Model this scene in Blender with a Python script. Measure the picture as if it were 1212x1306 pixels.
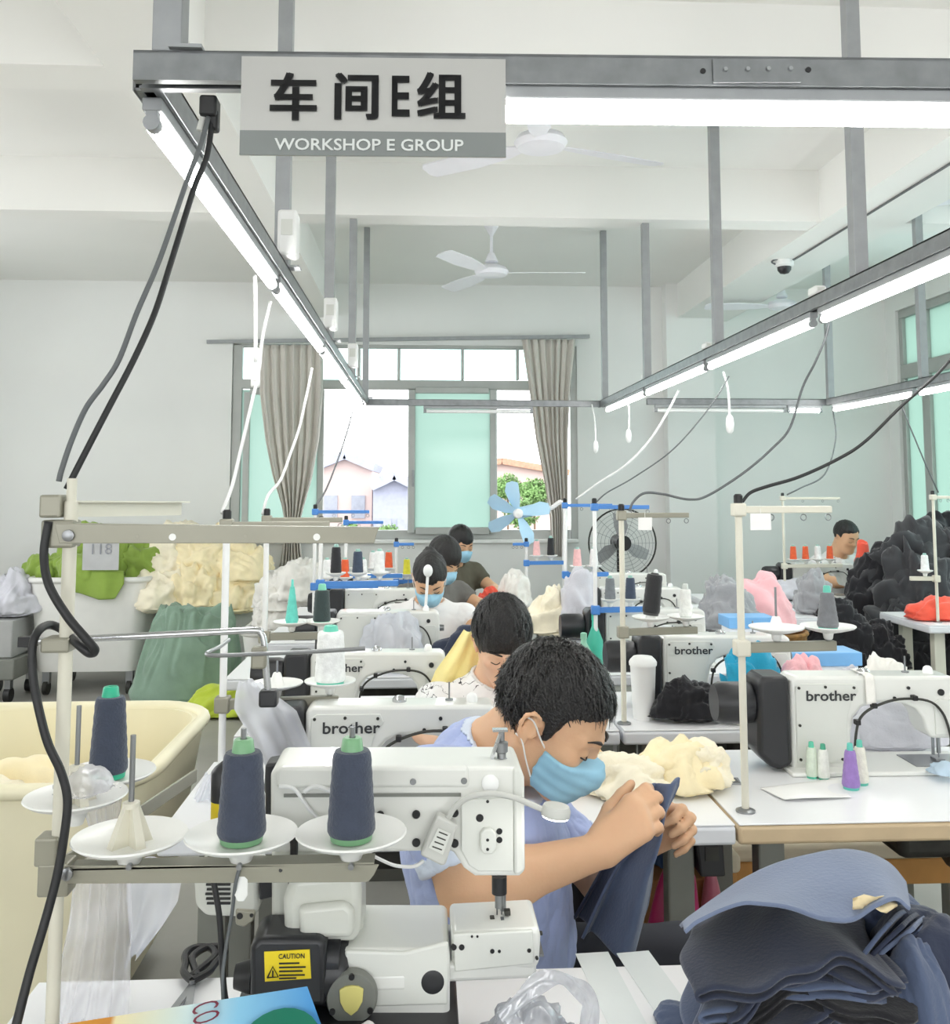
import bpy, bmesh, math, random
import numpy as np
from mathutils import Vector, Matrix, Euler

for o in list(bpy.data.objects):
    bpy.data.objects.remove(o, do_unlink=True)
SC = bpy.context.scene
COL = SC.collection
R = math.radians

# ------------------------------------------------------------------ camera
F_PX, CX, CY = 1214.0, 606.0, 516.0
CAM_H, PITCH, YAW = 1.48, R(5.0), R(3.11)
cam_d = bpy.data.cameras.new('camera')
cam = bpy.data.objects.new('camera', cam_d)
COL.objects.link(cam)
cam.location = (0, 0, CAM_H)
cam.rotation_euler = (math.pi / 2 + PITCH, 0, -YAW)
cam_d.sensor_fit = 'HORIZONTAL'
cam_d.sensor_width = 36.0
cam_d.lens = 36.0 * F_PX / 1212.0
cam_d.shift_x = 0.0
cam_d.shift_y = -(653.0 - CY) / 1212.0
cam_d.clip_start = 0.02
cam_d.clip_end = 200
SC.camera = cam
CAM_R = np.array(Euler(cam.rotation_euler).to_matrix())

# ------------------------------------------------------------------ sky and exposure
W = bpy.data.worlds.new('sky'); SC.world = W
W.use_nodes = True
_n = W.node_tree.nodes; _l = W.node_tree.links
_bg = _n['Background']
_bg.inputs['Color'].default_value = (0.96, 0.98, 1.0, 1)
_bg.inputs['Strength'].default_value = 3.2
SC.view_settings.view_transform = 'Standard'
SC.view_settings.look = 'None'
SC.view_settings.gamma = 1.0
SC.view_settings.use_curve_mapping = False
SC.view_settings.exposure = 0.36
TUBE_POWER = 30.0
SC.cycles.max_bounces = 10
SC.cycles.diffuse_bounces = 6
SC.cycles.transparent_max_bounces = 12
SC.cycles.sample_clamp_indirect = 6.0
SC.cycles.caustics_reflective = False
SC.cycles.caustics_refractive = False

# ------------------------------------------------------------------ placing
def ray(px, py):
    d = np.array([(px - CX) / F_PX, -(py - CY) / F_PX, -1.0])
    return CAM_R @ d

def P(px, py, Y):
    """world point seen at photo pixel (px, py) at distance Y into the room"""
    d = ray(px, py)
    return np.array([0, 0, CAM_H]) + d * (Y / d[1])

def Pz(px, py, z):
    """world point seen at photo pixel (px, py) on the level z"""
    d = ray(px, py)
    return np.array([0, 0, CAM_H]) + d * ((z - CAM_H) / d[2])

# ------------------------------------------------------------------ materials
def lin(c):
    out = []
    for v in c:
        v = v / 255.0
        out.append(v / 12.92 if v <= 0.04045 else ((v + 0.055) / 1.055) ** 2.4)
    return out

MATS = {}
def mat(name, rgb, rough=0.5, metal=0.0, var=0.06, scale=8.0, bump=0.0, bscale=40.0, emit=0.0, spec=0.5, sss=0.0, sheen=0.0, coat=0.0):
    """plain procedural surface: a base colour with a little noise variation, and noise relief"""
    if name in MATS:
        return MATS[name]
    m = bpy.data.materials.new(name)
    m.use_nodes = True
    nt = m.node_tree; N = nt.nodes; L = nt.links
    b = N['Principled BSDF']
    col = lin(rgb)
    b.inputs['Roughness'].default_value = rough
    b.inputs['Metallic'].default_value = metal
    b.inputs['Specular IOR Level'].default_value = spec
    if coat: b.inputs['Coat Weight'].default_value = coat
    if sheen:
        b.inputs['Sheen Weight'].default_value = sheen
    if sss:
        b.inputs['Subsurface Weight'].default_value = sss
        b.inputs['Subsurface Radius'].default_value = (0.012, 0.005, 0.003)
        b.inputs['Subsurface Scale'].default_value = 0.6
    tc = N.new('ShaderNodeTexCoord')
    nz = N.new('ShaderNodeTexNoise'); nz.inputs['Scale'].default_value = scale
    nz.inputs['Detail'].default_value = 4
    L.new(tc.outputs['Object'], nz.inputs['Vector'])
    rp = N.new('ShaderNodeValToRGB')
    lo = [max(0, v * (1 - var * 1.6)) for v in col]; hi = [min(1, v * (1 + var)) for v in col]
    rp.color_ramp.elements[0].position = 0.3; rp.color_ramp.elements[1].position = 0.7
    rp.color_ramp.elements[0].color = (*lo, 1); rp.color_ramp.elements[1].color = (*hi, 1)
    L.new(nz.outputs['Fac'], rp.inputs['Fac'])
    L.new(rp.outputs['Color'], b.inputs['Base Color'])
    if bump:
        bz = N.new('ShaderNodeTexNoise'); bz.inputs['Scale'].default_value = bscale
        bz.inputs['Detail'].default_value = 3
        L.new(tc.outputs['Object'], bz.inputs['Vector'])
        bp = N.new('ShaderNodeBump'); bp.inputs['Strength'].default_value = bump
        bp.inputs['Distance'].default_value = 0.01
        L.new(bz.outputs['Fac'], bp.inputs['Height'])
        L.new(bp.outputs['Normal'], b.inputs['Normal'])
    if emit:
        b.inputs['Emission Color'].default_value = (1, .985, .955, 1)
        b.inputs['Emission Strength'].default_value = emit
    MATS[name] = m
    return m

def thin_mat(name, rgb, clear=0.4, rough=0.35, transl=0.5, gloss=0.08, wave=0.0):
    """thin plastic film, gauze or tinted pane: part clear, part diffusing"""
    if name in MATS:
        return MATS[name]
    m = bpy.data.materials.new(name); m.use_nodes = True
    nt = m.node_tree; N = nt.nodes; L = nt.links
    N.remove(N['Principled BSDF'])
    out = N['Material Output']
    c = (*lin(rgb), 1)
    tr = N.new('ShaderNodeBsdfTransparent'); tr.inputs['Color'].default_value = c
    df = N.new('ShaderNodeBsdfDiffuse'); df.inputs['Color'].default_value = c
    tl = N.new('ShaderNodeBsdfTranslucent'); tl.inputs['Color'].default_value = c
    gl = N.new('ShaderNodeBsdfGlossy'); gl.inputs['Roughness'].default_value = rough
    m1 = N.new('ShaderNodeMixShader'); m1.inputs['Fac'].default_value = transl
    L.new(df.outputs[0], m1.inputs[1]); L.new(tl.outputs[0], m1.inputs[2])
    m2 = N.new('ShaderNodeMixShader'); m2.inputs['Fac'].default_value = clear
    L.new(m1.outputs[0], m2.inputs[1]); L.new(tr.outputs[0], m2.inputs[2])
    if wave:
        tc = N.new('ShaderNodeTexCoord'); nz = N.new('ShaderNodeTexNoise')
        nz.inputs['Scale'].default_value = wave
        L.new(tc.outputs['Object'], nz.inputs['Vector'])
        mr = N.new('ShaderNodeMapRange'); mr.inputs['To Min'].default_value = max(0, clear - 0.22); mr.inputs['To Max'].default_value = min(1, clear + 0.22)
        mr.inputs['From Min'].default_value = 0.3; mr.inputs['From Max'].default_value = 0.7
        L.new(nz.outputs['Fac'], mr.inputs['Value']); L.new(mr.outputs['Result'], m2.inputs['Fac'])
    m3 = N.new('ShaderNodeMixShader'); m3.inputs['Fac'].default_value = gloss
    L.new(m2.outputs[0], m3.inputs[1]); L.new(gl.outputs[0], m3.inputs[2])
    L.new(m3.outputs[0], out.inputs['Surface'])
    MATS[name] = m
    return m

# ------------------------------------------------------------------ things and parts
def tag(o, label=None, cat=None, group=None, kind=None):
    if label: o['label'] = label
    if cat: o['category'] = cat
    if group: o['group'] = group
    if kind: o['kind'] = kind
    return o

def thing(name, loc, label, cat, group=None, rz=0.0, kind=None):
    o = bpy.data.objects.new(name, None)
    COL.objects.link(o)
    o.empty_display_size = 0.05
    o.location = tuple(float(v) for v in loc); o.rotation_euler = (0, 0, rz)
    return tag(o, label, cat, group, kind)

def world_loc(o):
    m = Matrix.Identity(4); chain = []
    while o is not None:
        chain.append(o); o = o.parent
    for q in reversed(chain):
        m = m @ Matrix.LocRotScale(q.location, q.rotation_euler, q.scale)
    return m

def link_mesh(name, V, Fc, material, parent=None, world=False, smooth=None, bevel=0.0, bseg=2, solid=0.0, sub=0):
    V = np.asarray(V, dtype=float).reshape(-1, 3)
    me = bpy.data.meshes.new(name)
    o = bpy.data.objects.new(name, me)
    if parent is not None:
        if world:
            mi = np.array(world_loc(parent).inverted())
            V = V @ mi[:3, :3].T + mi[:3, 3]
        o.parent = parent
    elif world:
        lo, hi = V.min(0), V.max(0)
        c = np.array([(lo[0] + hi[0]) / 2, (lo[1] + hi[1]) / 2, lo[2]])
        V = V - c
        o.location = tuple(c)
    if isinstance(Fc, np.ndarray):
        nf, k = Fc.shape
        me.vertices.add(len(V)); me.vertices.foreach_set('co', V.astype(np.float32).ravel())
        me.loops.add(nf * k); me.loops.foreach_set('vertex_index', Fc.astype(np.int32).ravel())
        me.polygons.add(nf); me.polygons.foreach_set('loop_start', np.arange(0, nf * k, k, dtype=np.int32))
        me.update(calc_edges=True); me.validate()
    else:
        me.from_pydata([tuple(v) for v in V], [], [tuple(f) for f in Fc])
        me.update()
    me.materials.append(material)
    if smooth is not None:
        me.shade_smooth()
        if smooth < 179:
            me.set_sharp_from_angle(angle=R(smooth))
    COL.objects.link(o)
    if solid:
        md = o.modifiers.new('thickness', 'SOLIDIFY'); md.thickness = solid; md.offset = 0
    if bevel:
        md = o.modifiers.new('edge', 'BEVEL'); md.width = bevel; md.segments = bseg
        md.limit_method = 'ANGLE'; md.angle_limit = R(40)
    if sub:
        md = o.modifiers.new('round', 'SUBSURF'); md.levels = sub; md.render_levels = sub
    return o

def basis(d):
    d = np.asarray(d, float); d = d / (np.linalg.norm(d) + 1e-12)
    a = np.array([0, 0, 1.0]) if abs(d[2]) < 0.9 else np.array([1.0, 0, 0])
    u = np.cross(a, d); u /= np.linalg.norm(u)
    return u, np.cross(d, u), d

def rotmat(rx=0, ry=0, rz=0):
    return np.array(Euler((R(rx), R(ry), R(rz))).to_matrix())

class MB:
    """collects shapes for one mesh part"""
    def __init__(s):
        s.V = []; s.F = []
    def add(s, V, Fc):
        k = len(s.V)
        s.V.extend([tuple(map(float, v)) for v in V]); s.F.extend([tuple(int(i) + k for i in f) for f in Fc])
        return s
    def box(s, c, size, rot=None):
        c = np.asarray(c, float); h = np.asarray(size, float) / 2
        V = np.array([[x, y, z] for x in (-1, 1) for y in (-1, 1) for z in (-1, 1)]) * h
        if rot is not None: V = V @ np.asarray(rot).T
        return s.add(V + c, [(0, 1, 3, 2), (4, 6, 7, 5), (0, 4, 5, 1), (2, 3, 7, 6), (0, 2, 6, 4), (1, 5, 7, 3)])
    def box2(s, lo, hi):
        lo = np.asarray(lo, float); hi = np.asarray(hi, float)
        return s.box((lo + hi) / 2, hi - lo)
    def cyl(s, p0, p1, r0, r1=None, n=12, caps=True):
        if r1 is None: r1 = r0
        p0 = np.asarray(p0, float); p1 = np.asarray(p1, float)
        u, v, d = basis(p1 - p0)
        V = []
        for p, r in ((p0, r0), (p1, r1)):
            for i in range(n):
                a = 2 * math.pi * i / n
                V.append(p + r * (math.cos(a) * u + math.sin(a) * v))
        Fc = [(i, (i + 1) % n, n + (i + 1) % n, n + i) for i in range(n)]
        if caps: Fc += [tuple(range(n - 1, -1, -1)), tuple(range(n, 2 * n))]
        return s.add(V, Fc)
    def bar(s, p0, p1, w, h, up=(0, 0, 1)):
        """rectangular bar of width w (sideways) and height h (along up)"""
        p0 = np.asarray(p0, float); p1 = np.asarray(p1, float); d = p1 - p0; d = d / np.linalg.norm(d)
        up = np.asarray(up, float); sd = np.cross(d, up); sd /= np.linalg.norm(sd); up = np.cross(sd, d)
        V = []
        for p in (p0, p1):
            for a, b in ((-1, -1), (1, -1), (1, 1), (-1, 1)):
                V.append(p + sd * a * w / 2 + up * b * h / 2)
        return s.add(V, [(3, 2, 1, 0), (4, 5, 6, 7), (0, 1, 5, 4), (1, 2, 6, 5), (2, 3, 7, 6), (3, 0, 4, 7)])
    def tube(s, pts, r, n=8, caps=True):
        pts = np.asarray(pts, float); m = len(pts)
        rs = np.full(m, r) if np.isscalar(r) else np.asarray(r, float)
        T = np.gradient(pts, axis=0); T /= (np.linalg.norm(T, axis=1, keepdims=True) + 1e-12)
        u, v, _ = basis(T[0]); V = []
        for i in range(m):
            u = u - T[i] * np.dot(u, T[i]); u /= (np.linalg.norm(u) + 1e-12); v = np.cross(T[i], u)
            for j in range(n):
                a = 2 * math.pi * j / n
                V.append(pts[i] + rs[i] * (math.cos(a) * u + math.sin(a) * v))
        Fc = [(i * n + j, i * n + (j + 1) % n, (i + 1) * n + (j + 1) % n, (i + 1) * n + j) for i in range(m - 1) for j in range(n)]
        if caps: Fc += [tuple(range(n - 1, -1, -1)), tuple(range((m - 1) * n, m * n))]
        return s.add(V, Fc)
    def lathe(s, prof, c=(0, 0, 0), n=24, axis=(0, 0, 1), caps=True):
        """prof: (radius, height) pairs"""
        c = np.asarray(c, float); u, v, d = basis(axis); V = []
        for r, h in prof:
            for i in range(n):
                a = 2 * math.pi * i / n
                V.append(c + d * h + r * (math.cos(a) * u + math.sin(a) * v))
        m = len(prof)
        Fc = [(i * n + j, i * n + (j + 1) % n, (i + 1) * n + (j + 1) % n, (i + 1) * n + j) for i in range(m - 1) for j in range(n)]
        if caps: Fc += [tuple(range(n - 1, -1, -1)), tuple(range((m - 1) * n, m * n))]
        return s.add(V, Fc)
    def prism(s, poly, o, ex, ey, ez, depth):
        """extrude a 2-D outline (in ex, ey) along ez from o - ez*depth/2 to o + ez*depth/2"""
        o = np.asarray(o, float); ex = np.asarray(ex, float); ey = np.asarray(ey, float); ez = np.asarray(ez, float)
        n = len(poly); V = []
        for sgn in (-0.5, 0.5):
            for a, b in poly: V.append(o + ex * a + ey * b + ez * depth * sgn)
        Fc = [tuple(range(n - 1, -1, -1)), tuple(range(n, 2 * n))] + [(i, (i + 1) % n, n + (i + 1) % n, n + i) for i in range(n)]
        return s.add(V, Fc)
    def grid(s, G, closed_u=False):
        """G: array (nu, nv, 3)"""
        G = np.asarray(G, float); nu, nv = G.shape[:2]
        Fc = []
        for i in range(nu if closed_u else nu - 1):
            for j in range(nv - 1):
                a = i * nv + j; b = ((i + 1) % nu) * nv + j
                Fc.append((a, b, b + 1, a + 1))
        return s.add(G.reshape(-1, 3), Fc)
    def ball(s, c, r, n=14):
        r = np.asarray(r, float) * np.ones(3); prof = []
        c = np.asarray(c, float); m = n // 2 + 1; V = []; Fc = []
        for i in range(m + 1):
            t = math.pi * i / m
            for j in range(n):
                a = 2 * math.pi * j / n
                V.append(c + r * np.array([math.sin(t) * math.cos(a), math.sin(t) * math.sin(a), -math.cos(t)]))
        for i in range(m):
            for j in range(n):
                Fc.append((i * n + j, i * n + (j + 1) % n, (i + 1) * n + (j + 1) % n, (i + 1) * n + j))
        return s.add(V, Fc)
    def build(s, name, material, parent=None, world=False, smooth=40, **k):
        o = link_mesh(name, s.V, s.F, material, parent, world, smooth, **k)
        bm = bmesh.new(); bm.from_mesh(o.data)
        bmesh.ops.remove_doubles(bm, verts=bm.verts, dist=1e-6)
        bmesh.ops.recalc_face_normals(bm, faces=bm.faces)
        bm.to_mesh(o.data); bm.free()
        if smooth is not None:
            o.data.shade_smooth()
            if smooth < 179: o.data.set_sharp_from_angle(angle=R(smooth))
        return o

def spline(pts, n=8):
    """Catmull-Rom through the points"""
    p = np.asarray(pts, float)
    p = np.vstack([2 * p[0] - p[1], p, 2 * p[-1] - p[-2]])
    out = []
    for i in range(1, len(p) - 2):
        for k in range(n):
            t = k / n
            out.append(0.5 * ((2 * p[i]) + (p[i + 1] - p[i - 1]) * t + (2 * p[i - 1] - 5 * p[i] + 4 * p[i + 1] - p[i + 2]) * t * t
                              + (3 * p[i] - p[i - 1] - 3 * p[i + 1] + p[i + 2]) * t ** 3))
    out.append(p[-2])
    return np.array(out)

def text_part(name, body, size, material, parent, M, bold=0.0, extrude=0.0006, sx=1.0, heavy=0.0):
    """flat lettering as a mesh; M places its lower-left corner (x right, y up, z out) in the parent's frame"""
    cu = bpy.data.curves.new(name, 'FONT'); cu.body = body; cu.size = size; cu.extrude = extrude; cu.offset = bold
    cu.resolution_u = 3
    t = bpy.data.objects.new(name + '_font', cu); COL.objects.link(t)
    dg = bpy.context.evaluated_depsgraph_get(); dg.update()
    me = bpy.data.meshes.new_from_object(t.evaluated_get(dg)); me.name = name
    bpy.data.objects.remove(t, do_unlink=True)
    if heavy:
        bm = bmesh.new()
        for dx, dy in ((-1, -.6), (1, -.6), (-1, .6), (1, .6)):
            k0 = len(bm.verts); bm.from_mesh(me); bm.verts.ensure_lookup_table()
            bmesh.ops.translate(bm, verts=bm.verts[k0:], vec=(dx * heavy, dy * heavy, 0))
        bm.to_mesh(me); bm.free()
    n = len(me.vertices); co = np.zeros(n * 3, np.float32); me.vertices.foreach_get('co', co)
    co = co.reshape(-1, 3)
    co[:, 0] *= sx
    mm = np.array(M)
    co = co @ mm[:3, :3].T + mm[:3, 3]
    me.vertices.foreach_set('co', co.astype(np.float32).ravel()); me.update()
    me.materials.clear(); me.materials.append(material)
    o = bpy.data.objects.new(name, me); COL.objects.link(o); o.parent = parent
    return o

def facing(loc, ex=(1, 0, 0), ey=(0, 0, 1)):
    ex = Vector(ex).normalized(); ey = Vector(ey).normalized(); ez = ex.cross(ey)
    M = Matrix.Identity(4)
    for i in range(3):
        M[i][0] = ex[i]; M[i][1] = ey[i]; M[i][2] = ez[i]; M[i][3] = float(loc[i])
    return M

def copy_thing(o, loc=None, rz=None, label=None, parent=None, swap=None):
    """copy of a thing with its parts and sub-parts; swap maps a material name to another material"""
    c = o.copy(); COL.objects.link(c)
    c.parent = parent
    if loc is not None: c.location = tuple(float(v) for v in loc)
    if rz is not None: c.rotation_euler = (0, 0, rz)
    if label: c['label'] = label
    if swap and c.type == 'MESH' and c.data.materials and c.data.materials[0].name in swap:
        c.material_slots[0].link = 'OBJECT'; c.material_slots[0].material = swap[o.data.materials[0].name]
    for ch in [q for q in bpy.data.objects if q.parent == o]:
        copy_thing(ch, parent=c, swap=swap)
    return c

# ------------------------------------------------------------------ noise
def _hash(ix, iy, iz, seed):
    h = (ix * 374761393 + iy * 668265263 + iz * 2147483647 + seed * 1274126177) & 0xFFFFFFFF
    h = ((h ^ (h >> 13)) * 1274126177) & 0xFFFFFFFF
    h = h ^ (h >> 16)
    return (h & 0xFFFF) / 65535.0

def noise3(p, seed=0):
    p = np.asarray(p, float); i = np.floor(p).astype(np.int64); f = p - i
    f = f * f * f * (f * (f * 6 - 15) + 10)
    r = 0.0
    for dx in (0, 1):
        wx = f[:, 0] if dx else 1 - f[:, 0]
        for dy in (0, 1):
            wy = f[:, 1] if dy else 1 - f[:, 1]
            for dz in (0, 1):
                wz = f[:, 2] if dz else 1 - f[:, 2]
                r = r + wx * wy * wz * _hash(i[:, 0] + dx, i[:, 1] + dy, i[:, 2] + dz, seed)
    return r * 2 - 1

def folds(p, seed=0, octaves=3):
    """warped ridged noise: sharp valleys and soft rounded folds like crumpled cloth; about -1..1"""
    p = np.asarray(p, float)
    w = np.stack([noise3(p * 0.8 + 7.1, seed + 11), noise3(p * 0.8 + 3.3, seed + 12), noise3(p * 0.8 + 9.7, seed + 13)], 1)
    q = p + 0.9 * w; r = 0; a = 1.0; t = 0
    for k in range(octaves):
        r = r + a * (2 * np.sqrt(np.abs(noise3(q, seed + k)) + 1e-6) - 1); t += a
        q = q * 1.9 + 5.2; a *= 0.5
    return r / t

def drapes(p, seed=0):
    """long curved parallel folds, about -1..1"""
    p = np.asarray(p, float); a = noise3(p * .9 + 1.7, seed); b = noise3(p * 1.7 + 4.1, seed + 3); c = noise3(p * 3.4 + 8.8, seed + 6)
    f1 = np.sin(7.0 * a + 1.5 * b); f2 = np.sin(10.0 * b + 2.0 * c)
    return .62 * np.sign(f1) * np.abs(f1) ** .8 + .38 * f2 * .8

# ------------------------------------------------------------------ smooth-union solids for bodies and cloth
class Field:
    def __init__(s, lo, hi, h):
        s.lo = np.asarray(lo, float); s.h = h
        s.n = np.ceil((np.asarray(hi, float) - s.lo) / h).astype(int) + 1
        s.ax = [s.lo[i] + h * np.arange(s.n[i]) for i in range(3)]
        s.D = np.full(tuple(s.n), 0.2, np.float32)
    def _slice(s, lo, hi):
        a = np.clip(np.floor((lo - s.lo) / s.h).astype(int), 0, s.n); b = np.clip(np.ceil((hi - s.lo) / s.h).astype(int) + 1, 0, s.n)
        return tuple(slice(a[i], b[i]) for i in range(3))
    def _pts(s, sl):
        return np.meshgrid(s.ax[0][sl[0]], s.ax[1][sl[1]], s.ax[2][sl[2]], indexing='ij')
    def _mix(s, sl, d, k, mode):
        D = s.D[sl]
        if D.size == 0: return
        if mode == 'add':
            if k > 0:
                hh = np.maximum(k - np.abs(D - d), 0) / k; s.D[sl] = np.minimum(D, d) - hh * hh * k * 0.25
            else: s.D[sl] = np.minimum(D, d)
        else:
            d = -d
            if k > 0:
                hh = np.maximum(k - np.abs(D - d), 0) / k; s.D[sl] = np.maximum(D, d) + hh * hh * k * 0.25
            else: s.D[sl] = np.maximum(D, d)
    def cone(s, a, b, ra, rb, k=0.02, mode='add', pad=0.03):
        a = np.asarray(a, float); b = np.asarray(b, float); m = max(ra, rb) + k + pad
        sl = s._slice(np.minimum(a, b) - m, np.maximum(a, b) + m); X, Y, Z = s._pts(sl)
        ab = b - a; L2 = float(ab @ ab) + 1e-12
        t = np.clip(((X - a[0]) * ab[0] + (Y - a[1]) * ab[1] + (Z - a[2]) * ab[2]) / L2, 0, 1)
        d = np.sqrt((X - a[0] - t * ab[0]) ** 2 + (Y - a[1] - t * ab[1]) ** 2 + (Z - a[2] - t * ab[2]) ** 2) - (ra + (rb - ra) * t)
        s._mix(sl, d.astype(np.float32), k, mode); return s
    def ell(s, c, r, M=None, k=0.02, mode='add', pad=0.03):
        """ellipsoid; M: 3x3 whose columns are the local axes"""
        c = np.asarray(c, float); r = np.asarray(r, float) * np.ones(3); m = r.max() + k + pad
        sl = s._slice(c - m, c + m); X, Y, Z = s._pts(sl); X = X - c[0]; Y = Y - c[1]; Z = Z - c[2]
        if M is not None:
            M = np.asarray(M); X, Y, Z = (M[0, i] * X + M[1, i] * Y + M[2, i] * Z for i in range(3))
        k0 = np.sqrt((X / r[0]) ** 2 + (Y / r[1]) ** 2 + (Z / r[2]) ** 2); k1 = np.sqrt((X / r[0] ** 2) ** 2 + (Y / r[1] ** 2) ** 2 + (Z / r[2] ** 2) ** 2)
        d = np.where(k1 > 1e-9, k0 * (k0 - 1) / np.maximum(k1, 1e-9), -r.min())
        s._mix(sl, d.astype(np.float32), k, mode); return s
    def mesh(s, smooth=1):
        D = s.D; n = s.n; sg = D < 0
        c = np.zeros(tuple(n - 1), int)
        corners = [(i, j, k) for i in (0, 1) for j in (0, 1) for k in (0, 1)]
        def cut(A, i, j, k): return A[i:n[0] - 1 + i, j:n[1] - 1 + j, k:n[2] - 1 + k]
        for (i, j, k) in corners: c += cut(sg, i, j, k)
        act = (c > 0) & (c < 8)
        idx = -np.ones(act.shape, np.int64); cells = np.argwhere(act); idx[act] = np.arange(len(cells))
        acc = np.zeros((len(cells), 3)); cnt = np.zeros(len(cells))
        val = {q: cut(D, *q)[act].astype(float) for q in corners}
        for a in corners:
            for ax in range(3):
                if a[ax]: continue
                b = list(a); b[ax] = 1; b = tuple(b)
                va, vb = val[a], val[b]; m = (va < 0) != (vb < 0)
                t = np.where(m, va / np.where(m, va - vb, 1), 0)
                p = np.array(a, float)[None, :].repeat(len(cells), 0); p[:, ax] = t
                acc[m] += p[m]; cnt[m] += 1
        V = s.lo + s.h * (cells + acc / np.maximum(cnt, 1)[:, None])
        Q = []
        for ax in range(3):
            o1, o2 = [(1, 2), (2, 0), (0, 1)][ax]
            sl0 = [slice(None)] * 3; sl1 = [slice(None)] * 3
            sl0[ax] = slice(0, n[ax] - 1); sl1[ax] = slice(1, n[ax])
            ch = sg[tuple(sl0)] != sg[tuple(sl1)]
            e = np.argwhere(ch)
            ok = (e[:, o1] > 0) & (e[:, o2] > 0) & (e[:, o1] < n[o1] - 1) & (e[:, o2] < n[o2] - 1); e = e[ok]
            if not len(e): continue
            ins = sg[tuple(e.T)]
            def at(d1, d2):
                q = e.copy(); q[:, o1] -= d1; q[:, o2] -= d2; return idx[tuple(q.T)]
            q = np.stack([at(1, 1), at(0, 1), at(0, 0), at(1, 0)], 1)
            q[~ins] = q[~ins][:, ::-1]
            Q.append(q)
        Q = np.concatenate(Q) if Q else np.zeros((0, 4), int)
        for _ in range(smooth): V = relax(V, Q, 0.5)
        return V, Q

def relax(V, Q, f=0.5):
    S = np.zeros_like(V); C = np.zeros(len(V))
    for i in range(4):
        a = Q[:, i]; b = Q[:, (i + 1) % 4]
        for k in range(3): S[:, k] += np.bincount(a, V[b, k], len(V)) + np.bincount(b, V[a, k], len(V))
        C += np.bincount(a, minlength=len(V)) + np.bincount(b, minlength=len(V))
    return V + f * (S / np.maximum(C, 1)[:, None] - V)

def normals(V, Q):
    Nn = np.zeros_like(V)
    fn = np.cross(V[Q[:, 2]] - V[Q[:, 0]], V[Q[:, 3]] - V[Q[:, 1]])
    for i in range(4):
        for k in range(3): Nn[:, k] += np.bincount(Q[:, i], fn[:, k], len(V))
    return Nn / (np.linalg.norm(Nn, axis=1, keepdims=True) + 1e-12)

# ================================================================== the room
M_WALL = mat('white_wall_paint', (232, 233, 231), 0.85, var=0.02, scale=1.2, bump=0.03, bscale=120)
M_CEIL = mat('white_ceiling_paint', (236, 236, 233), 0.9, var=0.015, scale=0.8)
M_FLOOR = mat('grey_terrazzo', (168, 166, 160), 0.45, var=0.08, scale=3.0)
M_FRAME = mat('window_aluminium', (176, 179, 176), 0.45, metal=0.3, var=0.03)
M_MINT = thin_mat('mint_glass', (188, 207, 200), clear=0.08, rough=0.1, transl=0.93, gloss=0.03)
M_CLEAR = thin_mat('clear_glass', (236, 252, 250), clear=0.93, rough=0.03, transl=0.5, gloss=0.04)
M_GREENPANE = thin_mat('green_glass', (176, 196, 188), clear=0.08, rough=0.1, transl=0.92, gloss=0.05)
M_CURT = thin_mat('grey_curtain', (224, 220, 213), clear=0.0, rough=.6, transl=.18, gloss=.01)
M_GALV = mat('galvanised_steel', (134, 137, 139), 0.42, metal=0.55, var=0.10, scale=26)
M_GALVP = mat('galvanised_post', (158, 161, 163), 0.5, metal=0.4, var=0.05, scale=18)

X0, X1, Y0, Y1, ZC = -4.3, 4.12, -3.2, 8.2, 3.25
def struct(o, label, cat):
    return tag(o, label, cat, kind='structure')

struct(MB().box2((X0 - .2, Y0 - .2, -.12), (X1 + .2, Y1 + .2, 0)).build('floor', M_FLOOR, world=True), 'grey workshop floor under bins and tables', 'floor')
struct(MB().box2((X0 - .2, Y0 - .2, ZC), (X1 + .2, Y1 + .2, ZC + .15)).build('ceiling', M_CEIL, world=True), 'white painted ceiling slab above the girders', 'ceiling')
mb = MB()
mb.box2((X0 - .2, Y0, 0), (X0, Y1, 1.0)); mb.box2((X0 - .2, Y0, 2.8), (X0, Y1, ZC))
for a, b in ((Y0, 3.6), (6.6, Y1)): mb.box2((X0 - .2, a, 1.0), (X0, b, 2.8))  # unseen opening added so daylight floods the bin side
struct(mb.build('wall_left', M_WALL, world=True, smooth=None), 'white side wall with an unseen daylight opening added beyond the bins', 'wall')

# openings
WA = P(297, 438, Y1); WB = P(738, 688, Y1)
wx0, wx1, wz0, wz1 = WA[0], WB[0], WB[2], WA[2]
mb = MB()
mb.box2((X0, Y1, 0), (wx0, Y1 + .2, ZC)); mb.box2((wx1, Y1, 0), (X1, Y1 + .2, ZC))
mb.box2((wx0, Y1, 0), (wx1, Y1 + .2, wz0)); mb.box2((wx0, Y1, wz1), (wx1, Y1 + .2, ZC))
struct(mb.build('wall_back', M_WALL, world=True, smooth=None), 'white end wall around the wide window', 'wall')
# right wall with a window opening from the corner to off the picture
ry0, ry1, rz0, rz1 = 3.2, 8.02, 1.0, 3.02
mb = MB()
mb.box2((X1, Y0, 0), (X1 + .2, ry0, ZC)); mb.box2((X1, ry1, 0), (X1 + .2, Y1, ZC))
mb.box2((X1, ry0, 0), (X1 + .2, ry1, rz0)); mb.box2((X1, ry0, rz1), (X1 + .2, ry1, ZC))
struct(mb.build('wall_right', M_WALL, world=True, smooth=None), 'white side wall with a tall window beside the corner', 'wall')
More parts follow.
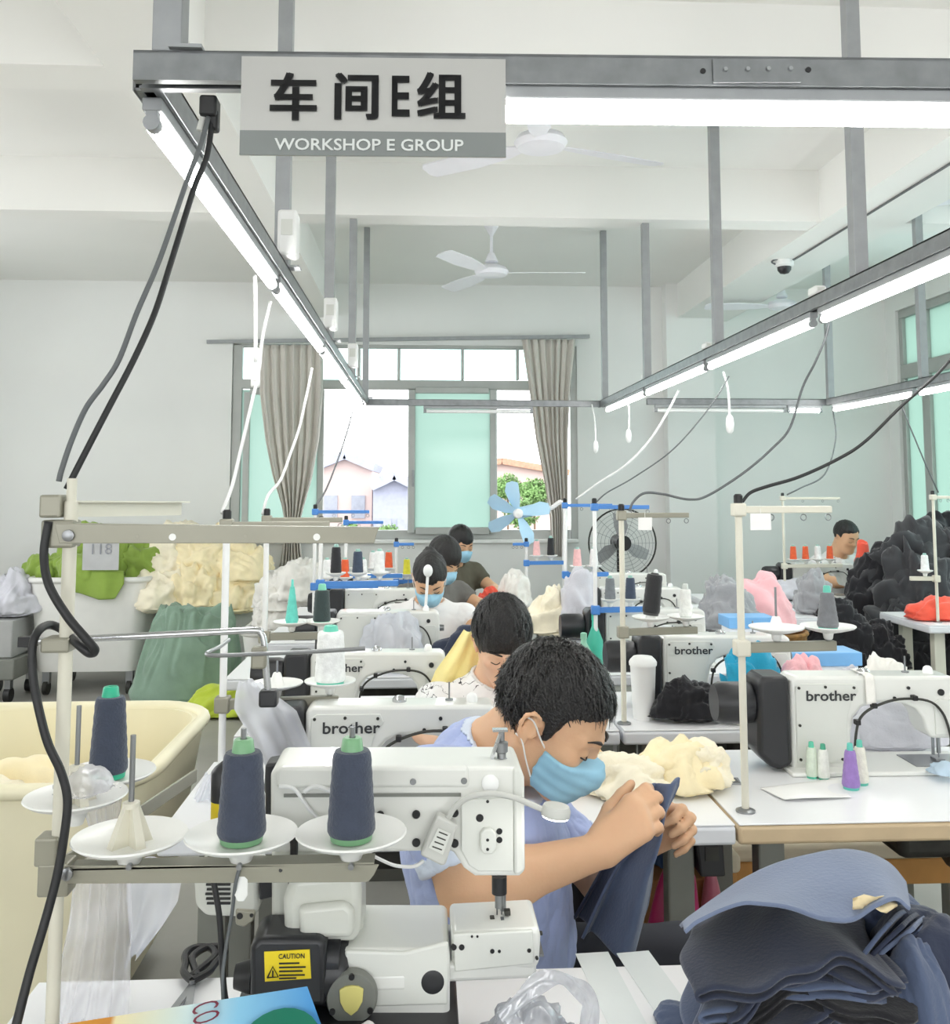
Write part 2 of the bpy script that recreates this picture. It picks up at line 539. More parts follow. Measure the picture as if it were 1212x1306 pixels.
# wall behind with two big unseen openings added to let daylight in
mb = MB()
mb.box2((X0, Y0 - .2, 0), (X1, Y0, 1.0)); mb.box2((X0, Y0 - .2, 2.8), (X1, Y0, ZC))
for a, b in ((X0, -3.6), (-.4, .4), (3.5, X1)): mb.box2((a, Y0 - .2, 1.0), (b, Y0, 2.8))
struct(mb.build('wall_front', M_WALL, world=True, smooth=None), 'white wall with two added daylight openings across the workshop', 'wall')
# pier on the end wall
a = P(850, 500, Y1 - .1); b = P(910, 500, Y1 - .1)
struct(MB().box2((a[0], Y1 - .14, 0), (b[0], Y1, ZC)).build('trim_1', M_WALL, world=True, smooth=None), 'shallow white pier on the end wall', 'pillar')

# girders
GB = 2.95
g = MB().box2((2.2, Y0, GB), (2.68, Y1, ZC)); struct(g.build('girder', M_CEIL, world=True, smooth=None), 'wide white ceiling girder carrying the dome camera', 'beam')
g = MB().box2((-1.12, Y0, GB), (-.78, Y1, ZC)); struct(g.build('girder', M_CEIL, world=True, smooth=None), 'white ceiling girder running above the hanging sign corner', 'beam')
for k, (ya, yb, lb) in enumerate(((3.29, 3.5, 'white cross girder just behind the hanging sign'), (5.08, 5.26, 'white cross girder just before the far ceiling fan'))):
    g = MB()
    for xa, xb in ((X0, -1.12), (-.78, 2.2), (2.68, X1)): g.box2((xa, ya, GB + .005), (xb, yb, ZC))
    struct(g.build('girder', M_CEIL, world=True, smooth=None), lb, 'beam')

# ---------------------------------------------------------------- end window
win = thing('window_1', ((wx0 + wx1) / 2, Y1 + .06, wz0), 'wide aluminium window with mint green panes and open casements', 'window', kind='structure')
yw = Y1 + .05
def fbar(p, a, b, w, nm='frame_bar', y=yw, d=.06, par=win):
    """frame bar between photo pixels a and b, w pixels wide"""
    A = P(*a, y); B = P(*b, y); s = w * y / F_PX
    if abs(a[0] - b[0]) < abs(a[1] - b[1]):
        x = (A[0] + B[0]) / 2
        return MB().box2((x - s / 2, y - d / 2, min(A[2], B[2])), (x + s / 2, y + d / 2, max(A[2], B[2]))).build(nm, M_FRAME, par, world=True, smooth=None, bevel=.006)
    z = (A[2] + B[2]) / 2
    return MB().box2((min(A[0], B[0]), y - d / 2, z - s / 2), (max(A[0], B[0]), y + d / 2, z + s / 2)).build(nm, M_FRAME, par, world=True, smooth=None, bevel=.006)
fbar(0, (302, 440), (302, 688), 12); fbar(0, (733, 440), (733, 688), 12)
fbar(0, (308, 441), (727, 441), 8); fbar(0, (308, 682), (727, 682), 12); fbar(0, (308, 491), (727, 491), 12)
for x in (409, 525, 630): fbar(0, (x, 497), (x, 676), 8)
for x in (358, 458, 509, 590, 660): fbar(0, (x, 445), (x, 485), 4)
def pane(x0, x1, y0, y1, m, par=win, y=yw, nm='pane'):
    A = P(x0, y0, y); B = P(x1, y1, y)
    return MB().box2((A[0], y - .004, B[2]), (B[0], y + .004, A[2])).build(nm, m, par, world=True, smooth=None)
for xa, xb in ((308, 356), (360, 456), (460, 507), (511, 588), (592, 658), (662, 727)): pane(xa, xb, 445, 485, M_CLEAR)
pane(308, 405, 497, 676, M_MINT); pane(530, 626, 497, 676, M_MINT)
# opened casement sash in front of the mint pane
for q in (fbar(0, (314, 500), (314, 674), 8, 'sash_stile', yw - .05, .035), fbar(0, (319, 500), (400, 500), 7, 'sash_rail', yw - .05, .035),
          fbar(0, (525, 497), (525, 680), 9, 'sash_stile', yw - .07, .035), fbar(0, (629, 497), (629, 680), 8, 'sash_stile', yw - .07, .035),
          fbar(0, (530, 498), (624, 498), 8, 'sash_rail', yw - .07, .035), fbar(0, (530, 677), (624, 677), 9, 'sash_rail', yw - .07, .035)): pass
h = MB(); A = P(527, 610, yw - .1); h.box(A, (.02, .03, .14)); h.build('handle', M_GALVP, win, world=True, bevel=.004)
A = P(297, 689, Y1 - .03); B = P(738, 689, Y1 - .03)
struct(MB().box2((A[0], Y1 - .06, A[2] - .03), (B[0], Y1 + .03, A[2])).build('trim_2', M_WALL, world=True, bevel=.005), 'white sill ledge under the wide window', 'sill')

# ---------------------------------------------------------------- side window near the corner
win2 = thing('window_2', (X1 + .06, (ry0 + ry1) / 2, rz0), 'tall side window of green and clear glass beside the black garment heap', 'window', kind='structure')
xw = X1 + .06
def sbar(y0, y1, z0, z1, nm='frame_bar'):
    return MB().box2((xw - .035, y0, z0), (xw + .035, y1, z1)).build(nm, M_FRAME, win2, world=True, smooth=None, bevel=.006)
sbar(ry0, ry1, rz1 - .07, rz1); sbar(ry0, ry1, rz0, rz0 + .07); sbar(ry0, ry1, 2.42, 2.54)
ys = [8.02, 7.62, 6.7, 5.6, 4.4, 3.2]
for y in ys: sbar(max(ry0, y - .06), min(ry1, y + .06), rz0 + .07, 2.42); sbar(max(ry0, y - .06), min(ry1, y + .06), 2.54, rz1 - .07)
for ya, yb in zip(ys[1:], ys[:-1]):  # panes out of view are clear, to bring in more neutral daylight
    MB().box2((xw - .004, ya + .06, 2.54), (xw + .004, yb - .06, rz1 - .07)).build('pane', M_CLEAR if ya < 6.5 else M_GREENPANE, win2, world=True, smooth=None)
    MB().box2((xw - .004, ya + .06, rz0 + .07), (xw + .004, yb - .06, 2.42)).build('pane', M_CLEAR if ya < 6.5 else M_GREENPANE, win2, world=True, smooth=None)

# ---------------------------------------------------------------- curtains and rail
A = P(264, 436, Y1 - .09); B = P(752, 429, Y1 - .09)
rail = MB().bar(A, B, .03, .03); rail.build('rail', M_GALVP, None, world=True)
tag(bpy.data.objects['rail'], 'thin curtain rail along the top of the wide window', 'curtain rail'); bpy.data.objects['rail'].name = 'curtain_rail'
def curtain(name, stations, label, pleats, amp, yb):
    """stations: (py, x_left, x_right) in the photo, hung at distance yb"""
    nu, nv = 97, 40
    py = np.array([s[0] for s in stations], float); xl = np.array([s[1] for s in stations], float); xr = np.array([s[2] for s in stations], float)
    G = np.zeros((nu, nv, 3))
    for j in range(nv):
        y = py[0] + (py[-1] - py[0]) * j / (nv - 1); l = np.interp(y, py, xl); r = np.interp(y, py, xr)
        wrel = (r - l) / (xr[0] - xl[0])
        for i in range(nu):
            u = i / (nu - 1); uu = u + .012 * math.sin(9 * u + 3 * j / nv)
            p = P(l + (r - l) * u, y, yb)
            ph = 2 * math.pi * pleats * uu
            p[1] += amp * (math.sin(ph) + .35 * math.sin(2.3 * ph + 1 + 1.2 * j / nv)) * (.55 + .45 * min(1, 1.2 - wrel))
            G[i, j] = p
    o = MB().grid(G).build(name, M_CURT, None, world=True, smooth=180, solid=.004)
    return tag(o, label, 'curtain')
curtain('curtain', [(440, 330, 412), (500, 331, 412), (560, 338, 407), (610, 348, 398), (645, 359, 388), (668, 363, 382), (700, 360, 384), (724, 356, 388)], 'grey pleated curtain gathered to a waist at its middle', 7, .035, Y1 - .1)
curtain('curtain', [(433, 666, 734), (500, 676, 727), (560, 684, 724), (620, 696, 724), (660, 702, 724), (710, 704, 722)], 'grey pleated curtain drawn aside near the industrial fan', 7, .03, Y1 - .1)

# ---------------------------------------------------------------- outdoors
M_PINK = mat('pink_render', (204, 184, 178), 0.9, var=0.03, scale=.6)
M_PALEB = mat('pale_blue_render', (164, 168, 186), 0.9, var=0.04)
M_SLATE = mat('slate_roof', (168, 173, 190), 0.8, var=0.1)
M_TERRA = mat('terracotta_roof', (190, 148, 124), 0.8, var=0.12)
struct(MB().box2((-60, 9, -3.4), (60, 120, -3.2)).build('ground', mat('outdoor_ground', (120, 118, 112), .9), world=True), 'pale yard ground beyond the window', 'ground')
YB = 34.0
def house(pxa, pxb, pyroof, pyeave, pybot, Yd, mw, mr, label, depth=6):
    a = P(pxa, pyeave, Yd); b = P(pxb, pybot, Yd); t = P((pxa + pxb) / 2, pyroof, Yd)
    z0 = -3.2
    h = thing('house', ((a[0] + b[0]) / 2, Yd + depth / 2, z0), label, 'building')
    MB().prism([(a[0], z0), (b[0], z0), (b[0], a[2]), ((a[0] + b[0]) / 2, t[2]), (a[0], a[2])], (0, Yd + depth / 2, 0), (1, 0, 0), (0, 0, 1), (0, 1, 0), depth).build('wall', mw, h, world=True, smooth=None)
    r = MB(); xm = (a[0] + b[0]) / 2; w = (b[0] - a[0]) / 2 * 1.08
    for s in (-1, 1):
        r.bar((xm, Yd + depth / 2, t[2]), (xm + s * w, Yd + depth / 2, a[2] - .1), depth * 1.1, .3)
    r.build('roof', mr, h, world=True, smooth=None)
    nw = max(2, int((pxb - pxa) / 24))
    for i in range(nw):
        x = a[0] + (b[0] - a[0]) * (i + .5) / nw
        for zz in (a[2] - 1.5, a[2] - 3.6):
            if zz > z0 + 1: MB().box2((x - .24, Yd - .06, zz - .4), (x + .24, Yd + .02, zz + .4)).build('window', mat('far_window', (160, 164, 174), .9), h, world=True, smooth=None)
    return h
house(405, 474, 580, 592, 700, 34, M_PINK, M_SLATE, 'pale pink house with a slate gable behind the open casement')
house(476, 530, 606, 616, 700, 30, M_PALEB, M_SLATE, 'pale blue house with low roof beside the pink house')
house(560, 720, 588, 600, 700, 46, M_PINK, M_TERRA, 'low house with terracotta roof behind the garden trees')
M_LEAF = mat('tree_leaf', (120, 158, 92), 0.7, var=0.3, scale=1.5)
M_BARK = mat('bark', (110, 92, 74), .9)
def tree(px, py, rpx, Yd, label, seed):
    rng = np.random.RandomState(seed); c = P(px, py, Yd); r = rpx * Yd / F_PX
    t = thing('tree', (c[0], c[1], -3.2), label, 'tree')
    n = 1500; d = rng.normal(size=(n, 3)); d /= np.linalg.norm(d, axis=1, keepdims=True)
    pos = c + d * r * (rng.rand(n, 1) ** .33) * (1 + .25 * noise3(d * 2.2, seed)[:, None]) * np.array([1, .8, .85])
    q = rng.normal(size=(n, 3)); q /= np.linalg.norm(q, axis=1, keepdims=True); w = np.cross(q, d); w /= np.linalg.norm(w, axis=1, keepdims=True) + 1e-9
    s = r * .11
    V = np.stack([pos - q * s, pos + w * s * .6, pos + q * s, pos - w * s * .6], 1).reshape(-1, 3)
    o = link_mesh('foliage', V, np.arange(4 * n).reshape(-1, 4), M_LEAF, t, world=True); o['kind'] = 'stuff'
    MB().cyl((c[0], c[1], -3.2), (c[0], c[1], c[2]), r * .1, r * .05).build('trunk', M_BARK, t, world=True)
for i, (px, py, rp, Yd, lb) in enumerate(((648, 622, 20, 17, 'bushy green tree seen past the open casement edge'), (682, 628, 22, 16, 'bushy green tree partly behind the drawn curtain'),
                                          (664, 655, 22, 14, 'low green shrub tree above the sill behind the blue fan'), (446, 678, 14, 13, 'pale green shrub tree under the pink house'), (495, 682, 16, 13, 'pale green shrub tree under the blue house'))):
    tree(px, py, rp, Yd, lb, i + 3)

# ================================================================== hanging lamp racks
M_TUBE = mat('lit_tube', (255, 255, 255), .4, emit=TUBE_POWER)
M_WPL = mat('white_plastic', (236, 237, 236), .4, var=.02)
M_BLK = mat('black_plastic', (22, 22, 24), .45, var=.1)
M_WCAB = mat('white_cable', (226, 227, 226), .5)
M_BCAB = mat('black_cable', (28, 29, 31), .5)
M_GCAB = mat('grey_cable', (96, 100, 102), .5)

ZB = P(250, 91, 1.3)[2]           # rack height
FL = P(176, 91, 1.3); FR = Pz(1212, 101, ZB)
BLx, BRx, YE = -0.40, 1.235, 6.45
dxy = (FR - FL) / (FR[0] - FL[0]); FC = FL + dxy * (BRx - FL[0])   # front right corner
BW = .042
def channel(p0, p1, name, par, w=BW, h=BW):
    """folded steel channel, open below"""
    p0 = np.asarray(p0, float); p1 = np.asarray(p1, float); t = .004
    d = (p1 - p0) / np.linalg.norm(p1 - p0); sd = np.cross(d, (0, 0, 1)); up = np.array([0, 0, 1.0])
    m = MB()
    m.bar(p0 + up * (h / 2 - t / 2), p1 + up * (h / 2 - t / 2), w, t)
    for s in (-1, 1):
        m.bar(p0 + sd * s * (w / 2 - t / 2), p1 + sd * s * (w / 2 - t / 2), t, h)
        m.bar(p0 + sd * s * (w / 2 - .008) - up * (h / 2 - t / 2), p1 + sd * s * (w / 2 - .008) - up * (h / 2 - t / 2), .012, t)
    return m.build(name, M_GALV, par, world=True, smooth=None)

rack = thing('lamp_rack', (BLx, 1.3, ZB), 'galvanised steel lamp rack hung from the ceiling over the sewing rows', 'lamp rack')
channel(FL, FC, 'beam', rack)
channel((BLx + .01, FL[1] + .02, ZB), (BLx + .01, YE, ZB), 'beam', rack)
channel((BRx, FC[1] + .02, ZB), (BRx, YE + .1, ZB), 'beam', rack)
channel((BLx + .01, YE, ZB), (BRx, YE + .05, ZB), 'beam', rack)
for k, y in enumerate((1.3, 2.6, 3.9, 5.17, 6.4)):
    zt = GB + .005 if 5.08 < y < 5.26 else ZC - .002
    x = -.355 if k == 0 else BLx + .01
    MB().box2((x - .02, y - .02, ZB + .02), (x + .02, y + .02, zt)).build('post', M_GALVP, rack, world=True, smooth=None, bevel=.002)
    MB().box2((x + .005, y - .03, ZB + .021), (x + .05, y + .02, ZB + .026)).build('foot_bracket', M_GALVP, rack, world=True, smooth=None)
    x = BRx
    y = y if k else FC[1]
    MB().box2((x - .02, y - .02, ZB + .02), (x + .02, y + .02, zt)).build('post', M_GALVP, rack, world=True, smooth=None, bevel=.002)
# splice plate with bolt heads and two holes on the front beam
fd = (FC - FL) / np.linalg.norm(FC - FL); fo = np.array([fd[1], -fd[0], 0])
def on_front(px, py, off=0.0):
    q = Pz(px, 100, ZB); t = (q - FL) @ fd; z = P(px, py, 1.28)[2]
    b = FL + fd * t + fo * (BW / 2 + off); return np.array([b[0], b[1], z])
A, B = on_front(902, 101, .003), on_front(1012, 102, .003)
MB().bar((A + B) / 2 * 0 + A, B, .003, .034).build('splice_plate', M_GALV, rack, world=True, smooth=None)
for px in (917, 945, 971, 999):
    c = on_front(px, 100, .004); MB().cyl(c, c + fo * .004, .004, .003, 8).build('bolt', M_GALVP, rack, world=True)
for px in (890, 1023):
    c = on_front(px, 100, .0005); MB().cyl(c, c + fo * .001, .004, n=12).build('hole', M_BLK, rack, world=True)

LAMP = 'tube lamps on the main rack'
def tube_lamp(p0, p1, label, group, lit=True, zoff=-.058, r=.0125):
    """slim batten lamp under a beam: housing, tube, two end caps"""
    p0 = np.asarray(p0, float).copy(); p1 = np.asarray(p1, float).copy(); c = (p0 + p1) / 2
    t = thing('tube_lamp', (c[0], c[1], c[2]), label, 'lamp', group)
    dn = np.array([0, 0, 1.0])
    MB().bar(p0 + dn * -.031, p1 + dn * -.031, .028, .02)  .build('housing', M_GALVP, t, world=True, smooth=None, bevel=.003)
    a = p0 + dn * zoff; b = p1 + dn * zoff; d = (b - a) / np.linalg.norm(b - a)
    MB().cyl(a + d * .02, b - d * .02, r, n=14).build('tube', M_TUBE if lit else M_WPL, t, world=True, smooth=60)
    for q, s in ((a, 1), (b, -1)):
        e = MB().cyl(q, q + d * s * .02, r * .95, n=12); e.box(q + d * s * .01 + dn * .012, (.016, .016, .03)); e.build('end_cap', M_GALVP, t, world=True)
    return t
L1 = 'slim lit tube lamp under the side beam beside the sign'
for ya, yb in ((1.34, 2.45), (2.49, 3.60), (3.64, 4.75), (4.79, 5.90)):
    tube_lamp((BLx + .01, ya, ZB), (BLx + .01, yb, ZB), 'slim lit tube lamp on the beam that starts at the sign corner', 'tube lamps on the sign side beam')
for ya, yb in ((1.75, 2.86), (2.92, 4.03), (4.07, 5.18), (5.22, 6.33)):
    tube_lamp((BRx, ya, ZB), (BRx, yb, ZB), 'slim lit tube lamp on the beam nearer the dome camera', 'tube lamps on the camera side beam')
q = on_front(560, 100, -BW / 2); q[2] = ZB; e = FC.copy() - fd * .03; m0 = q * .5 + e * .5
tube_lamp(on_front(600, 100, -BW / 2) * np.array([1, 1, 0]) + np.array([0, 0, ZB]), e, 'long lit tube lamp under the front beam behind the sign', None)
q = on_front(214, 100, -BW / 2); q[2] = ZB; e = on_front(262, 100, -BW / 2); e[2] = ZB
tube_lamp((.0, YE + .02, ZB), (.75, YE + .03, ZB), 'unlit tube lamp on the far cross beam before the window', None, lit=False)

# second rack nearer the side window
rack2 = thing('lamp_rack', (2.74, 6.3, ZB), 'galvanised lamp rack hung near the side window', 'lamp rack')
channel((1.5, 6.3, ZB), (2.76, 6.3, ZB), 'beam', rack2); channel((2.74, 1.6, ZB), (2.74, 6.28, ZB), 'beam', rack2)
for y in (6.25, 5.05, 3.6): MB().box2((2.72, y - .02, ZB + .02), (2.76, y + .02, ZC - .002)).build('post', M_GALVP, rack2, world=True, smooth=None)
for ya, yb in ((1.7, 2.8), (2.85, 3.95), (4.0, 5.1), (5.15, 6.2)):
    tube_lamp((2.74, ya, ZB), (2.74, yb, ZB), 'slim lit tube lamp on the rack near the side window', 'tube lamps near the side window')
tube_lamp((1.55, 6.3, ZB), (2.45, 6.3, ZB), 'unlit tube lamp on the short cross beam near the side window', None, lit=False)
tube_lamp((2.46, 6.3, ZB), (2.7, 6.3, ZB), 'short lit tube lamp at the cross beam corner', None)
# unseen racks added behind the camera as ambient light for the room
for i, (x, lb) in enumerate(((-2.6, 'aisle'), (-.9, 'bins'), (.8, 'next row'))):
    rk = thing('lamp_rack', (x, -1.2, ZB), 'added unseen lamp rack over the %s further back' % lb, 'lamp rack')
    channel((x, -2.8, ZB), (x, .2, ZB), 'beam', rk)
    for y in (-2.7, .1): MB().box2((x - .02, y - .02, ZB + .02), (x + .02, y + .02, ZC)).build('post', M_GALVP, rk, world=True, smooth=None)
    for ya, yb in ((-2.75, -1.6), (-1.5, -.35)):
        tube_lamp((x, ya, ZB), (x, yb, ZB), 'slim lit tube lamp on the added unseen rack over the %s further back' % lb, 'added tube lamps over the %s' % lb)
rk = thing('lamp_rack', (-3.2, 3.2, ZB + .6), 'added unseen lamp rack over the fabric bins', 'lamp rack')  # rack added out of view to brighten the bins and nearby wall
channel((-3.2, 1.0, ZB + .6), (-3.2, 4.6, ZB + .6), 'beam', rk)
for y in (1.2, 4.4): MB().box2((-3.22, y - .02, ZB + .62), (-3.18, y + .02, ZC)).build('post', M_GALVP, rk, world=True, smooth=None)
for ya, yb in ((1.05, 2.2), (2.25, 3.4), (3.45, 4.55)):
    tube_lamp((-3.2, ya, ZB + .6), (-3.2, yb, ZB + .6), 'slim lit tube lamp on the added unseen rack over the fabric bins', 'added tube lamps over the fabric bins')

# ---------------------------------------------------------------- the sign
M_SIGN = mat('brushed_sign_plate', (190, 190, 187), .34, metal=.35, var=.04, scale=3)
M_SIGNB = mat('grey_sign_band', (128, 133, 132), .4, metal=.1, var=.03)
M_INK = mat('black_lettering', (26, 26, 28), .5)
M_LITE = mat('pale_lettering', (222, 226, 224), .5)
q = on_front(318, 100, .004); e = on_front(643, 100, .004)
zt, zm, zb = P(480, 76, 1.27)[2], P(480, 170, 1.27)[2], P(480, 201, 1.27)[2]
sign = thing('sign', ((q[0] + e[0]) / 2, (q[1] + e[1]) / 2, zb), 'grey metal sign in black Chinese characters reading workshop E group', 'sign')
sl = np.array([0, 0, 1.0])
def plate(za, zc, m, nm, th=.003, off=0.0):
    c0 = np.array([q[0], q[1], (za + zc) / 2]) + fo * off; c1 = np.array([e[0], e[1], (za + zc) / 2]) + fo * off
    return MB().bar(c0, c1, th, zc - za).build(nm, m, sign, world=True, smooth=None)
plate(zb, zt, M_SIGN, 'plate'); plate(zb, zm, M_SIGNB, 'band', .001, .0022)
sc = 1.27 / F_PX
def sign_text(nm, body, px, py, h, m, bold, sx, heavy=0.0):
    b = on_front(px, 100, .008); b[2] = P(px, py, 1.272)[2]
    M = facing(b - np.array(sign.location), fd, (0, 0, 1))
    return text_part(nm, body, h, m, sign, M, bold, .0004, sx, heavy)
sign_text('lettering', '车', 352, 149, .069, M_INK, .0006, .98, .0016)
sign_text('lettering', '间', 429, 149, .069, M_INK, .0006, .98, .0016)
sign_text('lettering', 'E', 500, 151, .080, M_INK, .0008, .70, .0008)
sign_text('lettering', '组', 533, 150, .069, M_INK, .0006, .98, .0016)
sign_text('lettering', 'WORKSHOP E GROUP', 361, 193, .0226, M_LITE, .0003, 1.12)

# ================================================================== tables, machines, thread stands
M_TOP = mat('white_laminate', (238, 239, 241), .3, var=.015, scale=3)
M_EDGEW = mat('white_edge_band', (226, 229, 234), .4, var=.02)
M_EDGEB = mat('beige_wood_edge', (206, 184, 150), .55, var=.06, scale=12)
M_LEGG = mat('grey_green_steel', (128, 130, 124), .5, metal=.2, var=.05)
M_LEGC = mat('cream_steel', (214, 214, 200), .45, var=.03)
M_MACH = mat('white_enamel', (226, 227, 222), .28, var=.02, scale=4, coat=.3)
M_MACH2 = mat('ivory_enamel', (206, 208, 200), .32, var=.03, scale=4, coat=.2)
M_PANEL = mat('pale_panel', (218, 220, 214), .35, var=.02)
M_DARK = mat('dark_motor_shell', (38, 39, 42), .38, var=.1)
M_CHROME = mat('chrome', (196, 198, 200), .22, metal=.95, var=.05)
M_STEEL = mat('brushed_steel', (150, 152, 154), .35, metal=.9, var=.08)
M_OIL = mat('oily_dark_metal', (58, 58, 54), .5, metal=.3, var=.2, scale=20)
M_STAND = mat('cream_stand_paint', (216, 213, 198), .42, var=.03)
M_STANDG = mat('grey_stand_paint', (150, 148, 134), .4, metal=.25, var=.05)
M_BLUE = mat('blue_plastic', (70, 132, 206), .4, var=.04)
M_BLUEL = mat('light_blue_plastic', (120, 178, 230), .4, var=.04)
M_DISH = mat('white_dish_plastic', (236, 237, 234), .3, var=.02)
M_TEAL = mat('teal_plastic', (72, 190, 164), .4, var=.04)
M_WOODO = mat('orange_wood', (204, 150, 84), .5, var=.14, scale=6)
M_CUSH = mat('cream_cushion', (226, 216, 192), .8, var=.05, bump=.1)
M_LOGO = mat('dark_grey_logo', (52, 54, 56), .5)
ZT = .76

def table(x0, x1, y0, y1, label, edge=None, zt=ZT, under=True, legm=None):
    edge = edge or M_EDGEW; legm = legm or M_LEGG
    t = thing('sewing_table', ((x0 + x1) / 2, (y0 + y1) / 2, 0), label, 'table', 'sewing tables')
    MB().box2((x0 + .002, y0 + .002, zt - .004), (x1 - .002, y1 - .002, zt)).build('table_top', M_TOP, t, world=True, smooth=None, bevel=.002)
    MB().box2((x0, y0, zt - .044), (x1, y1, zt - .0045)).build('edge_band', edge, t, world=True, smooth=30, bevel=.008, bseg=3)
    for x in (x0 + .1, x1 - .1):
        MB().box2((x - .03, y0 + .08, .05), (x + .03, y0 + .13, zt - .045)).build('leg', legm, t, world=True, smooth=None, bevel=.005)
        MB().box2((x - .03, y1 - .13, .05), (x + .03, y1 - .08, zt - .045)).build('leg', legm, t, world=True, smooth=None, bevel=.005)
        MB().box2((x - .03, y0 + .02, 0), (x + .03, y1 - .02, .05)).build('foot_rail', legm, t, world=True, smooth=None, bevel=.008)
    MB().box2((x0 + .13, (y0 + y1) / 2 + .1, .2), (x1 - .13, (y0 + y1) / 2 + .14, .25)).build('stretcher', legm, t, world=True, smooth=None, bevel=.004)
    if under:
        xm = (x0 + x1) / 2
        MB().box2((xm - .22, y0 + .12, zt - .13), (xm + .28, y1 - .12, zt - .046)).build('oil_pan', M_OIL, t, world=True, smooth=30, bevel=.02)
        MB().cyl((xm + .12, y0 + .2, zt - .24), (xm + .12, y1 - .1, zt - .24), .055, n=16).build('drive_motor', M_OIL, t, world=True)
        MB().box2((x0 + .2, y0 + .1, .1), (x1 - .25, y0 + .35, .12)).build('treadle', M_OIL, t, world=True, smooth=None)
        MB().cyl((xm + .2, y0 + .25, .12), (xm + .16, y0 + .25, zt - .2), .006, n=8).build('pitman_rod', M_STEEL, t, world=True)
    return t

def place(o, loc, rz=0.0):
    o.location = tuple(float(v) for v in loc); o.rotation_euler = (0, 0, rz); return o

def machine(name, label, loc, rz=0.0, s=1.0, logo='brother', motor=True, wheel=True, group='lockstitch machines on the tables', trim=M_PANEL):
    """flat-bed lockstitch machine; local x runs from the motor to the needle, front faces -y"""
    t = thing(name, (0, 0, 0), label, 'sewing machine', group)
    out = [(0, 0), (0, .213), (.012, .225), (.398, .222), (.413, .212), (.418, .092), (.405, .075), (.345, .075), (.332, .095)]
    a = [(.325, .125), (.308, .146), (.28, .158), (.245, .162), (.205, .160), (.175, .150), (.155, .128), (.147, .09), (.143, .04), (.143, 0)]
    D = .088
    MB().prism([(x * s, z * s) for x, z in out + a], (0, 0, 0), (1, 0, 0), (0, 0, 1), (0, 1, 0), D * s).build('body', M_MACH, t, smooth=35, bevel=.009 * s, bseg=3)
    MB().box2((-.015 * s, -.088 * s, .0005), (.45 * s, .088 * s, .012)).build('bed', M_MACH, t, smooth=30, bevel=.004)
    MB().box2((.30 * s, -.05 * s, .012), (.448 * s, .05 * s, .014)).build('needle_plate', M_STEEL, t, smooth=None)
    f = -D * s / 2
    MB().prism([(x * s, z * s) for x, z in ((.012, .02), (.012, .20), (.025, .208), (.16, .207), (.168, .19), (.15, .165), (.138, .13), (.132, .02))], (0, f - .001, 0), (1, 0, 0), (0, 0, 1), (0, 1, 0), .004).build('cover_plate', trim, t, smooth=None, bevel=.0015)
    for x, z in ((.02, .198), (.085, .2), (.155, .198), (.02, .11), (.02, .03), (.122, .03)):
        MB().cyl((x * s, f - .0025, z * s), (x * s, f - .006, z * s), .0035 * s, n=8).build('screw', M_OIL, t)
    for x, z, r in ((.29, .196, .004), (.37, .185, .008), (.385, .12, .005), (.255, .172, .004)):
        MB().cyl((x * s, f + .004, z * s), (x * s, f - .004, z * s), r * s, n=12).build('plug', M_BLK, t)
    th = [(.148, f - .012, .035), (.152, f - .014, .09), (.165, f - .014, .13), (.2, f - .014, .155), (.26, f - .014, .172), (.33, f - .014, .168), (.365, f - .014, .14), (.382, f - .014, .09), (.385, f - .012, .05)]
    MB().tube(spline([(x * s, y, z * s) for x, y, z in th], 5), .0032 * s, 6).build('cable_guide', M_OIL, t)
    for x, z in ((.158, .118), (.2, .157), (.3, .174)):
        MB().box((x * s, f - .009, z * s), (.012 * s, .02, .012 * s)).build('clip', M_BLK, t, bevel=.002)
    MB().prism([(v[0] * s, v[1] * s) for v in ((.352, .085), (.352, .16), (.362, .168), (.396, .168), (.402, .158), (.402, .085))], (0, f - .002, 0), (1, 0, 0), (0, 0, 1), (0, 1, 0), .006).build('face_plate', trim, t, smooth=None, bevel=.002)
    MB().cyl((.382 * s, 0, .08 * s), (.382 * s, 0, .03 * s), .005 * s, n=8).cyl((.382 * s, 0, .03 * s), (.382 * s, 0, .012), .0015 * s, n=6).build('needle_bar', M_STEEL, t)
    MB().cyl((.37 * s, .004, .085 * s), (.37 * s, .004, .025 * s), .004 * s, n=8).box((.377 * s, -.004, .018), (.022 * s, .03 * s, .005)).build('presser_foot', M_STEEL, t)
    MB().cyl((.41 * s, .01, .15 * s), (.434 * s, .01, .15 * s), .014 * s, .012 * s, n=14).build('tension_knob', M_STEEL, t)
    MB().lathe([(.016 * s, 0), (.016 * s, .006), (.011 * s, .012), (.004 * s, .014)], (.2 * s, 0, .223 * s), 14).build('oil_sight', M_CHROME, t)
    MB().cyl((.31 * s, .01, .22 * s), (.31 * s, .01, .262 * s), .0022, n=6).lathe([(.009 * s, 0), (.009 * s, .004)], (.31 * s, .01, .222 * s), 10).build('thread_post', M_STEEL, t)
    MB().lathe([(.012 * s, 0), (.013 * s, .008), (.010 * s, .018), (.005 * s, .022)], (.36 * s, -.005, .22 * s), 14).build('bobbin_winder', M_WPL, t)
    if motor:
        MB().prism([(v[0] * s, v[1] * s) for v in ((-.085, .045), (-.08, .215), (-.065, .226), (-.004, .226), (-.001, .02), (-.03, .006), (-.055, .015))], (0, 0, 0), (1, 0, 0), (0, 0, 1), (0, 1, 0), .11 * s).build('motor_housing', M_DARK, t, smooth=35, bevel=.012 * s, bseg=3)
        if wheel: MB().lathe([(.030 * s, 0), (.046 * s, .004), (.05 * s, .02), (.05 * s, .085), (.044 * s, .1)], (-.08 * s, 0, .155 * s), 24, axis=(-1, 0, 0)).build('hand_wheel', M_DARK, t, smooth=35)
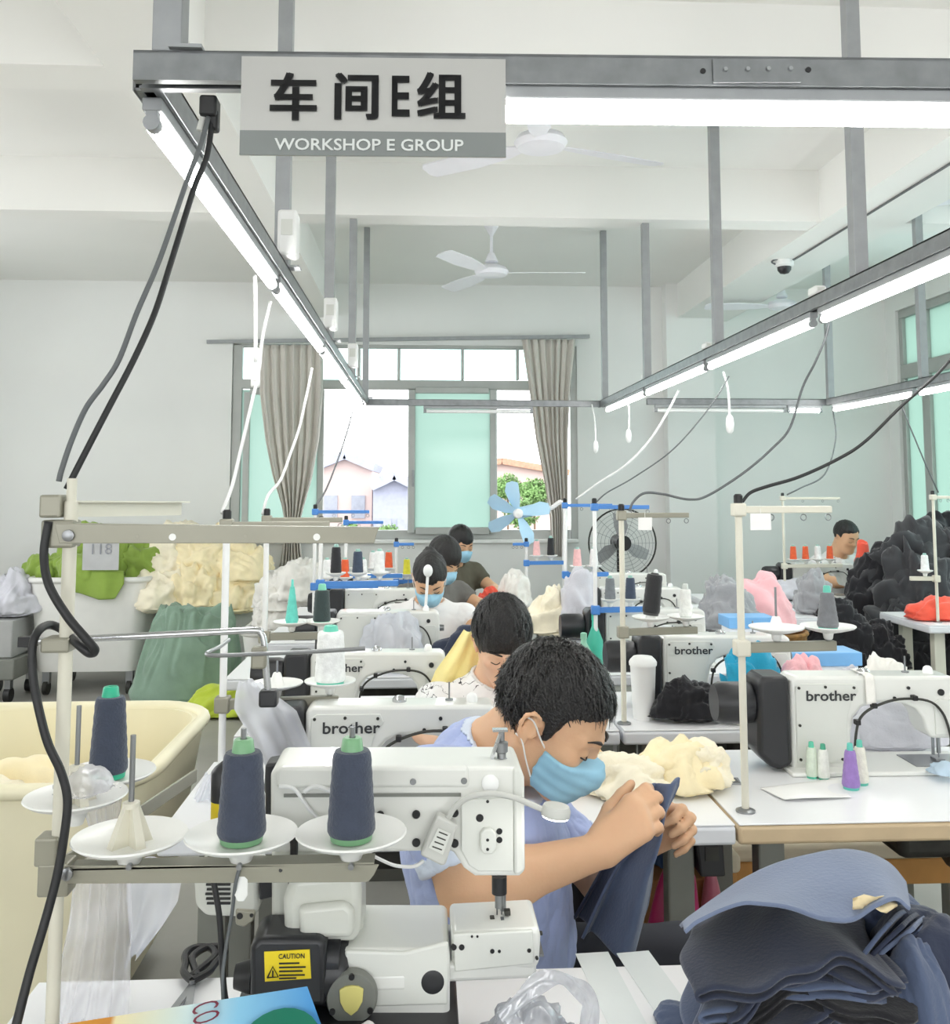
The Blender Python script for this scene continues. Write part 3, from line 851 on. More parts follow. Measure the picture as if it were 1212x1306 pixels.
    if logo:
        text_part('lettering', logo, .034 * s, M_LOGO, t, facing((.036 * s, f - .0045, .168 * s)), .0006, .0004, 1.15)
    return place(t, loc, rz)

def dish(mb_z, c, r, par, m=None):
    return MB().lathe([(.006, -.022), (.010, -.018), (.012, -.006), (r * .55, -.001), (r * .93, .006), (r, .010), (r * .99, .012), (r * .9, .009), (r * .5, .003), (.006, .003)], c, 32).build('dish', m or M_DISH, par, world=True, smooth=50)

def thread_stand(base, h, label, paint, top=None, low=None, dishes=(), arm_paint=None, dish_r=.055, w=.0165, low_paint=None):
    """post on a table; top = (dx, dy) of the upper thread arm; low = (z, dx, dy) of the spool arm; dishes = (dx, dy, spike height) on the spool arm"""
    b = np.asarray(base, float); arm_paint = arm_paint or paint
    t = thing('thread_stand', b, label, 'thread stand', 'thread stands')
    MB().cyl(b, b + (0, 0, h), w / 2, n=14).build('post', paint, t, world=True)
    MB().lathe([(w * 1.3, 0), (w * 1.3, .004), (w * .7, .008)], b, 16).build('base_nut', M_STEEL, t, world=True)
    MB().lathe([(w * .62, 0), (w * .62, .018), (w * .4, .022)], b + (0, 0, h - .004), 12).build('cap', M_BLK, t, world=True)
    if top is not None:
        e = b + np.array([top[0], top[1], h - .018]); a = b + np.array([0, 0, h - .018])
        MB().bar(a, e, .016, .016).build('thread_arm', arm_paint, t, world=True, smooth=None, bevel=.002)
        MB().box(a, (.03, .03, .03)).build('clamp', arm_paint, t, world=True, bevel=.004)
        for k in (.35, .7, .97):
            p = a + (e - a) * k; u, v, d = basis(e - a)
            ring = [p + np.array([0, 0, -.018]) + .007 * (math.cos(q) * np.array(d) + math.sin(q) * np.array([0, 0, 1])) for q in np.linspace(0, 2 * math.pi, 13)]
            MB().tube(ring, .0014, 5).build('thread_eye', M_STEEL, t, world=True)
    if low is not None:
        a = b + np.array([0, 0, low[0]]); e = a + np.array([low[1], low[2], 0])
        MB().bar(a, e, .02, .022).build('spool_arm', low_paint or arm_paint, t, world=True, smooth=None, bevel=.002)
        MB().box(a, (.034, .034, .036)).build('clamp', arm_paint, t, world=True, bevel=.004)
        for dx, dy, sp in dishes:
            c = a + np.array([dx, dy, .034]); dish(0, c, dish_r, t)
            MB().lathe([(.018, .003), (.010, .03), (.008, .034)], c, 12).build('cone_holder', M_DISH, t, world=True)
            MB().cyl(c, c + (0, 0, sp), .0026, n=6).build('spike', M_STEEL, t, world=True)
    return t

def cone(c, h, r0, r1, rgb, label, core=(84, 168, 142), group=None, tilt=None, tip=.16, nm='thread_cone'):
    """cone of sewing thread wound on a plastic core; c = centre of the base"""
    t = thing(nm, c, label, 'thread', group)
    key = 'thread_%d_%d_%d' % rgb
    m = mat(key, rgb, .75, var=.08, scale=60, bump=.25, bscale=260, sheen=.2); mc = mat('core_%d_%d_%d' % core, core, .4, var=.04)
    MB().lathe([(r0 * .86, 0), (r0 * .9, h * .06), (r0 * .9, h * .07)], n=24).build('core_base', mc, t, smooth=40)
    z0, z1 = h * .06, h * (1 - tip); pr = [(r0 * .93, z0)]
    for i in range(13):
        u = i / 12; pr.append((r0 + (r1 - r0) * u + .0006 * (i % 2), z0 + .004 + (z1 - z0 - .008) * u))
    pr.append((r1 * .9, z1)); pr.append((r1 * .4, z1 + .001))
    MB().lathe(pr, n=28).build('thread', m, t, smooth=50)
    MB().lathe([(r1 * .62, z1 - .002), (r1 * .52, h * .985), (r1 * .44, h), (r1 * .2, h), (r1 * .18, h * .97)], n=20).build('core_tip', mc, t, smooth=40)
    if tilt: t.rotation_euler = tilt
    return t

# ---------------------------------------------------------------- the rows
T0b = 1.495
table(-.56, 1.75, .85, T0b, 'white sewing table carrying the cylinder arm machine and folded denim stack', under=False)
table(-.55, .675, 2.08, 2.62, 'white table with the cream fabric bundle behind the masked man')
table(.68, 1.95, 2.08, 2.66, 'beige edged sewing table with four small thread cones on top', M_EDGEB)
table(-.55, .59, 2.88, 3.4, 'white sewing table behind the young man in the printed shirt')
table(.60, 1.75, 2.88, 3.42, 'white sewing table carrying the tall white cup')
table(-.75, .50, 3.72, 4.25, 'white sewing table before the woman with tied hair')
table(.62, 1.7, 3.72, 4.25, 'white sewing table with the blue thread stand')
table(-.75, .50, 4.55, 5.08, 'white sewing table with orange thread cones on blue stands')
table(.62, 1.58, 4.55, 5.08, 'white sewing table piled with cream cloth')
table(-.75, .50, 5.4, 5.92, 'far sewing table closest to the window on the sign side')
table(.62, 1.75, 5.4, 5.92, 'far sewing table closest to the industrial fan')
table(1.8, 2.8, 6.0, 6.5, 'white sewing table of the man beside the black heap')
tb = table(2.66, 3.7, 4.95, 5.5, 'cream legged table with coral cloth before the black heap', legm=M_LEGC, under=False)

# ---------------------------------------------------------------- machines
def base_at(px, py_top, Y, z=ZT):
    p = P(px, py_top, Y); return np.array([p[0], Y, z])
b1 = base_at(393, 893, 2.24); machine('sewing_machine', 'white lockstitch machine between the young man and masked man', b1, 0, 1.04, wheel=False)
b2 = base_at(398, 826, 3.0); machine('sewing_machine', 'white lockstitch machine with dark denim lying under its arm', b2, 0, .99)
b3 = base_at(1000, 886, 2.49); machine('sewing_machine', 'white lockstitch machine behind the purple thread cone', b3 + (0, 0, 0), R(-1.0), 1.06)
b4 = base_at(841, 817, 3.2); machine('sewing_machine', 'white lockstitch machine beside the tall white cup', b4, 0, 1.04)
for k, (px, Y, lb) in enumerate(((430, 3.95, 'white lockstitch machine under the small bent table lamp'), (440, 4.8, 'white machine among orange thread cones on the sign side'), (450, 5.6, 'white machine closest to the window on the sign side'),
                                 (770, 3.95, 'white machine behind the blue thread stand'), (765, 4.8, 'white machine half hidden by cream cloth'), (760, 5.6, 'white machine closest to the industrial fan'), (1010, 6.25, 'white machine of the man beside the black heap'))):
    machine('sewing_machine', lb, base_at(px, 800, Y), 0, 1.0, logo=None)

# ---------------------------------------------------------------- thread stands of the rows
s = base_at(951, 1027, 2.16); s[2] = ZT; hR1 = P(948, 640, 2.16)[2] - ZT; zl = P(955, 826, 2.16)[2] - ZT
thread_stand(s, hR1, 'cream thread stand at the beige edged table corner', M_STAND, top=(.225, .02), low=(zl, .225, .02), dishes=((.085, .01, .10), (.21, .02, .05)), arm_paint=M_STAND, dish_r=.062, low_paint=M_STANDG)
cR1 = s + (.21, .02, zl + .036)
cone(cR1, .1, .024, .015, (112, 114, 118), 'grey thread cone with teal tip on the cream stand', (96, 190, 170))
s2 = base_at(796, 905, 2.96); zt2 = P(803, 650, 2.96)[2]; zl2 = P(800, 806, 2.96)[2] - ZT
thread_stand(s2, zt2 - ZT, 'cream thread stand beside the tall white cup', M_STAND, top=(.22, .03), low=(zl2, .24, .03), dishes=((.09, .01, .08), (.205, .025, .08)), arm_paint=M_STANDG, dish_r=.058)
cone(s2 + (.09, .01, zl2 + .05), .13, .027, .024, (34, 35, 38), 'black thread cone leaning on its spike', (60, 60, 60), tilt=(0, R(7), 0), tip=.04)
cone(s2 + (.205, .025, zl2 + .038), .105, .02, .016, (232, 234, 230), 'white thread cone beside the leaning black cone', (200, 205, 200))
s3 = base_at(283, 950, 2.25); zt3 = P(283, 660, 2.25)[2]; zl3 = P(300, 898, 2.25)[2] - ZT
thread_stand(s3, zt3 - ZT, 'white thread stand behind the four spool stand', M_WPL, top=(.235, .02), low=(zl3, .26, .03), dishes=((.12, .01, .06), (.24, .03, .09)), arm_paint=M_STANDG, dish_r=.06)
cone(s3 + (.24, .03, zl3 + .036), .135, .036, .03, (236, 238, 236), 'white thread cone with teal tip on the white stand', (96, 196, 172), tip=.1)
s4 = base_at(336, 900, 2.98); zt4 = P(336, 656, 2.98)[2]; zl4 = P(340, 812, 2.98)[2] - ZT
thread_stand(s4, zt4 - ZT, 'white thread stand holding the slender teal cone', M_WPL, top=(.23, .02), low=(zl4, .2, .02), dishes=((.08, .01, .1), (.17, .02, .1)), arm_paint=M_STANDG, dish_r=.056)
cone(s4 + (.08, .01, zl4 + .036), .135, .02, .007, (104, 208, 194), 'slender teal thread cone on the white stand', (104, 208, 194))
cone(s4 + (.17, .02, zl4 + .036), .12, .027, .022, (46, 62, 62), 'dark green thread cone behind the slender teal cone', (120, 200, 170))
# blue stands further down the rows
GRP = 'thread cones on the blue stands'
ORG, WHT, BLK, NVY, PNK, GRY, YEL = (226, 96, 52), (236, 238, 238), (34, 36, 40), (60, 72, 92), (240, 190, 190), (120, 126, 132), (222, 216, 60)
def blue_stand(px, py_top, Y, label, arm=(.22, .02), low_py=None, cones=(), paint=M_WPL, arm_paint=None, side=1, mark=''):
    b = base_at(px, 800, Y); zt = P(px, py_top, Y)[2]; zl = (P(px, low_py, Y)[2] - ZT) if low_py else .3
    ds = [(side * (.06 + .085 * k), .01 * k, .07) for k in range(len(cones))]
    thread_stand(b, zt - ZT, label, paint, top=arm, low=(zl, side * (.05 + .085 * len(cones)), .02), dishes=ds, arm_paint=arm_paint or M_BLUE, dish_r=.04)
    for (dx, dy, _), (rgb, nm) in zip(ds, cones):
        cone(b + (dx, dy, zl + .036), .10 if rgb != BLK else .12, .022, .017, rgb, '%s thread cone on the %s' % (nm, mark), (150, 190, 180), tip=.1)
blue_stand(760, 641, 3.85, 'blue armed thread stand before the industrial fan', (.22, -.02), 778, ((GRY, 'grey'), (NVY, 'navy')), mark='blue armed stand before the industrial fan')
blue_stand(722, 640, 4.78, 'blue armed thread stand beside the cream cloth pile', (.24, .0), 733, ((PNK, 'pink'), (WHT, 'white')), mark='blue armed stand beside the cream pile')
blue_stand(408, 664, 3.82, 'white post thread stand before the orange cones', (-.14, .0), 745, ((BLK, 'black'), (NVY, 'navy'), (WHT, 'white')), mark='white post stand before the orange cones')
blue_stand(400, 648, 4.65, 'blue armed thread stand holding an orange and white pair', (.26, .0), 748, ((WHT, 'white'), (ORG, 'orange'), (WHT, 'chalk white')), mark='blue armed stand of the orange pair')
blue_stand(440, 662, 5.2, 'blue armed thread stand at the machine under the open casement', (.2, .0), 735, ((ORG, 'orange'), (WHT, 'white'), (ORG, 'coral orange')), mark='stand under the open casement')
blue_stand(505, 690, 5.5, 'short blue armed stand behind the woman with tied hair', (.1, .0), 742, ((YEL, 'yellow'),), mark='short blue armed stand')
blue_stand(672, 690, 5.6, 'white stand hung with pink spools under the blue fan', (-.08, .0), 718, ((PNK, 'pale pink'), (BLK, 'black')), mark='stand under the blue fan')
blue_stand(1003, 632, 6.1, 'thread stand with orange cones beside the seated man', (.38, .0), 722, ((ORG, 'orange'), (ORG, 'bright orange'), (WHT, 'white'), (ORG, 'deep orange')), paint=M_STAND, arm_paint=M_STAND, mark='stand beside the seated man')
blue_stand(1197, 630, 5.05, 'thin thread stand on the table with coral cloth', (.12, .0), 738, ((WHT, 'white'),), paint=M_STAND, arm_paint=M_STAND, side=-1, mark='stand above the coral cloth')

# small cones standing on the beige edged table
for px, py, h, r0, r1, rgb, core, lb in ((1036, 992, .088, .0145, .0115, (214, 226, 208), (92, 190, 160), 'pale mint thread cone on the beige edged table'),
                                         (1051, 994, .086, .0145, .0115, (232, 234, 226), (70, 160, 130), 'ivory thread cone with dark teal tip on the beige edged table'),
                                         (1086, 1006, .107, .021, .0125, (150, 120, 186), (96, 190, 176), 'purple thread cone on the beige edged table'),
                                         (1098, 1000, .105, .02, .0125, (224, 222, 210), (96, 190, 170), 'cream thread cone touching the purple cone')):
    p = Pz(px, py, ZT); cone((p[0], p[1], ZT), h, r0, r1, rgb, lb, core)

# ================================================================== foreground machine
def PX(poly, Y, o):
    """photo outline -> (x, z) pairs relative to o at distance Y"""
    out = []
    for px, py in poly:
        p = P(px, py, Y); out.append((p[0] - o[0], p[2] - o[2]))
    return out
YM = 1.26
M0 = np.array([P(480, 1290, YM)[0], 1.31, ZT])
fm = thing('cylinder_arm_machine', M0, 'large white cylinder arm sewing machine with black motor on the front table', 'sewing machine')
def pris(nm, poly, y0, y1, m, par=None, bev=.006, Yp=None, bseg=3):
    Yp = Yp or y0
    pts = [P(px, py, Yp) for px, py in poly]; pts = [(p[0], p[2]) for p in pts]
    return MB().prism(pts, (0, (y0 + y1) / 2, 0), (1, 0, 0), (0, 0, 1), (0, 1, 0), y1 - y0).build(nm, m, par or fm, world=True, smooth=35, bevel=bev, bseg=bseg)
arm = pris('arm', [(345, 986), (352, 979), (640, 978), (662, 979), (669, 992), (670, 1112), (663, 1118), (606, 1118), (592, 1108), (578, 1086), (500, 1087), (345, 1088)], 1.26, 1.36, M_MACH, bev=.012)
pris('arm_cap', [(352, 984), (356, 978), (598, 978), (599, 1005), (352, 1006)], 1.256, 1.27, M_MACH, bev=.005)
pris('head_plate', [(588, 1020), (655, 1018), (655, 1112), (610, 1112), (598, 1104), (588, 1085)], 1.256, 1.262, M_PANEL, bev=.002)
pris('arm_groove', [(362, 1013), (588, 1012), (588, 1016), (362, 1017)], 1.2575, 1.262, M_LEGG, bev=0)
pris('end_cover', [(655, 980), (664, 981), (669, 992), (670, 1111), (663, 1117), (656, 1117)], 1.255, 1.365, M_PANEL, bev=.004)
col = pris('column', [(345, 1080), (470, 1080), (462, 1120), (463, 1240), (345, 1240)], 1.285, 1.37, M_MACH2, bev=.012)
pris('belt_cover', [(372, 1118), (458, 1112), (461, 1140), (460, 1196), (450, 1204), (362, 1204), (360, 1150)], 1.24, 1.29, M_MACH2, bev=.014)
pris('gear_cover', [(380, 1158), (440, 1152), (452, 1162), (452, 1192), (444, 1198), (382, 1198)], 1.228, 1.245, M_MACH2, bev=.010)
# bed and free arm
zb = .885
pris('bed', [(432, 1212), (574, 1212), (574, 1290), (574, 1318), (432, 1318)], 1.235, 1.37, M_MACH, bev=.008)
top = MB(); xa = P(432, 1206, 1.235)[0]; xb = P(574, 1190, 1.24)[0]; xc = P(684, 1184, 1.26)[0]
pl = [(xa, 1.232), (P(515, 1206, 1.235)[0], 1.232), (xb - .004, 1.252), (xc, 1.256), (xc, 1.345), (xb + .02, 1.362), (xa + .02, 1.38), (xa, 1.38)]
top.prism(pl, (0, 0, zb - .012), (1, 0, 0), (0, 1, 0), (0, 0, 1), .024)
top.build('bed_cover', M_MACH, fm, world=True, smooth=30, bevel=.006, bseg=3)
pris('bed_front', [(440, 1213), (516, 1215), (572, 1202), (572, 1282), (440, 1286)], 1.2325, 1.24, M_PANEL, bev=.003)
fa = pris('free_arm', [(576, 1190), (688, 1184), (690, 1196), (688, 1232), (680, 1238), (590, 1243), (576, 1243)], 1.255, 1.345, M_MACH, bev=.006)
pris('free_arm_cover', [(578, 1192), (680, 1187), (681, 1230), (580, 1240)], 1.250, 1.257, M_PANEL, fa, bev=.002)
MB().box((P(648, 1180, 1.3)[0], 1.30, zb + .0015), (.085, .075, .003)).build('needle_plate', M_STEEL, fm, world=True, smooth=None)
MB().box((P(622, 1168, 1.31)[0], 1.318, zb + .005), (.05, .012, .006)).box((P(640, 1168, 1.31)[0] + .03, 1.318, zb + .004), (.05, .006, .004)).build('hem_guide', M_OIL, fm, world=True, bevel=.001)
for px, py in ((517, 1171),):
    c = P(px, py, 1.31); MB().lathe([(.02, 0), (.02, .0015), (.018, .002)], (c[0], 1.31, zb), 24).build('cover_disc', M_PANEL, fm, world=True)
c = P(485, 1163, 1.32); plq = MB(); plq.box((c[0], 1.325, zb + .001), (.026, .05, .002), rotmat(0, 0, 8)); plq = plq.build('instruction_plate', M_STEEL, fm, world=True, smooth=None)
for k in range(3):
    MB().box((c[0] - .001 + .001 * k, 1.309 + .016 * k, zb + .0023), (.022, .006, .0006), rotmat(0, 0, 8)).build('print_line', M_OIL, plq, world=True, smooth=None)
# screws and plugs on the front faces
def plug(px, py, rpx, Y, m=None, d=.004, par=None, n=16):
    c = P(px, py, Y); r = rpx * Y / F_PX
    return MB().lathe([(r, 0), (r, d * .7), (r * .82, d), (r * .3, d)], c + (0, .002, 0), n, axis=(0, -1, 0)).build('plug', m or M_BLK, par or fm, world=True)
for px, py, r in ((485, 1040, 5), (531, 1039, 5), (531, 1075, 5), (580, 1037, 5), (580, 1076, 5), (612, 1043, 5), (637, 1060, 4), (637, 1071, 4), (622, 1022, 2)): plug(px, py, r, 1.257)
pris('tension_boss', [(613, 1064), (618, 1058), (628, 1058), (633, 1064), (633, 1084), (628, 1090), (618, 1090), (613, 1084)], 1.246, 1.257, M_PANEL, bev=.002)
for py in (1071, 1083): plug(622, py, 2, 1.247)
for px, py in ((527, 997), (592, 996)): plug(px, py, 4, 1.256, M_STEEL)
for px, py, r in ((579, 1208, 3.6), (589, 1208, 3.6), (602, 1194, 1.5), (609, 1194, 1.5), (628, 1213, 2.8), (637, 1213, 2), (675, 1212, 2.6), (685, 1222, 2)): plug(px, py, r, 1.2505)
plug(552, 1251, 16, 1.236, M_DARK, .006, n=28); plug(492, 1270, 9, 1.236, M_BLK, .005)
c = P(449, 1270, 1.225); r = 31 * 1.225 / F_PX
rp = MB().lathe([(r, 0), (r, .008), (r * .93, .012), (.001, .012)], c + (0, .004, 0), 36, axis=(0, -1, 0)).build('clutch_cover', M_LEGG, fm, world=True)
M_PYEL = mat('pale_yellow_paint', (224, 214, 130), .5)
shield = [(-.0145, .012), (-.008, .0155), (0, .0165), (.008, .0155), (.0145, .012), (.0135, -.002), (.008, -.012), (0, -.018), (-.008, -.012), (-.0135, -.002)]
MB().prism(shield, c + (0, -.009, 0), (1, 0, 0), (0, 0, 1), (0, 1, 0), .004).build('shield_badge', M_PYEL, rp, world=True, smooth=None, bevel=.001)
for a in (90, 210, 330):
    q = c + np.array([math.cos(R(a)), 0, math.sin(R(a))]) * r * .84; MB().cyl(q + (0, -.006, 0), q + (0, -.011, 0), .0035, n=10).build('screw', M_BLK, rp, world=True)
# top fittings
c = P(543, 972, 1.31); MB().lathe([(.019, 0), (.02, .003), (.015, .012), (.008, .016), (.001, .017)], (c[0], 1.31, P(543, 980, 1.31)[2] - .006), 20).build('oil_sight', M_CHROME, fm, world=True)
c = P(625, 1000, 1.262); MB().lathe([(.011, 0), (.011, .012), (.006, .016)], c + (0, .002, 0), 18, axis=(0, -1, .3)).build('lamp_boss', M_WPL, fm, world=True)
zt = P(637, 980, 1.3)[2]; cx = P(640, 980, 1.3)[0]
tp = MB().lathe([(.0085, -.004), (.0085, .012), (.006, .014), (.006, .02), (.0085, .022), (.0085, .034), (.004, .036), (.004, .05)], (cx, 1.3, zt), 16).build('tension_post', M_STEEL, fm, world=True)
MB().box((cx - .011, 1.3, zt + .02), (.003, .012, .055), rotmat(0, 20, 0)).box((cx - .002, 1.3, zt + .05), (.02, .012, .003)).build('thread_bracket', M_CHROME, fm, world=True, smooth=None)
# needle group
xn = P(637, 1140, 1.3)[0]; zh = P(637, 1117, 1.3)[2]
MB().cyl((xn, 1.30, zh), (xn, 1.30, zh - .022), .010, n=14).build('needle_bar_sleeve', M_DARK, fm, world=True)
MB().cyl((xn, 1.30, zh - .022), (xn, 1.30, zh - .04), .006, n=10).cyl((xn - .003, 1.30, zh - .04), (xn - .003, 1.30, zb), .0012, n=6).cyl((xn + .003, 1.30, zh - .04), (xn + .003, 1.30, zb), .0012, n=6).build('needle_bar', M_STEEL, fm, world=True)
pf = MB(); pf.cyl((xn + .006, 1.312, zh), (xn + .006, 1.312, zb + .012), .004, n=10); pf.box((xn, 1.298, zb + .007), (.026, .04, .008)); pf.box((xn - .004, 1.29, zb + .018), (.012, .016, .02)); pf.box((xn + .004, 1.288, zb + .03), (.008, .012, .014))
pf.build('presser_foot', M_STEEL, fm, world=True, bevel=.001)
MB().box((xn - .010, 1.292, zb + .032), (.006, .01, .012)).box((xn + .010, 1.295, zb + .042), (.008, .01, .006)).build('needle_clamp', M_OIL, fm, world=True, bevel=.001)
# motor and drive at the back end
Ymo = 1.215
MB().lathe([(.030, 0), (.036, .004), (.038, .012), (.038, .105), (.034, .112), (.022, .116)], (P(322, 1246, Ymo)[0], Ymo + .04, P(322, 1246, Ymo + .03)[2]), 32, axis=(1, 0, 0)).build('motor', M_DARK, fm, world=True, smooth=35)
mo = pris('motor_box', [(318, 1208), (330, 1196), (410, 1196), (416, 1206), (416, 1285), (330, 1290), (318, 1275)], Ymo, Ymo + .07, M_DARK, bev=.008)
M_YEL = mat('yellow_caution_label', (232, 206, 30), .45, var=.03)
lab = pris('caution_label', [(337, 1214), (395, 1211), (397, 1248), (338, 1252)], Ymo - .0012, Ymo - .0004, M_YEL, mo, bev=0)
def on_motor(nm, body, px, py, h, m=M_INK, bold=.0002, sx=1.0):
    p = P(px, py, Ymo - .002); return text_part(nm, body, h, m, mo, facing(np.array(p) - M0), bold, .0002, sx)
on_motor('lettering', 'CAUTION', 355, 1223, .0080, bold=.0001, sx=.88)
for k, (w_, y_) in enumerate(((26, 1229), (34, 1234), (30, 1239), (33, 1244), (22, 1248))):
    MB().bar(P(356, y_, Ymo - .002), P(356 + w_, y_ - .6, Ymo - .002), .0004, .0018).build('print_line', M_INK, lab, world=True, smooth=None)
a, b, cc = P(341, 1247, Ymo - .002), P(355, 1246, Ymo - .002), P(348, 1233, Ymo - .002)
MB().tube([a, b, cc, a], .0009, 4).build('warning_triangle', M_INK, lab, world=True); q = (a + b + cc) / 3; MB().box(q, (.0016, .001, .007)).build('warning_mark', M_INK, lab, world=True)
MB().cyl(P(412, 1222, Ymo + .03) , P(434, 1222, Ymo + .03), .024, n=20).build('coupling', M_DARK, fm, world=True)
MB().cyl(P(300, 1245, Ymo + .03), P(322, 1245, Ymo + .03), .014, .02, n=16).build('shaft_end', M_DARK, fm, world=True)
vent = pris('motor_case', [(246, 1118), (250, 1108), (312, 1106), (330, 1112), (332, 1160), (322, 1172), (262, 1170), (248, 1156)], 1.31, 1.38, M_MACH2, bev=.014)
for k, py in enumerate(range(1122, 1158, 6)):
    a = P(262 + (k % 3), py, 1.308); b = P(294, py, 1.308); MB().bar(a, b, .003, .0022).build('vent_slit', M_BLK, vent, world=True, smooth=None)
pris('motor_bracket', [(330, 1120), (470, 1118), (455, 1134), (380, 1144), (378, 1200), (356, 1200), (352, 1144), (330, 1150)], 1.30, 1.335, M_DARK, bev=.004)
pris('tensioner', [(300, 1160), (326, 1162), (324, 1175), (312, 1184), (300, 1180)], 1.255, 1.262, M_STANDG, bev=.003)
for px, py, r in ((306, 1168, 4), (321, 1167, 2.5)): plug(px, py, r, 1.256)
pris('hanging_tag', [(299, 1122), (303, 1118), (312, 1118), (316, 1122), (316, 1142), (311, 1150), (303, 1150), (299, 1142)], 1.165, 1.168, M_DISH, bev=.001)
# relay box at the back with yellow band (behind the front cone)
pris('switch_box', [(338, 975), (356, 972), (357, 1055), (338, 1058)], 1.35, 1.39, M_DARK, bev=.004)
pris('drive_block', [(360, 1004), (408, 1000), (410, 1050), (360, 1056)], 1.262, 1.30, M_OIL, bev=.004)
for pts, r in (([(356, 1003), (375, 1006), (393, 1030), (410, 1048), (425, 1058)], .0026), ([(388, 1010), (400, 1003), (415, 1006), (428, 1012)], .003)):
    MB().tube(spline([P(x, y, 1.255) for x, y in pts], 6), r, 8).build('hose', M_WCAB, fm, world=True)
MB().tube(spline([P(x, y, 1.26) for x, y in ((362, 1050), (375, 1075), (372, 1120), (378, 1150))], 6), .005, 8).build('hose', M_BLK, fm, world=True)
# base under the motor
pris('base_plate', [(290, 1312), (586, 1312), (586, 1330), (290, 1330)], 1.2, 1.37, M_DARK, bev=.003)

# yellow can-like oiler behind the stand cone
oc = P(286, 1060, 1.40)
oi = thing('spray_can', (oc[0], 1.40, P(286, 1120, 1.40)[2]), 'black and yellow cylinder behind the motor case', 'can')
z0 = P(286, 1120, 1.40)[2]; z1 = P(286, 978, 1.40)[2]; zm_ = P(286, 1020, 1.40)[2]
MB().lathe([(.019, 0), (.019, zm_ - z0)], n=20).build('can_body', M_YEL, oi); MB().lathe([(.0195, zm_ - z0), (.0195, z1 - z0 - .006), (.015, z1 - z0), (.005, z1 - z0 + .008)], n=20).build('can_cap', M_DARK, oi)

# LED lamp on a gooseneck, clipped to the arm
lp = thing('gooseneck_lamp', P(563, 1068, 1.25), 'small grey lit gooseneck lamp clipped on the machine arm', 'lamp')
M_LGREY = mat('light_grey_plastic', (196, 197, 192), .4, var=.03)
MB().prism(PX([(558, 1036), (584, 1049), (568, 1100), (562, 1100), (536, 1087)], 1.243, P(558, 1060, 1.243)), P(558, 1060, 1.243), (1, 0, 0), (0, 0, 1), (0, 1, 0), .022).build('battery_box', M_LGREY, lp, world=True, smooth=30, bevel=.003)
sp = MB().prism(PX([(559, 1056), (575, 1063), (565, 1090), (547, 1081)], 1.2305, P(558, 1070, 1.2305)), P(558, 1070, 1.2305), (1, 0, 0), (0, 0, 1), (0, 1, 0), .001).build('label_plate', M_PANEL, lp, world=True, smooth=None)
for k in range(4):
    a = P(560 - 2.8 * k, 1061 + 6.2 * k, 1.2295); b = P(571 - 2.4 * k, 1065.5 + 6.2 * k, 1.2295); MB().bar(a, b, .0004, .0015).build('print_line', M_OIL, sp, world=True, smooth=None)
gp = [P(572, 1043, 1.243), P(580, 1030, 1.24), P(598, 1017, 1.235), P(625, 1012, 1.23), P(655, 1017, 1.225), P(680, 1027, 1.222), P(696, 1034, 1.22)]
MB().tube(spline(gp, 8), .0037, 10).build('gooseneck', M_LGREY, lp, world=True)
hd = P(709, 1036, 1.22)
MB().lathe([(.006, .010), (.016, .0085), (.0185, .003), (.018, -.004), (.0165, -.005)], hd, 24, axis=(.12, 0, 1)).build('lamp_head', M_LGREY, lp, world=True)
MB().lathe([(.001, -.0062), (.0162, -.006), (.0165, -.004)], hd, 24, axis=(.12, 0, 1)).build('led_disc', mat('led_glow', (255, 255, 255), .4, emit=14), lp, world=True)
cb = [P(540, 1098, 1.25), P(528, 1105, 1.24), P(505, 1104, 1.22), P(485, 1096, 1.20), P(470, 1088, 1.20)]
MB().tube(spline(cb, 6), .0022, 6).build('lamp_cable', M_WCAB, lp, world=True)

# ================================================================== four spool thread stand
YS = 1.18
pb = P(66, 1290, YS); pt = P(75, 610, YS); pt = np.array([pb[0] + .002, YS, pt[2]])
st = thing('thread_stand', (pb[0], YS, ZT), 'tall beige four spool thread stand with steel arms in front', 'thread stand')
bx = pb[0] + .001
W_ = 17 * YS / F_PX / 2
MB().cyl((bx, YS, ZT), (bx, YS, P(70, 1090, YS)[2]), W_ * .95, n=18).build('lower_post', M_STAND, st, world=True)
MB().cyl((bx, YS, P(70, 1090, YS)[2]), (bx, YS, P(72, 640, YS)[2]), W_, n=18).build('post', M_STAND, st, world=True)
MB().cyl((bx, YS, P(72, 640, YS)[2]), (bx, YS, pt[2]), W_ * .72, n=16).build('cap_tube', M_STAND, st, world=True)
def sbar2(nm, pa, pb_, h, w, m, bev=.0015):
    return MB().bar(pa, pb_, w, h).build(nm, m, st, world=True, smooth=None, bevel=bev)
def bracket(nm, x0, y0, x1, y1, Y, th=.03):
    A = P(x0, y0, Y); B = P(x1, y1, Y)
    return MB().box2((A[0], YS - th / 2, B[2]), (B[0], YS + th / 2, A[2])).build(nm, M_STANDG, st, world=True, smooth=None, bevel=.003)
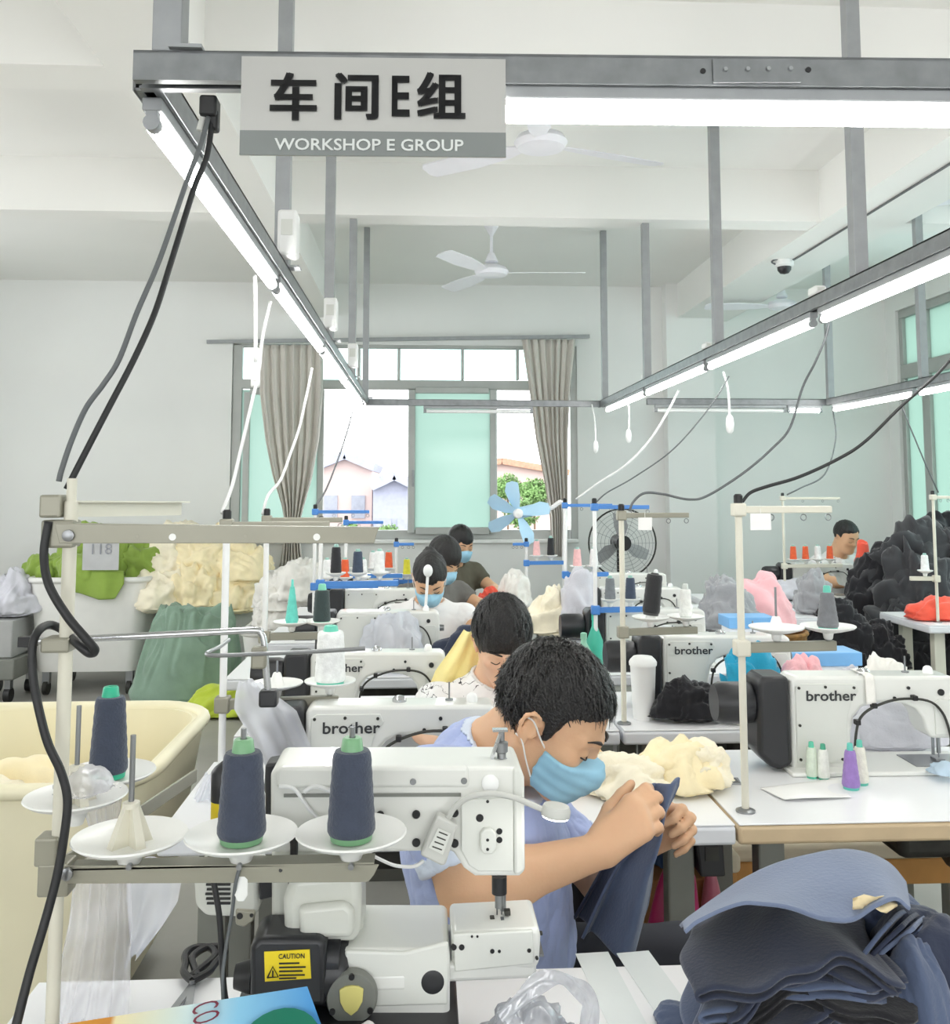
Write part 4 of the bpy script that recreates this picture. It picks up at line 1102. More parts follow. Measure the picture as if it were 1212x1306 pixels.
# upper arm: folded strip with holes
a = P(80, 680, YS - .012); b = P(482, 681, YS - .012)
ua = MB().prism([(P(x, y, YS)[0] - bx, P(x, y, YS)[2]) for x, y in ((76, 667), (484, 672), (478, 692), (82, 692))], (bx, YS - .015, 0), (1, 0, 0), (0, 0, 1), (0, 1, 0), .003).build('upper_arm', M_STANDG, st, world=True, smooth=None, bevel=.0008)
MB().prism([(P(x, y, YS)[0] - bx, P(x, y, YS)[2]) for x, y in ((76, 667), (484, 672), (484, 674), (76, 669))], (bx, YS - .005, 0), (1, 0, 0), (0, 0, 1), (0, 1, 0), .018).build('arm_flange', M_STANDG, st, world=True, smooth=None)
for x in (220, 404): MB().cyl(P(x, 685, YS - .0175), P(x, 685, YS - .0155), .0042, n=14).build('eyelet', M_DISH, ua, world=True)
for x in (313, 450, 175): MB().cyl(P(x, 684, YS - .0175), P(x, 684, YS - .0155), .0022, n=10).build('rivet', M_STANDG, ua, world=True)
bracket('upper_clamp', 58, 663, 98, 698, YS); MB().lathe([(.007, 0), (.007, .004), (.004, .005)], P(88, 683, YS - .016), 14, axis=(0, -1, 0)).build('bolt', M_STEEL, st, world=True)
bracket('top_clamp', 56, 631, 82, 660, YS)
# short arm reaching back from the top clamp
tb_ = MB(); A = P(80, 648, YS); tb_.bar((A[0], YS, A[2] - .002), (A[0] + .085, YS + .22, A[2] - .006), .004, .018); tb_.bar((A[0], YS, A[2] + .008), (A[0] + .09, YS + .22, A[2] + .004), .022, .002)
tb_.build('short_arm', M_STAND, st, world=True, smooth=None)
# lower spool arm
zl = P(280, 1109, YS)[2]
LA = MB().prism([(P(x, y, YS)[0] - bx, P(x, y, YS)[2]) for x, y in ((78, 1098), (484, 1097), (478, 1110), (470, 1119), (78, 1121))], (bx, YS - .013, 0), (1, 0, 0), (0, 0, 1), (0, 1, 0), .003).build('spool_arm', M_STANDG, st, world=True, smooth=None, bevel=.0008)
MB().box2((bx, YS - .0145, P(280, 1098, YS)[2] - .002), (P(478, 1098, YS)[0], YS + .014, P(280, 1098, YS)[2])).build('arm_flange', M_STANDG, st, world=True, smooth=None)
bracket('lower_clamp', 54, 1096, 92, 1138, YS); bracket('post_clamp', 50, 1064, 78, 1100, YS)
MB().lathe([(.007, 0), (.007, .004), (.004, .005)], P(86, 1114, YS - .016), 14, axis=(0, -1, 0)).build('bolt', M_STEEL, st, world=True)
for x in (166, 306, 448): MB().lathe([(.0035, 0), (.0035, .006)], P(x, 1104, YS - .016), 10, axis=(0, -1, 0)).build('bolt', M_STEEL, st, world=True)
MB().cyl(P(358, 1110, YS - .0150), P(358, 1110, YS - .0147), .0022, n=10).build('hole', M_BLK, LA, world=True)
# cross arm reaching back
zd = P(308, 1076, YS)[2]
sbar2('cross_arm', (bx, YS, zl + .005), (bx + .075, YS + .36, zl + .005), .02, .004, M_STANDG)
DR = 68 * YS / F_PX
dpos = {}
for nm, px, py, Y in (('a', 166, 1073, YS), ('b', 308, 1074, YS), ('c', 448, 1074, YS), ('d', 97, 1013, 1.335), ('e', 138, 986, 1.44)):
    p = P(px, py, Y); p[2] = zd; dpos[nm] = p
    MB().lathe([(.010, -.026), (.012, -.020), (.016, -.010), (DR * .5, -.003), (DR * .9, .006), (DR, .011), (DR * .985, .013), (DR * .9, .010), (DR * .5, .002), (.01, .002)], p, 40).build('dish', M_DISH, st, world=True, smooth=50)
    MB().cyl(p, p + (0, 0, {'a': .127, 'b': .133, 'c': .133, 'd': .128, 'e': .1}[nm]), .0034, n=8).build('spike', M_STEEL, st, world=True)
for nm in 'ad':
    h = MB()
    for k in range(4):
        an = R(45 + 90 * k); u = np.array([math.cos(an), math.sin(an), 0]); v = np.array([-u[1], u[0], 0]); p = dpos[nm]
        h.add([p + u * .026 - v * .006 + (0, 0, .002), p + u * .026 + v * .006 + (0, 0, .002), p + u * .009 + v * .004 + (0, 0, .046), p + u * .009 - v * .004 + (0, 0, .046),
               p + u * .004 - v * .004 + (0, 0, .002), p + u * .004 + v * .004 + (0, 0, .002), p + u * .003 + v * .003 + (0, 0, .046), p + u * .003 - v * .003 + (0, 0, .046)],
              [(0, 1, 2, 3), (4, 7, 6, 5), (0, 4, 5, 1), (1, 5, 6, 2), (2, 6, 7, 3), (3, 7, 4, 0)])
    h.lathe([(.010, .044), (.010, .05), (.006, .051)], dpos[nm], 14); h.build('cone_holder', M_STAND, st, world=True, smooth=30)
# thread guide rod with wire frame
rodp = [P(28, 819, YS + .02), P(60, 817, YS + .02), P(100, 815, YS + .02), P(240, 808, YS + .02), P(322, 804, YS + .02), P(333, 808, YS + .02), P(337, 822, YS + .02), P(340, 860, YS + .02), P(343, 893, YS + .02)]
MB().tube(spline(rodp, 6), .0042, 10).build('guide_rod', M_CHROME, st, world=True)
bracket('rod_clamp', 58, 812, 94, 830, YS, .034)
MB().box(P(36, 818, YS + .02), (.02, .012, .012)).build('rod_stop', M_BLK, st, world=True)
MB().box(P(331, 838, YS + .015), (.018, .02, .026)).build('frame_clamp', M_STANDG, st, world=True, bevel=.003)
MB().tube(spline([P(292, 816, YS + .16), P(280, 825, YS + .08), P(264, 833, YS + .02), P(275, 836, YS), P(330, 834, YS), P(400, 831, YS), P(466, 827, YS)], 5), .0026, 8).build('wire_frame', M_STEEL, st, world=True)
MB().box(P(343, 890, YS + .02), (.022, .02, .02)).build('rod_foot', M_DARK, st, world=True, bevel=.003)

NV = (58, 66, 84)
for nm, lb in (('b', 'navy thread cone with pale green tip beside the motor case'), ('c', 'navy thread cone with pale green tip before the machine arm')):
    cone(dpos[nm] + (0, 0, .003), .118, .0285, .0225, NV, lb, (122, 170, 128), tip=.13)
cone(dpos['e'] + (0, 0, .004), .128, .0268, .0205, NV, 'navy thread cone with bright teal tip above the cream bin', (44, 178, 140), tip=.115)

# ================================================================== people
M_SKIN = mat('skin', (218, 174, 138), .5, var=.05, scale=9, sss=.12, bump=.05, bscale=220)
M_SKIN2 = mat('skin_pale', (232, 190, 160), .5, var=.04, scale=9, sss=.12)
M_HAIR = mat('black_hair', (20, 18, 18), .40, var=.25, scale=60, bump=.5, bscale=240)
M_MASK = mat('pale_blue_mask', (150, 198, 222), .7, var=.03, scale=20, bump=.06, bscale=90)
M_STRAP = mat('white_strap', (236, 236, 232), .6)
M_BROW = mat('brow_hair', (44, 36, 32), .6)
M_LIP = mat('lips', (196, 124, 106), .5)

def frame_from(fwd, up_hint=(0, 0, 1)):
    f = np.asarray(fwd, float); f = f / np.linalg.norm(f)
    u = np.asarray(up_hint, float); u = u - f * (u @ f); u /= np.linalg.norm(u)
    r = np.cross(f, u)
    return np.stack([r, f, u], 1)           # columns: right, forward, up

def head_axes(yaw, pitch, roll=0):
    """yaw: heading in degrees, 0 = +x, 90 = away (+y); pitch down in degrees"""
    y, p = R(yaw), R(pitch)
    f = np.array([math.cos(y) * math.cos(p), math.sin(y) * math.cos(p), -math.sin(p)])
    M = frame_from(f, (math.cos(y) * math.sin(p), math.sin(y) * math.sin(p), math.cos(p)))
    if roll:
        c, s = math.cos(R(roll)), math.sin(R(roll)); M = M @ np.array([[c, 0, s], [0, 1, 0], [-s, 0, c]])
    return M

def add_head(F, H, M, s):
    def T(p): return H + M @ (np.asarray(p, float) * s)
    E = lambda c, r, k=.02, mode='add': F.ell(T(c), np.asarray(r) * s, M, k * s, mode)
    C = lambda a, b, ra, rb, k=.02, mode='add': F.cone(T(a), T(b), ra * s, rb * s, k * s, mode)
    E((0, -.012, .045), (.076, .097, .084)); E((0, .03, .01), (.066, .062, .085), .03)
    E((0, .035, -.048), (.057, .058, .058), .03); E((0, .072, -.088), (.026, .022, .020), .03)
    for sx in (-1, 1):
        C((sx * .055, -.01, -.045), (sx * .022, .075, -.09), .016, .014, .02)      # jaw line
        E((sx * .044, .062, -.012), (.022, .024, .02), .022)                        # cheek
        C((sx * .012, .092, .027), (sx * .046, .074, .026), .010, .009, .014)       # brow ridge
        E((sx * .032, .096, .009), (.014, .012, .011), .014, 'sub')                 # socket
        E((sx * .032, .079, .008), (.0145, .0145, .0125), .004)                     # lidded eye
    C((0, .090, .018), (0, .110, -.020), .0075, .0105, .012)                        # nose
    for sx in (-1, 1): E((sx * .011, .101, -.024), (.0075, .009, .0075), .007)
    E((0, .092, -.052), (.022, .010, .006), .010); E((0, .089, -.062), (.019, .010, .007), .008)
    for sx in (-1, 1):                                                              # ears
        E((sx * .077, -.012, -.002), (.006, .013, .026), .004); E((sx * .079, -.008, -.028), (.005, .007, .009), .004)
        hx = [(.076, .002, .014), (.083, -.004, .027), (.088, -.016, .029), (.091, -.026, .018), (.089, -.028, .002), (.084, -.022, -.016), (.080, -.012, -.030)]
        for p, q in zip(hx[:-1], hx[1:]): C((sx * p[0], p[1], p[2]), (sx * q[0], q[1], q[2]), .0042, .0042, .004)
        C((sx * .079, .002, -.004), (sx * .082, -.001, -.014), .005, .004, .004)
        E((sx * .086, -.012, .0), (.007, .008, .014), .004, 'sub')
    return T

def hair_mesh(s, hairline, seed, vol=(.0, .0, .0), h=.0034, amp=.004, extra=(), locks=0):
    """hair cap in head coordinates"""
    F = Field((-.14 * s,) * 3, (.14 * s, .15 * s, .19 * s), h)
    F.lo[:] = (-.14 * s, -.16 * s, -.14 * s); F.ax = [F.lo[i] + h * np.arange(F.n[i]) for i in range(3)]
    F.ell((0, -.012 * s, .045 * s), (np.array([.085, .107, .094]) + np.array(vol)) * s, None, 0)
    for (c, r, k) in extra: F.ell(np.asarray(c) * s, np.asarray(r) * s, None, k * s)
    X, Y, Z = np.meshgrid(*F.ax, indexing='ij')
    zmin = np.interp(Y / s, [q[0] for q in hairline], [q[1] for q in hairline]) * s
    cut = (zmin - Z) * .75 + .006 * s * np.sin(Y / s * 130 + X / s * 40) * (Y > .03 * s)
    F.D = np.maximum(F.D, cut.astype(np.float32))
    V, Q = F.mesh(1); Nn = normals(V, Q); q = V / s
    crown = q - np.array([0, -.05, .13]); rad = np.linalg.norm(crown[:, :2], axis=1); ang = np.arctan2(crown[:, 1], crown[:, 0])
    strand = noise3(np.stack([ang * 9, rad * 22, q[:, 2] * 12], 1), seed) * .65 + noise3(np.stack([ang * 24, rad * 30, q[:, 2] * 20], 1), seed + 5) * .45
    V = V + Nn * (amp * strand)[:, None] * s
    if locks:
        rng = np.random.RandomState(seed + 77); idx = rng.randint(0, len(V), locks); r0 = V[idx]; n0 = Nn[idx]
        keep = ((r0[:, 2] > .03 * s) | (r0[:, 1] < -.02 * s)) & ((r0[:, 1] < .04 * s) | (r0[:, 2] > .092 * s)) & ~((r0[:, 1] > -.045 * s) & (r0[:, 1] < .06 * s) & (r0[:, 2] < .06 * s)); r0, n0 = r0[keep], n0[keep]; m = len(r0)
        fl = r0 - np.array([0, -.05, .12]) * s; fl[:, 2] *= .35; fl[:, 1] += .03 * s * (r0[:, 2] > .05 * s)
        fl += rng.normal(size=(m, 3)) * .022 * s; fl -= n0 * np.sum(fl * n0, 1, keepdims=True); fl /= np.linalg.norm(fl, axis=1, keepdims=True) + 1e-9
        sd = np.cross(fl, n0); sd /= np.linalg.norm(sd, axis=1, keepdims=True) + 1e-9
        ln = (.022 + .014 * rng.rand(m, 1)) * s; w = (.0013 + .0012 * rng.rand(m, 1)) * s; lift = (.10 + .25 * rng.rand(m, 1))
        P0 = r0 - n0 * .002 * s; P1 = P0 + fl * ln * .5 + n0 * lift * ln * .5; P2 = P0 + fl * ln + n0 * lift * ln * .35 - np.array([0, 0, .004 * s])
        B = np.stack([P0 - sd * w, P0 + sd * w, P1 + sd * w * .8, P1 - sd * w * .8, P2 + sd * w * .15, P2 - sd * w * .15], 1).reshape(-1, 3)
        k = len(V) + 6 * np.arange(m)[:, None]
        Q = np.concatenate([Q, k + np.array([[0, 1, 2, 3]]), k + np.array([[3, 2, 4, 5]])]); V = np.concatenate([V, B])
    return V, Q

HL_SHORT = [(-.16, -.07), (-.06, -.068), (-.04, -.035), (-.028, .018), (.006, .024), (.012, -.008), (.026, -.004), (.036, .04), (.056, .066), (.080, .080), (.12, .088)]
HL_FRINGE = [(-.16, -.07), (-.06, -.062), (-.035, -.02), (-.025, .022), (.012, .022), (.020, -.012), (.036, -.008), (.05, .022), (.08, .034), (.12, .036)]
HL_TIED = [(-.16, -.03), (-.06, -.03), (-.04, 0.0), (-.028, .028), (.012, .026), (.02, .0), (.036, .005), (.05, .04), (.075, .06), (.12, .066)]

def hand(F, w, d, n, side, lens=1.0, curl=((45, 60, 30),) * 4, thumb=(30, 20), k=.006, spread=3):
    """hand on field F: w wrist, d along the palm, n out of the back of the hand, side +1 right, -1 left"""
    d = np.asarray(d, float); d /= np.linalg.norm(d); n = np.asarray(n, float); n = n - d * (n @ d); n /= np.linalg.norm(n)
    l = np.cross(n, d) * side; s = lens; out = []
    off = (.027, .009, -.009, -.026); ml = (.088, .091, .085, .077)
    seg = ((.042, .026, .020), (.046, .029, .021), (.042, .027, .020), (.034, .021, .018)); rad = (.0098, .0100, .0095, .0083)
    for i in range(4):
        p = w + (d * ml[i] + l * off[i]) * s
        F.cone(w + l * off[i] * .55 * s + d * .012 * s, p, .0145 * s, .0118 * s, .016 * s)
        F.cone(p + n * .001, p + n * .0015, rad[i] * 1.12 * s, rad[i] * 1.12 * s, .004 * s)
        a = 0; q = p
        for j in range(3):
            a += curl[i][j]; sp = R(spread * (1.2 - i * .8))
            dd = d * math.cos(R(a)) - n * math.sin(R(a)) + l * math.sin(sp) * (1 if j == 0 else .3); dd /= np.linalg.norm(dd)
            e = q + dd * seg[i][j] * s; r0 = rad[i] * (1, .93, .85)[j] * s; r1 = rad[i] * (.95, .86, .72)[j] * s
            F.cone(q, e, r0, r1, k * (.6 if j else 1.0) * s); q = e
        out.append((q, dd))
    t0 = w + (d * .022 + l * .022 - n * .006) * s
    d1 = d * math.cos(R(thumb[0])) + l * math.sin(R(thumb[0])) * .8 - n * .45; d1 /= np.linalg.norm(d1)
    t1 = t0 + d1 * .042 * s; d2 = d * math.cos(R(thumb[1])) + l * math.sin(R(thumb[1])) - n * .35; d2 /= np.linalg.norm(d2)
    t2 = t1 + d2 * .034 * s; t3 = t2 + (d2 - n * .15) * .026 * s
    F.cone(t0, t1, .0155 * s, .0125 * s, .014 * s); F.cone(t1, t2, .0115 * s, .0105 * s, .005 * s); F.cone(t2, t3, .0105 * s, .008 * s, .004 * s)
    return out, (t2, t3)

def wrinkle(V, Q, amp, scale, seed, stretch=(1, 1, 1)):
    return V + normals(V, Q) * (amp * folds(V * scale * np.asarray(stretch), seed, 2))[:, None]

def person(label, J, shirt, hairline, h=.006, skin=None, mask=False, hair_s=1.0, hs=1.0, seed=1, sleeve=.55, collar=None, cuff=None, hands=None, hair_extra=(), group=None, wr=.006, hvol=(0, 0, 0), trousers=None, eyes=True, locks=0):
    """J: dict of world points head, yaw, pitch, roll, c7, shn, shf, eln, elf, wrn, wrf, chest, belly, pelvis, radii"""
    skin = skin or M_SKIN
    g = lambda k: np.asarray(J[k], float)
    root = thing('person', (g('pelvis')[0], g('pelvis')[1], 0), label, 'person', group)
    Mh = head_axes(J['yaw'], J['pitch'], J.get('roll', 0)); H = g('head')
    pts = np.array([g(k) for k in ('head', 'c7', 'shn', 'shf', 'eln', 'elf', 'wrn', 'wrf', 'chest', 'belly')])
    lo = pts.min(0) - .2; hi = pts.max(0) + .2; lo[2] = g('belly')[2] - .1
    F = Field(lo, hi, h)
    T = add_head(F, H, Mh, hs)
    F.cone(T((0, -.035, -.03)), g('c7') + (g('chest') - g('c7')) * .12, .054 * hs, .062, .03)
    F.cone(T((0, .0, -.06)), g('c7') * .75 + g('chest') * .25, .045 * hs, .055, .03)
    F.cone(g('c7'), g('chest'), .05, .09, .03); F.cone(g('chest'), g('belly'), .10, .10, .04)
    sr = J.get('sr', 1.0)
    for a, b, c in (('shn', 'eln', 'wrn'), ('shf', 'elf', 'wrf')):
        A, B, Cc = g(a), g(b), g(c)
        F.cone(g('c7') * .3 + g('chest') * .7, A, .05, .045, .02)
        F.cone(A, B, .050 * sr, .041 * sr, .02); F.cone(B, B + (Cc - B) * .35, .041 * sr, .043 * sr, .02); F.cone(B + (Cc - B) * .35, Cc, .043 * sr, .027 * sr, .02)
    tips = {}
    for key, hd in (hands or {}).items():
        tips[key] = hand(F, g('wrn' if key == 'near' else 'wrf'), *hd['dn'], hd['side'], hd.get('s', 1.0), hd['curl'], hd.get('thumb', (35, 20)))
    if not hands:
        for k in ('n', 'f'):
            w = g('wr' + k); d = w - g('el' + k); d = d / np.linalg.norm(d)
            hand(F, w, d, np.array([0, -.2, 1.0]), 1 if k == 'n' else -1, .95, ((25, 30, 20),) * 4)
    V, Q = F.mesh(2)
    body = link_mesh('body', V, Q, skin, root, world=True, smooth=180)
    # hair
    Vh, Qh = hair_mesh(hs, hairline, seed, vol=hvol, h=max(.0034, h * .8), extra=hair_extra, locks=locks)
    link_mesh('hair', H + Vh @ Mh.T, Qh, M_HAIR, root, world=True, smooth=180)
    if eyes:
        for sx in (-1, 1):
            a = [T((sx * x, y, z)) for x, y, z in ((.014, .1015, .0335), (.025, .0995, .038), (.038, .092, .0385), (.050, .082, .034))]
            MB().tube(spline(a, 4), np.interp(np.linspace(0, 1, 13), [0, .4, 1], [.0022, .0036, .0012]) * hs, 6).build('eyebrow', M_BROW, body, world=True)
            a = [T((sx * x, y, z)) for x, y, z in ((.019, .0905, .0035), (.026, .0935, .0005), (.034, .0935, -.0002), (.046, .0855, .003))]
            MB().tube(spline(a, 4), .0014 * hs, 6).build('eyelashes', M_BROW, body, world=True)
    # mask
    if mask:
        Fm = Field(H - .2 * hs, H + .2 * hs, h * .9)
        add_head(Fm, H, Mh, hs); Fm.ell(H + Mh @ np.array([0, .072, -.048]) * hs, np.array([.046, .040, .048]) * hs, Mh, .035 * hs); Fm.cone(H + Mh @ np.array([0, .094, 0]) * hs, H + Mh @ np.array([0, .107, -.03]) * hs, .012 * hs, .02 * hs, .03 * hs)
        X, Y, Z = np.meshgrid(*Fm.ax, indexing='ij'); q = (np.stack([X, Y, Z], -1) - H) @ Mh / hs
        x, y, z = q[..., 0], q[..., 1], q[..., 2]
        top = np.interp(np.abs(x), [0, .02, .05, .08], [.006, -.006, -.016, -.022])
        dd = (Fm.D - .0055 * hs) / hs
        dd = np.maximum(dd, z - top); dd = np.maximum(dd, -.094 - z + 0 * y); dd = np.maximum(dd, .030 + .25 * np.maximum(0, -z - .06) - y)
        Fm.D = (dd * hs).astype(np.float32)
        Vm, Qm = Fm.mesh(2); qm = (Vm - H) @ Mh / hs
        Vm = Vm + normals(Vm, Qm) * (.0007 * np.sin(qm[:, 2] * 300 + 6 * qm[:, 0]) * hs)[:, None]
        mk = link_mesh('face_mask', Vm, Qm, M_MASK, root, world=True, smooth=180)
        for sx in (-1, 1):
            for z0, z1 in ((-.022, .014), (-.076, -.026)):
                a = [T((sx * .062, .034, z0)), T((sx * .075, .012, z0 * .5 + z1 * .5)), T((sx * .083, -.010, z1)), T((sx * .082, -.026, z1 * .9))]
                MB().tube(spline(a, 5), .0016 * hs, 6).build('ear_loop', M_STRAP, mk, world=True)
    # shirt
    Fs = Field(lo, hi, h)
    rc = J.get('rchest', (.15, .19, .19)); rb = J.get('rbelly', (.15, .18, .2))
    Mb = frame_from(J.get('bfwd', (1, 0, 0)))
    Fs.ell(g('chest'), (rc[1], rc[0], rc[2]), Mb, .05); Fs.ell(g('belly'), (rb[1], rb[0], rb[2]), Mb, .08)
    nb = g('c7') * .86 + g('chest') * .14
    Fs.cone(nb, g('chest'), .082, .12, .05)
    for a, b in (('shn', 'eln'), ('shf', 'elf')):
        A, B = g(a), g(b)
        Fs.cone(nb * .8 + g('chest') * .2, A, .066, .066, .05)
        Fs.cone(A, A + (B - A) * sleeve, .068 * sr, .060 * sr, .035)
    # cut the neck opening and the sleeve ends
    nd = T((0, -.02, -.09)) - nb; nd = nd / np.linalg.norm(nd)
    Fs.cone(g('c7') * .9 + g('chest') * .1 + nd * .02, T((0, -.02, -.10)) + nd * .02, .066, .075, .008, 'sub')
    X, Y, Z = np.meshgrid(*Fs.ax, indexing='ij')
    for a, b in (('shn', 'eln'), ('shf', 'elf')):
        A, B = g(a), g(b); d = (B - A) / np.linalg.norm(B - A); e = A + (B - A) * sleeve
        sd = (X - e[0]) * d[0] + (Y - e[1]) * d[1] + (Z - e[2]) * d[2]
        rr = np.sqrt((X - e[0]) ** 2 + (Y - e[1]) ** 2 + (Z - e[2]) ** 2)
        cutd = np.maximum(sd, rr - .10)
        m = rr < .13
        Fs.D[m] = np.maximum(Fs.D[m], -np.maximum(-sd[m], -1)[...] * 0 + np.where(sd[m] > -.02, np.minimum(sd[m], .1 - rr[m]), Fs.D[m]).astype(np.float32))
    Vs, Qs = Fs.mesh(2)
    Vs = wrinkle(Vs, Qs, wr, 9, seed + 3, (1, 1, .7)); Vs = wrinkle(Vs, Qs, wr * .4, 22, seed + 4, (1, 1, .6))
    sh = link_mesh('shirt', Vs, Qs, shirt, root, world=True, smooth=180)
    Ns = normals(Vs, Qs)
    def band(nm, sel, m, off):
        q = Qs[sel[Qs].all(1)]
        if len(q) == 0: return
        ids = np.unique(q); rm = -np.ones(len(Vs), int); rm[ids] = np.arange(len(ids))
        link_mesh(nm, (Vs + Ns * off)[ids], rm[q], m, sh, world=True, smooth=180, solid=.003)
    if collar is not None:
        a_, b_ = g('c7') * .9 + g('chest') * .1 + nd * .02, T((0, -.02, -.10)) + nd * .02; ab = b_ - a_; t = np.clip((Vs - a_) @ ab / (ab @ ab), 0, 1)
        band('collar', np.linalg.norm(Vs - a_ - t[:, None] * ab, axis=1) - (.066 + .009 * t) < J.get('cw', .011), collar, .0015)
    if cuff is not None:
        for a, b in (('shn', 'eln'), ('shf', 'elf')):
            A, B = g(a), g(b); d = (B - A) / np.linalg.norm(B - A); e = A + (B - A) * sleeve; sd = (Vs - e) @ d; rr = np.linalg.norm(Vs - e - sd[:, None] * d, axis=1)
            band('cuff', (sd > -.024) & (sd < .03) & (rr < .085), cuff, .0015)
    if trousers is not None:
        pel = g('pelvis'); f = Mb[:, 1]; r_ = Mb[:, 0]
        Ft = Field(np.minimum(pel, pel + f * .55) - .3, np.maximum(pel, pel + f * .55) + (.3, .3, .25), .012)
        Ft.lo[2] = 0.0; Ft.n[2] = int((pel[2] + .25) / .012); Ft.ax[2] = .012 * np.arange(Ft.n[2]); Ft.D = np.full(tuple(Ft.n), .2, np.float32)
        Ft.ell(pel + (0, 0, .06), (.17, .14, .12), Mb, .04)
        for sx in (-1, 1):
            hip = pel + r_ * sx * .09 + (0, 0, .04); kn = hip + f * .40 + r_ * sx * .04; an = np.array([*(kn - f * .04)[:2], .10])
            Ft.cone(hip, kn, .085, .062, .04); Ft.cone(kn, an, .06, .045, .03); Ft.cone(an, an + f * .12 - (0, 0, .055), .045, .04, .02)
        Vt, Qt = Ft.mesh(2); Vt[:, 2] = np.maximum(Vt[:, 2], .002)
        link_mesh('trousers', Vt, Qt, trousers, root, world=True, smooth=180)
    return root, tips, T

# ---------------------------------------------------------------- masked man in the periwinkle shirt
M_PERI = mat('periwinkle_jersey', (168, 182, 226), .85, var=.05, scale=14, bump=.12, bscale=120, sheen=.2)
M_PALE = mat('pale_blue_rib', (214, 224, 240), .85, var=.03, bump=.1, bscale=200)
M_TROU = mat('dark_trousers', (50, 52, 60), .85, var=.08)
J1 = dict(head=P(699, 920, 1.66), yaw=-24, pitch=34, c7=P(612, 962, 1.735), shn=P(548, 1012, 1.60), shf=P(655, 1010, 1.90), eln=P(594, 1136, 1.55), elf=P(770, 1125, 1.90),
          wrn=P(764, 1086, 1.575), wrf=P(812, 1080, 1.745), chest=P(618, 1065, 1.755), belly=P(632, 1190, 1.77), pelvis=P(610, 1300, 1.80), bfwd=(1, -.05, 0), rchest=(.142, .165, .16), rbelly=(.138, .16, .19), sr=.98)
hn = dict(dn=((.78, .05, .60), (-.30, -.86, .40)), side=1, curl=((34, 44, 24), (38, 46, 26), (42, 46, 26), (46, 46, 26)), thumb=(38, 12), s=1.0)
hf = dict(dn=((.80, -.12, .50), (.12, .98, .05)), side=-1, curl=((58, 82, 38), (58, 84, 38), (60, 82, 36), (62, 80, 36)), thumb=(40, 25), s=.98)
man1, TIPS, T1 = person('man in a periwinkle shirt and blue face mask handling denim cloth', J1, M_PERI, HL_SHORT, h=.0036, mask=True, hs=.94, seed=4, collar=M_PALE, cuff=M_PALE, hands=dict(near=hn, far=hf), hvol=(.002, .002, .010), trousers=M_TROU, sleeve=.72, wr=.007, locks=3800)

# ---------------------------------------------------------------- the others
def scribble_mat():
    m = mat('white_print_jersey', (238, 238, 238), .85, var=.02, bump=.08, bscale=120)
    nt = m.node_tree; N = nt.nodes; L = nt.links; b = N['Principled BSDF']
    tc = N.new('ShaderNodeTexCoord'); nz = N.new('ShaderNodeTexNoise'); nz.inputs['Scale'].default_value = 16; nz.inputs['Detail'].default_value = 2; nz.inputs['Distortion'].default_value = 1.6
    L.new(tc.outputs['Object'], nz.inputs['Vector'])
    sb = N.new('ShaderNodeMath'); sb.operation = 'SUBTRACT'; sb.inputs[1].default_value = .5; L.new(nz.outputs['Fac'], sb.inputs[0])
    ab = N.new('ShaderNodeMath'); ab.operation = 'ABSOLUTE'; L.new(sb.outputs[0], ab.inputs[0])
    n2 = N.new('ShaderNodeTexNoise'); n2.inputs['Scale'].default_value = 7; L.new(tc.outputs['Object'], n2.inputs['Vector'])
    md = N.new('ShaderNodeMath'); md.operation = 'LESS_THAN'; md.inputs[1].default_value = .012; L.new(ab.outputs[0], md.inputs[0])
    m2 = N.new('ShaderNodeMath'); m2.operation = 'GREATER_THAN'; m2.inputs[1].default_value = .5; L.new(n2.outputs['Fac'], m2.inputs[0])
    mu = N.new('ShaderNodeMath'); mu.operation = 'MULTIPLY'; L.new(md.outputs[0], mu.inputs[0]); L.new(m2.outputs[0], mu.inputs[1])
    mx = N.new('ShaderNodeMix'); mx.data_type = 'RGBA'; old = b.inputs['Base Color'].links[0].from_socket
    L.new(mu.outputs[0], mx.inputs['Factor']); L.new(old, mx.inputs['A']); mx.inputs['B'].default_value = (.06, .06, .07, 1)
    L.new(mx.outputs['Result'], b.inputs['Base Color'])
    return m
def seated(px, py, Y, yaw, pitch, hs=.97, lean=.10, roll=0, body_yaw=None, drop=.0, arm=.3):
    H = P(px, py, Y); by = R(yaw if body_yaw is None else body_yaw); f = np.array([math.cos(by), math.sin(by), 0]); r = np.array([f[1], -f[0], 0])
    c7 = H - f * lean + np.array([0, 0, -.125 - drop]); ch = c7 - f * .01 + np.array([0, 0, -.16]); be = ch - f * .03 + np.array([0, 0, -.2])
    d = dict(head=H, yaw=yaw, pitch=pitch, roll=roll, c7=c7, chest=ch, belly=be, pelvis=np.array([be[0], be[1], .5]) - f * .05, bfwd=f, rchest=(.115, .165, .15), rbelly=(.12, .155, .17), sr=.92)
    for k, s in (('n', 1), ('f', -1)):
        sh = c7 + r * s * .165 + np.array([0, 0, -.07]); d['sh' + k] = sh
        el = sh + r * s * .06 + f * .14; el[2] = max(.83, sh[2] - .20); d['el' + k] = el; wv = el + f * .19 - r * s * .10; wv[2] = .815; d['wr' + k] = wv
    return d
M_GREYSH = mat('grey_jersey', (112, 110, 106), .85, var=.05, bump=.08); M_OLIVE = mat('olive_jersey', (92, 88, 74), .85, var=.06); M_WSH = mat('white_jersey', (232, 232, 232), .85, var=.03, bump=.06)
person('young man in a white line-print shirt bending over his sewing', seated(641, 820, 2.72, -86, 30, .93, roll=4, body_yaw=-80), scribble_mat(), HL_FRINGE, h=.0055, skin=M_SKIN2, hs=.93, seed=9, hvol=(.006, .006, .012), trousers=M_TROU, locks=2500, collar=M_WSH)
